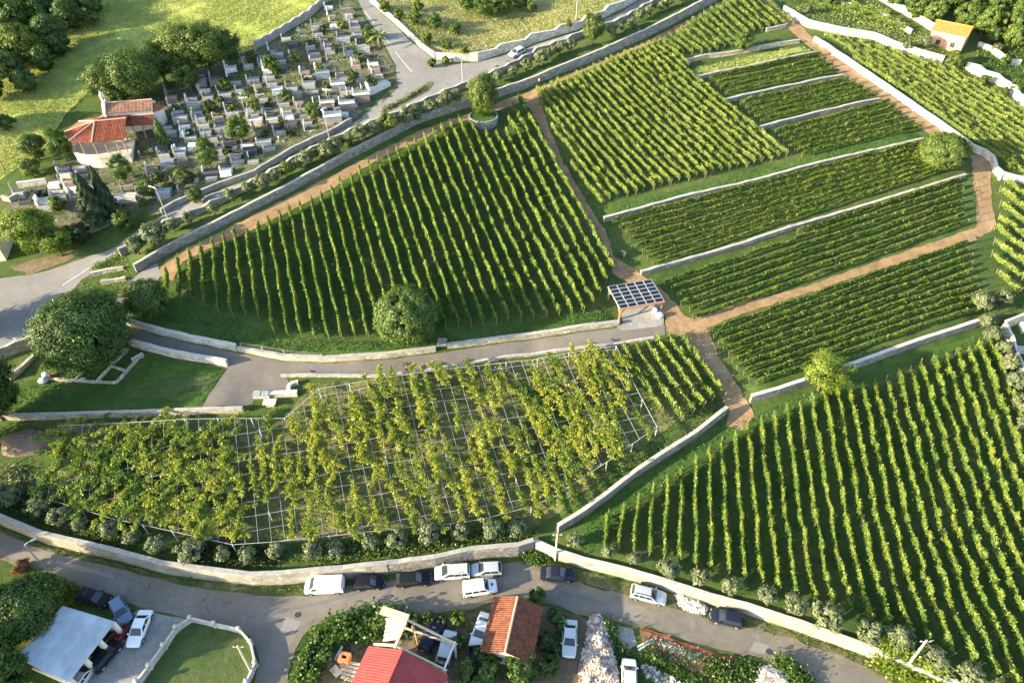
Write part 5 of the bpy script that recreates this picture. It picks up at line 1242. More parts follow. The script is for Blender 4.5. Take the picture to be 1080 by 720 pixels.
# chapel, lean-to and loggia
def chapel():
    e0 = hit(113,124,4.0); e1 = hit(160,116,4.0); ax = (e1-e0)[:2]; Ln = float(np.linalg.norm(ax)); ax /= Ln; n = np.array([-ax[1], ax[0]])
    z0 = h(*(e0+e1)[:2]/2)+.3; hw = 2.25; R0 = e0[:2]+n*hw
    def ex(o, E, Z, L_, wl, wr):
        mb = MB(); mb.box(-.5,0.05,-hw-.1,hw+.1,-.5,E+.2); mb.hexa([(-.5,-hw-.1,E+.2),(.05,-hw-.1,E+.2),(.05,hw+.1,E+.2),(-.5,hw+.1,E+.2)], [(-.5,-.75,Z+.5),(.05,-.75,Z+.5),(.05,.75,Z+.5),(-.5,.75,Z+.5)])
        fa = mb.build('bell_gable', M['plaster'], o)
        mb = MB(); mb.box(-.45,0,-.7,-.42,Z+.5,Z+1.7); mb.box(-.45,0,.42,.7,Z+.5,Z+1.7); mb.box(-.5,.05,-.8,.8,Z+1.7,Z+1.95); mb.hexa([(-.45,-.6,Z+1.95),(0,-.6,Z+1.95),(0,.6,Z+1.95),(-.45,.6,Z+1.95)], [(-.3,-.06,Z+2.5),(-.15,-.06,Z+2.5),(-.15,.06,Z+2.5),(-.3,.06,Z+2.5)])
        mb.build('belfry', M['plaster'], fa)
        mb = MB(); mb.tube([(-.22,0,Z+1.6),(-.22,0,Z+1.35),(-.22,0,Z+.95),(-.22,0,Z+.85)], [.08,.2,.26,.32], 10); mb.build('bell', M['darkmetal'], fa)
        # apse
        k = 8; r_ = 1.75; pts = [(L_-.25+math.sin(math.pi*i/k)*r_*1.05, -math.cos(math.pi*i/k)*r_) for i in range(k+1)]
        mb = MB(); mb.prism(pts, -.5, E-.5); mb.build('apse', M['plaster'], o)
        mb = MB(); ap = (L_-.25, 0, E+.75)
        pp = [(L_-.25+math.sin(math.pi*i/k)*(r_+.2)*1.05, -math.cos(math.pi*i/k)*(r_+.2), E-.52) for i in range(k+1)]
        for i in range(k): mb.add([pp[i], pp[i+1], ap], [(0,1,2)])
        mb.build('apse_roof', M['tile_red'], o)
        window(o, L_*.35, -(hw-.3), 1.9, .5, .9, 3); window(o, L_*.75, -(hw-.3), 1.9, .5, .9, 3)
        mb = MB(); mb.box(-.56,-.5,-.6,.6,-.2,2.1); mb.build('door', M['wood'], o)
        # lean-to
        a, b = L_*.30, L_*1.0; zt, zb = E-1.0, E-1.75; yb = -hw-2.6
        mb = MB(); tiled_slope(mb, (b,yb,zb),(a,yb,zb),(a,-hw+.28,zt),(b,-hw+.28,zt), .24, .36, .04); mb.build('lean_to_roof', M['tile_red'], o)
        for i in range(4):
            x = a+.3+(b-a-.6)*i/3; mb = MB(); mb.box(x-.1,x+.1,yb+.15,yb+.35,-1.5,zb+.1); mb.build('lean_to_post', M['wood'], o)
    gable_house('chapel', 'small stone chapel with faded tile roof and white bell gable', 'chapel', R0, ax, Ln, hw, hw, z0+4.0, z0+5.25, z0, 'plaster', 'tile_chapel', 'tile_ridge', over=.28, oh=.05, extra=ex)
    # loggia
    f0 = hit(97,151,3.4); f1 = hit(131,147.5,3.4); r0_ = hit(99.5,128,4.9)
    g0 = h(*((f0+f1)/2)[:2]); z0 = g0+1.3
    f0 = plane(97,151,z0+3.4); f1 = plane(131,147.5,z0+3.4); r0_ = plane(99.5,128.5,z0+4.9)
    ax2 = (f1-f0)[:2]; L2 = float(np.linalg.norm(ax2)); ax2 /= L2; n2 = np.array([-ax2[1], ax2[0]])
    hw2 = float((r0_-f0)[:2]@n2); O = f0[:2]+n2*hw2
    o = empty('loggia', (O[0], O[1], z0), math.atan2(ax2[1], ax2[0])); tag(o, 'open loggia with half-octagonal red tile roof on a curved pale wall', 'loggia', None, 'thing')
    E, Z = 3.4, 4.9; k = 4; mb = MB()
    tiled_slope(mb, (0,-hw2,E),(L2,-hw2,E),(L2,0,Z),(0,0,Z), .26, .36, .045); tiled_slope(mb, (L2,hw2,E),(0,hw2,E),(0,0,Z),(L2,0,Z), .26, .36, .045)
    c = [(-math.sin(math.pi*i/k)*hw2, -math.cos(math.pi*i/k)*hw2, E) for i in range(k+1)]
    for i in range(k):
        mid = tuple((Vector((0,0,Z))*.97+Vector(c[i])*.03)); mid2 = tuple((Vector((0,0,Z))*.97+Vector(c[i+1])*.03))
        tiled_slope(mb, c[i+1], c[i], mid, mid2, .26, .36, .045)
    ro = mb.build('roof', M['tile_red'], o)
    mb = MB()
    for i in range(k+1): mb.tube([Vector(c[i])+Vector((0,0,.14)), (0,0,Z+.17)], [.14,.14], 7)
    mb.tube([(0,0,Z+.15),(L2,0,Z+.15)], [.15,.15], 8); mb.build('ridge', M['tile_ridge'], ro)
    kk = 14; ri = hw2-.35; arc = [(-math.sin(math.pi*i/kk)*ri, -math.cos(math.pi*i/kk)*ri) for i in range(kk+1)]+[(L2-.2,ri),(L2-.2,-ri)]
    mb = MB(); mb.prism(arc, -5.5, .05, 0); mb.build('base_wall', M['plaster_cream'], o)
    mb = MB(); rp = arc[-1:]+arc[:kk+1]
    for i in range(len(rp)-1): mb.beam((*rp[i], .45), (*rp[i+1], .45), .3, .8)
    mb.build('parapet', M['plaster_cream'], o)
    for i in list(range(0, kk+1, 2)):
        x, y = arc[i]; q = MB(); q.tube([(x*.97,y*.97,.8),(x*.97,y*.97,E+.02)], [.11,.1], 8); q.build('column', M['wood'], o)
    for x in (L2*.35, L2*.7, L2-.4):
        for s in (-1, 1): q = MB(); q.tube([(x,s*ri,.8 if s < 0 else 0),(x,s*ri,E+.02)], [.11,.1], 8); q.build('column', M['wood'], o)
chapel()
# orange roofed house at the top
def orange_house():
    e0, e1 = hit(983,29,3.3), hit(1019,43,3.3); ax = (e1-e0)[:2]; Ln = float(np.linalg.norm(ax)); ax /= Ln; n = np.array([-ax[1], ax[0]])
    z0 = h(*((e0+e1)/2)[:2])-.6; hw = 2.6
    def ex(o, E, Z, L_, wl, wr):
        window(o, L_*.3, -(wr-.3), 1.2, .8, 1.0, 3); window(o, L_*.7, -(wr-.3), 1.2, .8, 1.0, 3); window(o, L_-.25, 0, 1.2, .9, 1.0, 0)
    gable_house('orange_roofed_house', 'house with a bright orange tile roof above the eastern hillside vineyard', 'house', e0[:2]+n*hw, ax, Ln, hw, hw, z0+3.9, z0+5.3, z0, 'plaster_pink', 'tile_orange', 'tile_orange', extra=ex)
orange_house()
p = hit(2,272); gable_house('cream_house', 'cream house with red tile roof at the western frame edge', 'house', np.array([p[0]-7.5, p[1]+.5]), np.array([math.cos(R(8)), math.sin(R(8))]), 8.6, 2.6, 2.6, h(*p[:2])+2.9, h(*p[:2])+4.2, h(*p[:2]), 'plaster_cream', 'tile_hut', 'tile_ridge')
# solar canopy
def canopy():
    g = h(*hit(672,335)[:2]); q = [plane(x, y, g+z) for x, y, z in ((654,325.6,2.5),(701,317.5,2.5),(687.5,294,3.4),(641,302,3.4))]
    c = sum(q)/4; o = empty('solar_canopy', (c[0], c[1], g)); tag(o, 'timber canopy roofed with dark solar panels beside the red path', 'solar canopy', None, 'thing')
    P = [Vector((a[0]-c[0], a[1]-c[1], a[2]-g)) for a in q]
    P[2] = P[1]+(P[3]-P[0])
    nrm = (P[1]-P[0]).cross(P[3]-P[0]).normalized()
    def at(u, v, k=0): return P[0]+(P[1]-P[0])*u+(P[3]-P[0])*v+nrm*k
    mb = MB(); mb.hexa([at(0,0,-.16),at(1,0,-.16),at(1,1,-.16),at(0,1,-.16)], [at(0,0,-.06),at(1,0,-.06),at(1,1,-.06),at(0,1,-.06)]); mb.build('roof_deck', M['alu'], o)
    mb = MB(); mb.beam(at(-.01,-.01,-.16), at(1.01,-.01,-.16), .12, .24); mb.build('fascia', M['brick'], o)
    for i in range(5):
        for j in range(6):
            a, b, e, f = i/5+.006, (i+1)/5-.006, j/6+.007, (j+1)/6-.007
            mb = MB(); mb.hexa([at(a,e,-.05),at(b,e,-.05),at(b,f,-.05),at(a,f,-.05)], [at(a,e,-.01),at(b,e,-.01),at(b,f,-.01),at(a,f,-.01)]); pn = mb.build('solar_panel', M['solar'], o)
            w = .035; mb = MB()
            for s, t in (((a,e),(b,e)),((b,e),(b,f)),((b,f),(a,f)),((a,f),(a,e))): mb.beam(at(*s,.0), at(*t,.0), w, .05)
            mb.build('panel_frame', M['alu'], pn)
    for u, v in ((.03,.05),(.97,.05),(.03,.95),(.97,.95),(.5,.95)):
        p = at(u, v, -.2); zg = h(p.x+c[0], p.y+c[1])-g
        mb = MB(); mb.beam((p.x,p.y,zg-.3), (p.x,p.y,p.z), .24, .24); mb.build('post', M['wood'], o)
        for du in ((.16,) if u < .4 else (-.16,)):
            e = at(u+du, v, -.22); mb = MB(); mb.beam((p.x,p.y,p.z-1.2), e, .14); mb.build('brace', M['wood'], o)
        e = at(u, v+(.25 if v < .5 else -.25), -.22); mb = MB(); mb.beam((p.x,p.y,p.z-1.2), e, .14); mb.build('brace', M['wood'], o)
    for v in (.05, .5, .95):
        mb = MB(); mb.beam(at(.0,v,-.26), at(1,v,-.26), .16, .2); mb.build('beam', M['wood'], o)
    sheet('canopy_floor', [(650,345),(657,341),(654,326),(690,318),(700,330),(700,343),(690,345),(656,349)], 'gravel', .07, 1.0, .05)
    p = hit(693,333); t = empty('wrapped_press', p); tag(t, 'white plastic wrapped machine standing under the edge of the solar canopy', 'wrapped machine', None, 'thing')
    mb = MB(); mb.blob((-.35,.55,.55), (.45,.5,.65), 0, 4, .18, 12, 8); mb.build('wrapping', M['tomb_white'], t, smooth=True)
    mb = MB(); mb.blob((.25,-.35,.45), (.65,.5,.55), 0, 9, .2, 12, 8); mb.build('wrapping', M['tomb_white'], t, smooth=True)
    mb = MB(); mb.box(-.8,.9,-.9,1.0,-.2,.12); mb.build('base', M['concrete'], t)
canopy()
# ------------------------------------------------------------------ vehicles
def bevel_mesh(mb, name, mats, w=.06, seg=2):
    me = mb.mesh(name, mats); bm = bmesh.new(); bm.from_mesh(me)
    bmesh.ops.remove_doubles(bm, verts=bm.verts, dist=.0005); bmesh.ops.recalc_face_normals(bm, faces=bm.faces)
    es = [e for e in bm.edges if len(e.link_faces) == 2 and e.calc_face_angle(0) > .35]
    bmesh.ops.bevel(bm, geom=es, offset=w, segments=seg, profile=.6, affect='EDGES', clamp_overlap=True)
    bm.to_mesh(me); bm.free()
    me.polygons.foreach_set('use_smooth', [True]*len(me.polygons)); return me
SPEC = {  # length, width, bonnet z, belt z, roof z, rear base x, rear top x, front top x, front base x, deck z, sides
    'hatch':  dict(L=4.0, W=1.72, zb=.92, zr=1.46, rb=-1.92, rt=-1.55, ft=.25, fb=1.02, zh=.80, zd=.90),
    'estate': dict(L=4.5, W=1.76, zb=.94, zr=1.46, rb=-2.15, rt=-1.75, ft=.25, fb=1.05, zh=.82, zd=.92),
    'saloon': dict(L=4.5, W=1.74, zb=.92, zr=1.42, rb=-1.55, rt=-.85, ft=.25, fb=1.08, zh=.82, zd=.95),
    'mpv':    dict(L=4.55, W=1.82, zb=1.00, zr=1.66, rb=-2.18, rt=-1.95, ft=.45, fb=1.40, zh=.88, zd=.98),
    'smallvan':dict(L=4.35, W=1.78, zb=1.05, zr=1.84, rb=-2.12, rt=-2.02, ft=.55, fb=1.15, zh=.95, zd=1.03),
    'van':    dict(L=4.95, W=1.95, zb=1.15, zr=1.98, rb=-2.42, rt=-2.34, ft=1.05, fb=1.85, zh=1.08, zd=1.13),
}
CARN = 0
def make_car(kind, paint, label, rear, front, cat='car', roofrails=False, tall=.75, extra=None):
    S = SPEC[kind]; Lc, W = S['L'], S['W']
    a = hit(*rear, tall); b = hit(*front, tall); c = (a+b)/2; d = (b-a)[:2]; ang = math.atan2(d[1], d[0])
    z = h(c[0], c[1]); e = .8
    gx = (h(c[0]+e*math.cos(ang), c[1]+e*math.sin(ang))-h(c[0]-e*math.cos(ang), c[1]-e*math.sin(ang)))/(2*e)
    gy = (h(c[0]-e*math.sin(ang), c[1]+e*math.cos(ang))-h(c[0]+e*math.sin(ang), c[1]-e*math.cos(ang)))/(2*e)
    mt = Matrix.Rotation(ang, 4, 'Z') @ Matrix.Rotation(-math.atan(gx), 4, 'Y') @ Matrix.Rotation(math.atan(gy), 4, 'X')
    o = empty({'van':'parked_van','smallvan':'parked_van'}.get(kind, 'parked_car'), (c[0], c[1], z+.045), rot=mt.to_euler())
    tag(o, label, cat, 'cars and vans parked around the lower road', 'thing')
    P = M['car_'+paint]; hl, hw = Lc/2, W/2
    xs = [-hl, -hl+.12, -hl+.5, S['rb'], S['fb'], hl-.55, hl-.14, hl]
    zt = [S['zd']-.22, S['zd']-.06, S['zd'], S['zb'], S['zb'], S['zh']+.02, S['zh']-.1, S['zh']-.28]
    ww = [hw*.88, hw*.95, hw, hw, hw, hw*.98, hw*.93, hw*.80]
    order = sorted(range(8), key=lambda i: xs[i]); mb = MB(); vs = []
    for i in order:
        x, zz, w = xs[i], zt[i], ww[i]; zl = .22 if 0 < i < 7 else .30
        vs += [(x,-w*.9,zl),(x,-w,zl+.22),(x,-w*.985,zz-.06),(x,-w*.9,zz),(x,w*.9,zz),(x,w*.985,zz-.06),(x,w,zl+.22),(x,w*.9,zl)]
    fs = []
    for i in range(7): fs += [(i*8+j, (i+1)*8+j, (i+1)*8+(j+1)%8, i*8+(j+1)%8) for j in range(8)]
    fs += [tuple(range(8)), tuple(56+j for j in range(8))[::-1]]
    mb.add(vs, fs); body = mesh_obj('body', bevel_mesh(mb, 'body', [P], .05, 2), o)
    # greenhouse
    zb, zr = S['zb']-.03, S['zr']; wb, wt = hw*.93, hw*(.76 if kind not in ('van','smallvan') else .86)
    B = [(S['rb'],-wb,zb),(S['fb'],-wb,zb),(S['fb'],wb,zb),(S['rb'],wb,zb)]; T = [(S['rt'],-wt,zr),(S['ft'],-wt,zr-.02),(S['ft'],wt,zr-.02),(S['rt'],wt,zr)]
    mb = MB(); mb.hexa(B, T); mesh_obj('cabin', bevel_mesh(mb, 'cabin', [P], .07, 3), o)
    B = [Vector(v) for v in B]; T = [Vector(v) for v in T]
    def pane(nm, a, b, c_, d_, u0, u1, v0, v1, m='glass', off=.012):
        def q(u, v): return (a*(1-u)+b*u)*(1-v)+(d_*(1-u)+c_*u)*v
        n = (b-a).cross(d_-a).normalized(); cc = (a+b+c_+d_)/4
        if n.dot(cc-Vector((0,0,1))) < 0: n = -n
        v = [q(u0,v0), q(u1,v0), q(u1,v1), q(u0,v1)]
        mb = MB(); mb.hexa([p-n*.02 for p in v], [p+n*off for p in v]); return mb.build(nm, M[m], o)
    pane('windscreen', B[1], B[2], T[2], T[1], .07, .93, .08, .93)
    if kind != 'van': pane('rear_window', B[3], B[0], T[0], T[3], .08, .92, .15, .9)
    for s, (q0, q1, q2, q3) in ((-1,(B[0],B[1],T[1],T[0])),(1,(B[3],B[2],T[2],T[3]))):
        if kind == 'van': pane('side_window', q0, q1, q2, q3, .80, .95, .12, .62)
        elif kind == 'smallvan':
            for u0, u1 in ((.07,.33),(.40,.62),(.69,.93)): pane('side_window', q0, q1, q2, q3, u0, u1, .12, .70)
        elif kind == 'mpv' or kind == 'estate':
            for u0, u1 in ((.06,.29),(.32,.59),(.62,.93)): pane('side_window', q0, q1, q2, q3, u0, u1, .12, .84)
        else:
            for u0, u1 in ((.10,.47),(.51,.90)): pane('side_window', q0, q1, q2, q3, u0, u1, .12, .84)
    r = .31 if kind not in ('van','mpv') else .33
    for x in (-hl+.78, hl-.82):
        for s in (-1, 1):
            y = s*(hw-.085)
            mb = MB(); mb.tube([(x,s*(hw-.3),r+.02),(x,s*(hw+.004),r+.02)], [r+.07]*2, 18); mb.build('wheel_arch', M['black'], o)
            mb = MB(); mb.tube([(0,-.10,0),(0,-.085,0),(0,.085,0),(0,.10,0)], [r*.9,r,r,r*.9], 20); wh = mb.build('wheel', M['tyre'], o, (x,y+s*.02,r))
            mb = MB(); mb.tube([(0,s*.095,0),(0,s*.112,0)], [r*.66,r*.6], 16); mb.build('rim', M['rim'], wh)
    for s in (-1, 1):
        mb = MB(); mb.hexa([(hl-.32,s*hw*.60-.17,S['zh']-.26),(hl-.02,s*hw*.60-.15,S['zh']-.32),(hl-.02,s*hw*.60+.13,S['zh']-.32),(hl-.32,s*hw*.60+.17,S['zh']-.26)][::1], [(hl-.36,s*hw*.62-.17,S['zh']-.07),(hl-.08,s*hw*.60-.14,S['zh']-.15),(hl-.10,s*hw*.60+.13,S['zh']-.15),(hl-.36,s*hw*.62+.17,S['zh']-.07)])
        mb.build('headlight', M['lamp_clear'], o)
        mb = MB(); mb.box(-hl-.015,-hl+.12,s*hw*.72-.13,s*hw*.72+.13,S['zd']-.36,S['zd']-.14); mb.build('tail_light', M['lamp_red'], o)
        mb = MB(); mb.box(S['fb']-.32,S['fb']-.14,s*(hw+.0)-.02+(.02 if s > 0 else -.12),s*(hw+.0)+(.14 if s > 0 else .0),zb+.02,zb+.16); mb.build('wing_mirror', M['car_'+paint], o)
    mb = MB(); mb.box(hl-.06,hl+.015,-.26,.26,.42,.53); mb.build('number_plate', M['plate'], o)
    mb = MB(); mb.box(-hl-.015,-hl+.05,-.26,.26,.50,.61); mb.build('number_plate', M['plate'], o)
    mb = MB(); mb.box(hl-.2,hl+.02,-hw*.72,hw*.72,.26,.40); mb.build('bumper', M['black'], o)
    mb = MB(); mb.box(-hl-.02,-hl+.16,-hw*.78,hw*.78,.28,.42); mb.build('bumper', M['black'], o)
    if roofrails:
        for s in (-1, 1):
            mb = MB(); mb.beam((S['rt']+.15,s*wt*.86,zr+.05),(S['ft']-.1,s*wt*.86,zr+.03),.05); mb.build('roof_rail', M['darkmetal'], o)
    if extra: extra(o, S)
    return o
make_car('van','white','big white panel van parked by the wall, westernmost of the wall row',(361,616),(324,617.5),'van')
make_car('hatch','black','black hatchback with a red tail light, parked right behind the white panel van',(371.5,614.5),(405.5,612))
make_car('estate','black','black estate car between the black hatchback and the white people carrier',(418,611),(455,608))
make_car('mpv','offwhite','white people carrier with roof rails parked by the wall',(494.5,601),(459,603.5),roofrails=True)
make_car('hatch','silver','silver hatchback parked by the wall behind the white people carrier',(528,598.5),(497.5,600))
def redspot(o, S):
    mb = MB(); mb.tube([(1.55,.1,S['zh']+.005),(1.55,.1,S['zh']+.06)], [.2,.2], 14); mb.build('bonnet_emblem', M['lamp_red'], o)
make_car('smallvan','white','small white van with a red bonnet emblem, standing out in the road',(488,622),(524,616.5),'van',extra=redspot)
make_car('saloon','navy','dark navy saloon parked alone at the wall corner',(571.5,603),(605,605))
make_car('estate','silver','silver estate parked by the cream wall next to the rubble heap',(667,622),(701,630.5),roofrails=True)
make_car('hatch','navy','dark navy hatchback parked between the rubble heap and the road bend',(784,655),(749.5,646.5))
make_car('saloon','white','white saloon parked on the gravel drive beside the shed',(153.5,645),(140,679))
make_car('saloon','black','black saloon parked nose-out on the bank by the lower road',(85,625),(113,633))
make_car('hatch','blue','blue-grey hatchback parked between the black saloon and the white saloon',(121.5,632),(133,654))
make_car('hatch','black','black car standing half under the pale shed roof',(105,697),(117,683))
make_car('saloon','silver','pale car at the bottom corner of the shed',(80,722),(92,704))
make_car('saloon','white','white saloon parked tight along the west side of the tiled hut',(513,648),(501,681))
make_car('saloon','silver','silver saloon parked between the tiled hut and the big rubble heap',(601.5,656),(600,689))
make_car('hatch','white','white hatchback at the bottom edge below the gravel patch',(664,724),(663.5,700))
make_car('hatch','navy','dark blue car parked behind the unfinished roof frame',(449,680),(462,659))
make_car('hatch','silver','pale silver car with dark roof beside the unfinished roof frame',(468,692),(474,670))
c22 = make_car('hatch','silver','silver car driving along the upper road past the white wall',(553,51.5),(537,59),tall=.7); c22['group'] = 'cars on the upper road'
# ------------------------------------------------------------------ street furniture
def lamp(px, py, H, label, arm=(0, -1.2), name='street_lamp', mat='steel'):
    p = hit(px, py); o = empty(name, p); tag(o, label, 'street lamp', 'lamp posts and poles', 'thing')
    mb = MB(); mb.tube([(0,0,-.4),(0,0,H*.5),(0,0,H)], [.11,.09,.065], 9); mb.build('pole', M[mat], o)
    mb = MB(); mb.tube([(0,0,H-.03),(arm[0]*.5,arm[1]*.5,H+.18),(arm[0],arm[1],H+.2)], [.05,.045,.04], 6); mb.build('arm', M['steel'], o)
    mb = MB(); a = math.atan2(arm[1], arm[0]); c, s = math.cos(a), math.sin(a)
    x, y = arm; f = lambda u, v, z: (x+c*u-s*v, y+s*u+c*v, H+.2+z)
    mb.hexa([f(-.1,-.13,-.06),f(.6,-.11,-.06),f(.6,.11,-.06),f(-.1,.13,-.06)], [f(-.1,-.08,.07),f(.5,-.06,.07),f(.5,.06,.07),f(-.1,.08,.07)]); mb.build('lamp_head', M['steel'], o)
def pole(px, py, H, label, bars=1, mat='post', lean=(0,0)):
    p = hit(px, py); o = empty('utility_pole', p); tag(o, label, 'utility pole', 'lamp posts and poles', 'thing')
    mb = MB(); mb.tube([(0,0,-.5),(lean[0]*.5,lean[1]*.5,H*.5),(lean[0],lean[1],H)], [.15,.13,.10], 9); mb.build('pole', M[mat], o)
    for k in range(bars):
        z = H-.35-.5*k; mb = MB(); mb.beam((lean[0]-.6,lean[1],z),(lean[0]+.6,lean[1],z),.09); b = mb.build('crossarm', M['steel'], o)
        for x in (-.5,.5): q = MB(); q.tube([(lean[0]+x,lean[1],z+.05),(lean[0]+x,lean[1],z+.2)], [.04,.05], 6); q.build('insulator', M['plate'], b)
    return o
lamp(51,602,6.4,'lamp post with a side arm on the lower road bank by the big tree',(.7,.5))
lamp(178,233,6.5,'lamp post at the western end of the cemetery roadside',(-.9,.4))
lamp(348,150,6.0,'lamp post beside the flat grey vault at the roadside',(-.4,.5))
lamp(488,87,5.2,'thin lamp post at the junction with the side road',(.3,.6))
lamp(607.5,22,6.5,'lamp post beside the tree on the upper road',(.3,.5))
pole(585.5,591,6.6,'pale wooden pole at the wall corner above the navy saloon',1,'wood_pale')
pole(265,708,8.5,'leaning pale pole inside the walled lawn',1,'wood_pale',(.9,-.6))
pole(957,702,6.2,'pale wooden pole beside the creeper covered wall end',1,'wood_pale',(-.2,.3))
pole(5,180,5.5,'thin dark pole on the meadow near the western edge',1,'wood')
pole(20,143,0.01,'', 0) if False else None
def cable(name, a, b, label, sag=.6, r=.02):
    pts = [];
    for i in range(15):
        u = i/14; p = a*(1-u)+b*u; pts.append((p[0], p[1], p[2]-sag*4*u*(1-u)))
    c = Vector(pts[0]); mb = MB(); mb.tube([Vector(p)-c for p in pts], r, 5); o = mb.build(name, M['darkmetal'], None, c); tag(o, label, 'cable', 'overhead cables', 'thing')
e = hit(957,702)+np.array([-.2,.3,6.0])
for k, (x, y) in enumerate([(1010,760),(1000,765)]): cable('overhead_cable', e, hit(x, y)+np.array([0,0,7.5]), f'{("upper","lower")[k]} overhead cable running down from the pole at the creeper covered wall')
# ------------------------------------------------------------------ fenced lawn with a white wall
def yard_wall():
    pts = [(128,745),(147,722),(160,705),(175,684),(188,665),(203,655),(228,661),(254,667),(266,680),(271,702),(262,722),(250,745)]
    W = hits(pts); o = empty('garden_wall', W[5]); tag(o, 'white garden wall with square posts around the small lawn', 'garden wall', None, 'thing'); b = Vector(W[5])
    for i in range(len(W)-1):
        p, q = Vector(W[i])-b, Vector(W[i+1])-b; mb = MB(); mb.beam(p+Vector((0,0,.35)), q+Vector((0,0,.35)), .16, 1.3); pn = mb.build('panel', M['wall_white'], o)
        mb = MB(); mb.beam(p+Vector((0,0,1.04)), q+Vector((0,0,1.04)), .24, .08); mb.build('coping', M['coping_white'], pn)
    for i in range(1, len(W)-1):
        p = Vector(W[i])-b; mb = MB(); mb.box(p.x-.17,p.x+.17,p.y-.17,p.y+.17,p.z-.3,p.z+1.35); ps = mb.build('gate_post' if i == 5 else 'post', M['wall_white'], o)
        mb = MB(); mb.hexa([(p.x-.23,p.y-.23,p.z+1.35),(p.x+.23,p.y-.23,p.z+1.35),(p.x+.23,p.y+.23,p.z+1.35),(p.x-.23,p.y+.23,p.z+1.35)], [(p.x-.08,p.y-.08,p.z+1.55),(p.x+.08,p.y-.08,p.z+1.55),(p.x+.08,p.y+.08,p.z+1.55),(p.x-.08,p.y+.08,p.z+1.55)]); mb.build('cap', M['coping_white'], ps)
yard_wall()
# rubble heaps
def heap(poly, hh, n, label, size=.3, seed=1, tone=.6):
    g = np.random.default_rng(seed); W = np.array([hit(x, y)[:2] for x, y in poly]); c = W.mean(0); pts = []
    lo, hi = W.min(0), W.max(0); V = []; T = []
    P = g.uniform(lo, hi, (n*4, 2)); ins = np.zeros(len(P), bool); j = len(W)-1
    for i in range(len(W)):
        cc = ((W[i,1] > P[:,1]) != (W[j,1] > P[:,1])) & (P[:,0] < (W[j,0]-W[i,0])*(P[:,1]-W[i,1])/(W[j,1]-W[i,1]+1e-12)+W[i,0]); ins ^= cc; j = i
    P = P[ins][:n]
    def edge(p):
        m = 1e9
        for i in range(len(W)):
            a, b = W[i], W[(i+1) % len(W)]; t = np.clip(np.dot(p-a, b-a)/np.dot(b-a, b-a), 0, 1); m = min(m, np.linalg.norm(p-a-(b-a)*t))
        return m
    z0 = h(c[0], c[1])
    for p in P:
        e = edge(p); zz = h(p[0], p[1])-z0+hh*(1-math.exp(-e*.9))*(.75+.25*math.sin(p[0]*1.7)*math.sin(p[1]*2.1))
        s = size*g.uniform(.5, 1.5)*np.array([g.uniform(.7,1.3), g.uniform(.6,1.1), g.uniform(.5,.9)])
        a, b, cc = g.uniform(0, 6.28, 3); Rm = np.array(Matrix.Rotation(a,3,'Z') @ Matrix.Rotation(b,3,'X') @ Matrix.Rotation(cc,3,'Y'))
        base = np.array([[-1,-1,-1],[1,-1,-1],[1,1,-1],[-1,1,-1],[-1,-1,1],[1,-1,1],[1,1,1],[-1,1,1]])*.5*g.uniform(.7,1.15,(8,3))*s
        v = base@Rm.T+np.array([p[0]-c[0], p[1]-c[1], zz])
        for f in ((3,2,1,0),(4,5,6,7),(0,1,5,4),(1,2,6,5),(2,3,7,6),(3,0,4,7)): V.append(v[list(f)])
        T += [min(1, max(0, g.normal(tone,.28)))]*6
    me = quads_mesh('rubble_heap', np.array(V).reshape(-1,3), M['rubble'], np.array(T))
    o = mesh_obj('rubble_heap', me, None, (c[0], c[1], z0)); tag(o, label, 'rubble heap', 'rubble heaps', 'stuff')
    mb = MB(); k = len(W); rg = [(w[0]-c[0], w[1]-c[1]) for w in W]
    inner = [(x*.55, y*.55) for x, y in rg]
    mb.add([(x,y,-.1) for x, y in rg]+[(x,y,hh*.55) for x, y in inner], [(i,(i+1)%k,k+(i+1)%k,k+i) for i in range(k)]+[tuple(range(k,2*k))]); mb.build('core', M['gravel'], o)
heap([(622,650),(632,648),(641,662),(647,684),(651,712),(654,726),(612,726),(612,704),(618,680)], 1.6, 2400, 'long whitish rubble heap beside the silver saloon', .40, 3, .45)
heap([(712,627),(722,624),(736,632),(747,642),(744,647),(728,645),(716,638)], 1.0, 700, 'pale stone heap between the silver estate and the navy hatchback', .30, 4, .7)
heap([(801,704),(812,701),(829,708),(832,722),(796,724)], 1.3, 800, 'pale stone heap at the bottom edge under the road bend', .28, 5, .72)
heap([(675,703),(682,700),(694,709),(712,714),(718,724),(698,722),(684,714)], .35, 130, 'scatter of big grey stones along the plant row', .38, 6, .6)
heap([(690,672),(712,678),(730,686),(748,692),(738,700),(712,692),(692,682)], .3, 260, 'reddish earth and stones heap below the barrier net', .22, 7, .25)
def mound():
    p = hit(30,467); mb = MB(); g = random.Random(3); vs = []; n = 20; m = 7
    for j in range(m+1):
        for i in range(n):
            a = 2*math.pi*i/n; r_ = 1-j/m; k = 1+.08*math.sin(a*3+1)+.06*math.sin(a*5); hh = 1.5*(1-r_**2)**.8*(1+.08*math.sin(a*4+j))
            vs.append((math.cos(a)*4.6*r_*k, math.sin(a)*2.2*r_*k, hh-.15+h(p[0]+math.cos(a)*4.6*r_*k, p[1]+math.sin(a)*2.2*r_*k)-p[2]))
    fs = [(j*n+i, j*n+(i+1)%n, (j+1)*n+(i+1)%n, (j+1)*n+i) for j in range(m) for i in range(n)]
    mb.add(vs, fs); o = mb.build('soil_mound', M['soil'], None, p, smooth=True); tag(o, 'low bare brown soil mound beside the western end of the pergola', 'soil mound', None, 'thing')
mound()
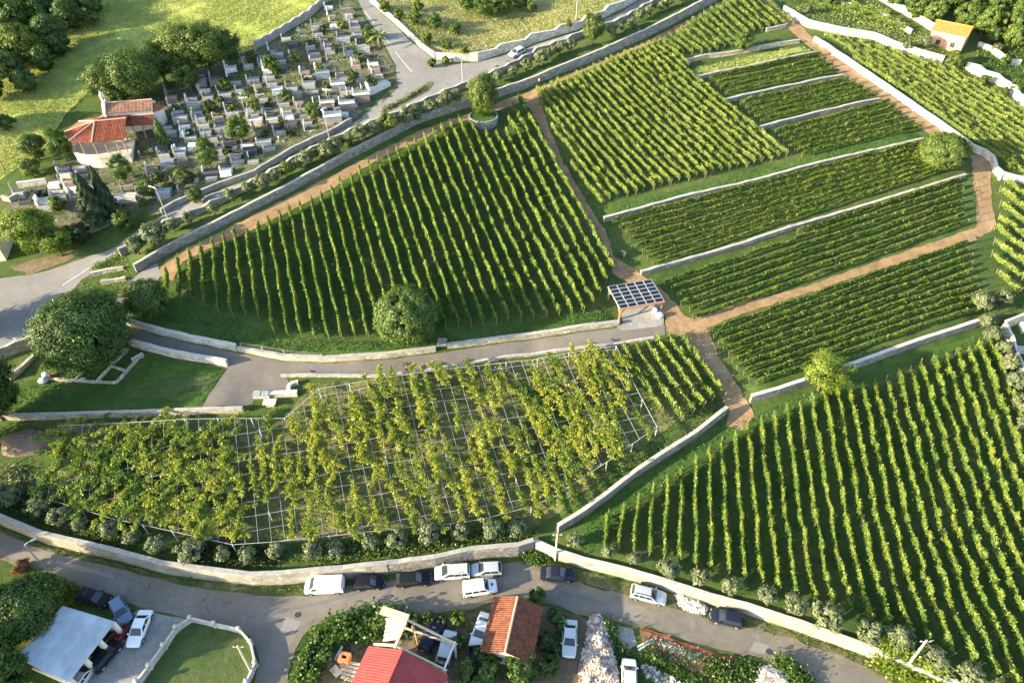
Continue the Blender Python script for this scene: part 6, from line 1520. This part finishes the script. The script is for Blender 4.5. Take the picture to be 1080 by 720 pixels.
# red barrier net
def net():
    pts = hits([(676,663),(690,667),(705,672),(720,678),(735,684),(752,690),(770,694),(783,696)]); b = Vector(pts[0]); o = empty('barrier_net', pts[0]); tag(o, 'sagging red plastic barrier net along the road edge', 'barrier net', None, 'thing')
    mb = MB()
    for i in range(len(pts)-1):
        p, q = Vector(pts[i])-b, Vector(pts[i+1])-b; hA, hB = .32-.2*(i % 2), .32-.2*((i+1) % 2)
        off = Vector((.1*math.sin(i*2.1), .12*math.cos(i*1.7), 0))
        for k in range(5):
            u = k/4; mb.beam(p+Vector((0,0,.08+hA*u))+off*u, q+Vector((0,0,.08+hB*u))+off*u, .02, .02)
        for k in range(8):
            u = k/8; m_ = p.lerp(q, u); mb.beam(m_+Vector((0,0,.08)), m_+Vector((0,0,.08+hA+(hB-hA)*u))+off, .03, .03)
    mb.build('net', M['net_red'], o)
    for p in pts[::2]:
        q = Vector(p)-b; mb = MB(); mb.beam(q-Vector((0,0,.2)), q+Vector((.05,.03,.7)), .05); mb.build('stake', M['wood'], o)
net()
def plank(px0, px1, w, hh, z, mat, label, name='plank', cat='plank'):
    a, b = hit(*px0), hit(*px1); c = (a+b)/2; mb = MB(); mb.beam(a-c+np.array([0,0,z]), b-c+np.array([0,0,z]), w, hh); o = mb.build(name, M[mat], None, c); tag(o, label, cat, 'loose planks and beams', 'thing')
plank((672,682),(688,674),.22,.06,.10,'wire_white','upper white plank beside the gravel patch'); plank((673,685),(689,677),.2,.06,.10,'wire_white','lower white plank beside the gravel patch')
plank((431,653),(446,652.5),.2,.2,.35,'brick','rusty steel beam lying in the roadside shrubs','steel_beam','beam')
for k in range(5): plank((358+k*.5,697+k*4.2),(381-k*2,701+k*4.2),.34,.08,.12+.01*k,'wood_grey' if k % 2 else 'wood_pale',f'{ordw(k+1)} weathered plank from the brick block, beside the red roof')
plank((351,704),(358,712),.9,.1,.2,'wood_pale','pale board pile beside the weathered planks'); plank((354,697),(362,683),.25,.3,.5,'steel','grey steel ladder leaning near the brick block','ladder','ladder')
plank((341,668),(344,675),.1,.1,.6,'wood_pale','short pale stake in the hedge corner','stake','stake')
def brickblock():
    p = hit(364.5,696); o = empty('brick_block', p, -.2); tag(o, 'orange brick flue block with a dark opening beside the red roof', 'brick block', None, 'thing')
    mb = MB(); mb.box(-.65,.65,-.55,-.2,-.1,1.1); mb.box(-.65,.65,.2,.55,-.1,1.1); mb.box(-.65,-.3,-.2,.2,-.1,1.1); mb.box(.3,.65,-.2,.2,-.1,1.1); mb.build('shell', M['brick'], o)
    mb = MB(); mb.box(-.3,.3,-.2,.2,0,.5); mb.build('flue', M['black'], o)
brickblock()
# machine beside the shed, bin beside the hut
def tractor():
    p = hit(129,669); o = empty('garden_trailer', p, 1.2); tag(o, 'small rusty red trailer behind the blue-grey hatchback', 'trailer', None, 'thing')
    mb = MB(); mb.box(-.9,.9,-.6,-.54,.45,.9); mb.box(-.9,.9,.54,.6,.45,.9); mb.box(-.9,-.84,-.54,.54,.45,.9); mb.box(.84,.9,-.54,.54,.45,.9); mb.box(-.9,.9,-.6,.6,.38,.45); mb.build('tray', M['net_red'], o)
    for s in (-1, 1): mb = MB(); mb.tube([(0,s*.65,.3),(0,s*.82,.3)], [.3,.3], 16); mb.build('wheel', M['tyre'], o)
    mb = MB(); mb.beam((.9,0,.42),(1.7,0,.35),.08); mb.build('drawbar', M['darkmetal'], o)
tractor()
def bin_():
    p = hit(501,696); o = empty('skip_bin', p, .1); tag(o, 'dark open skip bin below the white saloon by the hut', 'bin', None, 'thing')
    mb = MB(); b = [(-.6,-1.0,0),(.6,-1.0,0),(.6,1.0,0),(-.6,1.0,0)]; t = [(-.75,-1.25,1.1),(.75,-1.25,1.1),(.75,1.25,1.1),(-.75,1.25,1.1)]
    mb.add(b+t+[(-.68,-1.18,1.1),(.68,-1.18,1.1),(.68,1.18,1.1),(-.68,1.18,1.1),(-.55,-.95,.2),(.55,-.95,.2),(.55,.95,.2),(-.55,.95,.2)],
           [(3,2,1,0),(0,1,5,4),(1,2,6,5),(2,3,7,6),(3,0,4,7)]+[(4+i,4+(i+1)%4,8+(i+1)%4,8+i) for i in range(4)]+[(8+i,8+(i+1)%4,12+(i+1)%4,12+i) for i in range(4)]+[(12,13,14,15)]); mb.build('tub', M['darkmetal'], o)
    for s in (-1, 1): mb = MB(); mb.beam((-.78,s*1.28,1.1),(.78,s*1.28,1.1),.08); mb.build('rim', M['black'], o)
bin_()
# planter ring around the small tree
def planter():
    p = hit(510,127); o = empty('round_planter', p); tag(o, 'round low stone planter around the small upright tree', 'planter', None, 'thing'); n = 28; ro, ri = 3.0, 2.65; zz = [h(p[0]+math.cos(6.283*i/n)*ro, p[1]+math.sin(6.283*i/n)*ro)-p[2] for i in range(n)]; top = max(zz)*.4+.75
    mb = MB(); vs = []
    for i in range(n):
        c, s = math.cos(6.283*i/n), math.sin(6.283*i/n); vs += [(c*ro,s*ro,zz[i]-.4),(c*ro,s*ro,top),(c*ri,s*ri,top),(c*ri,s*ri,top-.3)]
    mb.add(vs, [(4*i+k, 4*((i+1)%n)+k, 4*((i+1)%n)+k+1, 4*i+k+1) for i in range(n) for k in range(3)]); mb.build('wall', M['wall_grey'], o)
    mb = MB(); mb.add([(math.cos(6.283*i/n)*ri, math.sin(6.283*i/n)*ri, top-.12) for i in range(n)], [tuple(range(n))]); mb.build('soil', M['lush'], o)
planter()
# bordered garden beds under the big tree
def beds():
    def edge(a, b, label): 
        A, B = hit(*a), hit(*b); c = (A+B)/2; mb = MB(); mb.beam(A-c+np.array([0,0,.1]), B-c+np.array([0,0,.1]), .35, .6); o = mb.build('bed_border', M['wall_warm'], None, c); tag(o, label, 'border', 'stone borders of the garden beds', 'thing')
    edge((53,400.5),(102,403.5),'long stone border on the lawn below the big tree'); edge((102.5,403.5),(123,404.5),'short stone border at the lower end of the beds')
    edge((123.5,404),(151,373),'slanting outer stone border of the two beds'); edge((103,403),(117.5,387),'lower half of the inner slanting bed border'); edge((118,386),(136,368),'upper half of the inner slanting bed border'); edge((118,387),(133,391.5),'cross border between the two beds'); edge((81,401),(90,391),'slanting bed border under the crown of the big tree')
    def bench(px, py, rz, label):
        p = hit(px, py); o = empty('stone_bench', p, rz); tag(o, label, 'bench', 'benches of the shady garden', 'thing')
        mb = MB(); mb.box(-.9,.9,-.24,.24,.4,.5); mb.build('seat', M['wood_grey'], o)
        for s in (-.65,.65): mb = MB(); mb.box(s-.1,s+.1,-.2,.2,-.1,.4); mb.build('leg', M['concrete'], o)
        mb = MB(); mb.box(-.9,.9,.22,.28,.6,.95); mb.build('backrest', M['wood_grey'], o)
    bench(130,374.5,.9,'grey bench inside the upper garden bed'); bench(147,380,.9,'grey bench outside the slanting garden bed border')
    p = hit(88,401.5); mb = MB(); mb.blob((0,0,.3), (.5,.4,.35), 0, 5, .12, 10, 7); o = mb.build('boulder', M['tomb_pale'], None, p, smooth=True); tag(o, 'pale rounded boulder on the long garden border', 'boulder', None, 'thing')
    p = hit(48,401); o = empty('covered_cart', p); tag(o, 'pale blue covered bundle with a red corner at the end of the garden border', 'bundle', None, 'thing')
    mb = MB(); mb.blob((0,-.3,.35), (.75,.6,.5), 0, 2, .15, 12, 8); mb.build('cover', M['car_grey'], o, smooth=True); mb = MB(); mb.blob((.1,.5,.75), (.55,.45,.45), 0, 7, .15, 12, 8); mb.build('cover', M['tomb_white'], o, smooth=True); mb = MB(); mb.blob((.75,.35,.7), (.22,.2,.25), 0, 8, .1, 8, 6); mb.build('red_corner', M['lamp_red'], o, smooth=True)
beds()
# stone table block and curved seat at the lane forecourt
p = hit(285.5,427); mb = MB(); mb.box(-.95,.95,-.55,.55,.62,.8); o = empty('stone_table', p, .05); tag(o, 'pale stone slab table at the end of the forecourt bench wall', 'table', None, 'thing'); mb.build('table_top', M['coping_white'], o); mb = MB(); mb.box(-.6,.6,-.35,.35,-.4,.62); mb.build('base', M['wall_white'], o)
p = hit(276,421); o = empty('information_board', p, .02); tag(o, 'two grey information panels lying on the forecourt bench wall', 'board', None, 'thing')
for s in (-.62,.62): mb = MB(); mb.hexa([(s-.52,-.1,.75),(s+.52,-.1,.75),(s+.52,.75,1.0),(s-.52,.75,1.0)], [(s-.52,-.12,.81),(s+.52,-.12,.81),(s+.52,.73,1.06),(s-.52,.73,1.06)]); mb.build('panel', M['tomb_blue'], o)
mb = MB(); mb.box(-1.2,1.2,.1,.5,-.3,.78); mb.build('plinth', M['wall_white'], o)
mb = MB(); pts = hits([(305,413),(305,409.5),(307.5,406.5),(311,405),(315,404.5)]); b = Vector(pts[0])
for i in range(len(pts)-1): mb.beam(Vector(pts[i])-b+Vector((0,0,.2)), Vector(pts[i+1])-b+Vector((0,0,.2)), .6, .8)
o = mb.build('curved_seat', M['wall_white'], None, pts[0]); tag(o, 'small curved pale stone seat at the lane corner', 'seat', None, 'thing')
# dark post fence on the eastern side
def fence(pts, label, H=1.4, mat='darkmetal', gap=1.8):
    W = hits(pts); o = empty('wire_fence', W[0]); tag(o, label, 'fence', 'fences', 'thing'); b = Vector(W[0]); mb = MB(); pos_ = []
    for i in range(len(W)-1):
        n = max(1, int(np.linalg.norm(W[i+1]-W[i])/gap)); pos_ += [W[i]+(W[i+1]-W[i])*k/n for k in range(n)]
    pos_.append(W[-1])
    for i, p in enumerate(pos_):
        q = Vector((p[0], p[1], h(p[0], p[1])))-b; m = MB(); m.beam(q-Vector((0,0,.2)), q+Vector((0,0,H)), .09); m.build('post', M[mat], o)
        if i:
            for z in (.3,.7,1.1,H-.05): mb.beam(l+Vector((0,0,z)), q+Vector((0,0,z)), .01)
        l = q
    mb.build('wires', M[mat], o)
fence([(1021,168),(1025,200),(1030,236)], 'dark post fence along the upper part of the red path')
fence([(1031,256),(1042,305),(1051,343)], 'dark post fence beside the sunlit eastern rows')
fence([(255,367),(300,374),(340,378)], 'thin wire fence along the low wall at the foot of the long vineyard', 1.0, 'post', 3)
# walled tomb yard at the eastern edge
def tombyard():
    W = hits([(1056,348),(1080,338),(1110,328)]); o = empty('walled_enclosure', W[0]); tag(o, 'white walled enclosure with small inner walls at the eastern edge', 'enclosure', None, 'thing'); b = Vector(W[0])
    def wl(pts, H, th=.4):
        Q = hits(pts)
        for i in range(len(Q)-1):
            p, q = Vector(Q[i])-b, Vector(Q[i+1])-b; mb = MB(); mb.beam(p+Vector((0,0,H/2-.25)), q+Vector((0,0,H/2-.25)), th, H+.5); mb.build('wall', M['wall_white'], o)
    wl([(1056,347),(1080,337.5),(1110,326)], 1.8); wl([(1056,347),(1064,363),(1068,378),(1078,400),(1090,425)], 1.5); wl([(1066,371),(1082,372),(1110,370)], 1.2); wl([(1078,352),(1075,343)], 1.0)
tombyard()
# the walker on the red path
def person():
    p = hit(568.5,90.5); o_ = None
    sk = {'pelvis':(0,0,.95),'waist':(0,.01,1.12),'chest':(0,.02,1.35),'neck':(0,.03,1.50),'head':(0,.04,1.60),'crown':(0,.04,1.74),
          'sl':(.19,.02,1.42),'el':(.25,-.06,1.15),'wl':(.22,.08,.93),'hl':(.21,.13,.85),'sr':(-.19,.02,1.42),'er':(-.26,.06,1.14),'wr':(-.24,-.1,.95),'hr':(-.23,-.15,.87),
          'pl':(.10,0,.90),'kl':(.11,.14,.50),'al':(.11,.06,.09),'tl':(.12,.24,.04),'pr':(-.10,0,.90),'kr':(-.11,-.02,.50),'ar':(-.11,-.25,.12),'tr':(-.12,-.12,.03)}
    ed = [('pelvis','waist'),('waist','chest'),('chest','neck'),('neck','head'),('head','crown'),('chest','sl'),('sl','el'),('el','wl'),('wl','hl'),('chest','sr'),('sr','er'),('er','wr'),('wr','hr'),('pelvis','pl'),('pl','kl'),('kl','al'),('al','tl'),('pelvis','pr'),('pr','kr'),('kr','ar'),('ar','tr')]
    rad = dict(pelvis=.15,waist=.13,chest=.16,neck=.06,head=.10,crown=.07,sl=.07,el=.05,wl=.035,hl=.04,sr=.07,er=.05,wr=.035,hr=.04,pl=.10,kl=.065,al=.045,tl=.035,pr=.10,kr=.065,ar=.045,tr=.035)
    def skin(name, keys, edges, mat, k=1.0, parent=None, root=None):
        me = bpy.data.meshes.new(name); ks = list(keys); me.from_pydata([sk[q] for q in ks], [(ks.index(a), ks.index(b)) for a, b in edges], []); me.materials.append(M[mat])
        ob = bpy.data.objects.new(name, me); link(ob, parent)
        md = ob.modifiers.new('Skin', 'SKIN'); md.use_smooth_shade = True
        if not me.skin_vertices: me.skin_vertices.new()
        for i, q in enumerate(ks):
            me.skin_vertices[0].data[i].radius = (rad[q]*k, rad[q]*k); me.skin_vertices[0].data[i].use_root = (q == (root or ks[0]))
        sb = ob.modifiers.new('Sub', 'SUBSURF'); sb.levels = sb.render_levels = 1
        return ob
    body = skin('person', sk, ed, 'skin'); body.location = tuple(p); body.rotation_euler = (0,0,R(-60))
    tag(body, 'walker in a pinkish top and dark trousers on the red path', 'person', None, 'thing')
    def sub(ks): return [(a, b) for a, b in ed if a in ks and b in ks]
    k1 = ['chest','waist','pelvis','sl','el','sr','er']; skin('shirt', k1, sub(k1), 'shirt', 1.12, body)
    k2 = ['pelvis','pl','kl','al','pr','kr','ar']; skin('trousers', k2, sub(k2), 'trousers', 1.15, body)
    mb = MB(); mb.blob((0,.0,1.68), (.115,.115,.12), 0, 3, .05, 10, 8); mb.build('hair', M['hair'], body, smooth=True)
    for s in (-1, 1):
        mb = MB(); mb.blob((s*.1,.09+.08*s,.05), (.055,.14,.05), 0, 3, .02, 8, 6); mb.build('shoe', M['black'], body, smooth=True)
M['skin'] = mat_plain('skin', (.45,.27,.19), .6, .3, var=.05); M['shirt'] = mat_plain('pink_cotton', (.52,.25,.25), .9, .2, var=.1); M['trousers'] = mat_plain('dark_cloth', (.03,.03,.04), .9, .2, var=.1); M['hair'] = mat_plain('dark_hair', (.03,.02,.015), .7, .3, var=.1)
person()
# trees added past the low western frame edge to shade road, lane and lawn
for i, (x, y, r, hr, lb) in enumerate([(-26,404,38,1.35,'tall tree at the western edge above the garden lawn'),(-70,440,44,1.3,'great shade tree added west of the pergola field'),(-30,700,46,1.0,'great shade tree added below the western corner of the lower road'),(-95,640,52,.95,'great shade tree added west of the lower road'),(-60,330,34,.95,'shade tree added west of the car park'),(-110,560,44,.95,'great shade tree added where the lower road leaves the western edge')]):  # first one shows at the edge, its height raised for more shade
    tree(x, y, r, lb, hr, mat='leaf_broad', lo=.08, tone=.42, leaf=.3, nclump=130, group='trees along the western edge', name='large_tree')

def steps():
    p = hit(465.5,366); o = empty('stone_steps', p, -.1); tag(o, 'dark stone steps through the gap in the low wall by the round tree', 'steps', None, 'thing')
    for k in range(4): mb = MB(); mb.box(-.75,.75,.35*k,.35*k+.37,-.4,.16+.17*k); mb.build('step', M['concrete'], o)
steps()

for x, y, lb in [(314,648,'round manhole cover near the side lane mouth'),(304,702,'round manhole cover on the side lane'),(811,687,'small round manhole cover on the lower road bend'),(330,391,'dark manhole cover on the lane by the kerb')]:
    p = hit(x, y); mb = MB(); mb.tube([(0,0,0),(0,0,.075)], [.36,.36], 20); o = mb.build('manhole_cover', M['darkmetal'], None, p); tag(o, lb, 'manhole cover', 'manhole covers', 'thing')
# ------------------------------------------------------------------ camera, sun, sky
cam = bpy.data.cameras.new('camera'); co = link(bpy.data.objects.new('camera', cam))
cam.sensor_width = 36; cam.sensor_fit = 'HORIZONTAL'; cam.lens = 36*FPX/1080; cam.clip_end = 5000; cam.clip_start = .5
co.location = (0, 0, CAMH); co.rotation_euler = (math.pi/2-PITCH, 0, 0); scene.camera = co
sd = bpy.data.lights.new('sun', 'SUN'); so = link(bpy.data.objects.new('sun', sd))
sd.energy = 5.0; sd.angle = R(.6); sd.color = (1.0, .84, .56)
dv = Vector((math.cos(SUN_AZ)*math.cos(SUN_EL), math.sin(SUN_AZ)*math.cos(SUN_EL), -math.sin(SUN_EL)))
so.rotation_euler = dv.to_track_quat('-Z', 'Y').to_euler(); so.location = (-200, -70, 120)
wd = bpy.data.worlds.new('World'); scene.world = wd; wd.use_nodes = True
nt = wd.node_tree; nt.nodes.clear()
sky = nt.nodes.new('ShaderNodeTexSky'); sky.sky_type = 'NISHITA'; sky.sun_disc = False
sky.sun_elevation = SUN_EL; sky.sun_rotation = math.atan2(-dv.x, -dv.y)
bg = nt.nodes.new('ShaderNodeBackground'); bg.inputs['Strength'].default_value = .15
ow = nt.nodes.new('ShaderNodeOutputWorld'); nt.links.new(sky.outputs[0], bg.inputs[0]); nt.links.new(bg.outputs[0], ow.inputs[0])
scene.view_settings.view_transform = 'Standard'; scene.view_settings.look = 'None'
scene.view_settings.exposure = 1.95; scene.view_settings.gamma = 1.0
scene.render.engine = 'CYCLES'
scene.cycles.max_bounces = 5; scene.cycles.diffuse_bounces = 3; scene.cycles.glossy_bounces = 2; scene.cycles.transmission_bounces = 3
scene.cycles.use_denoising = True
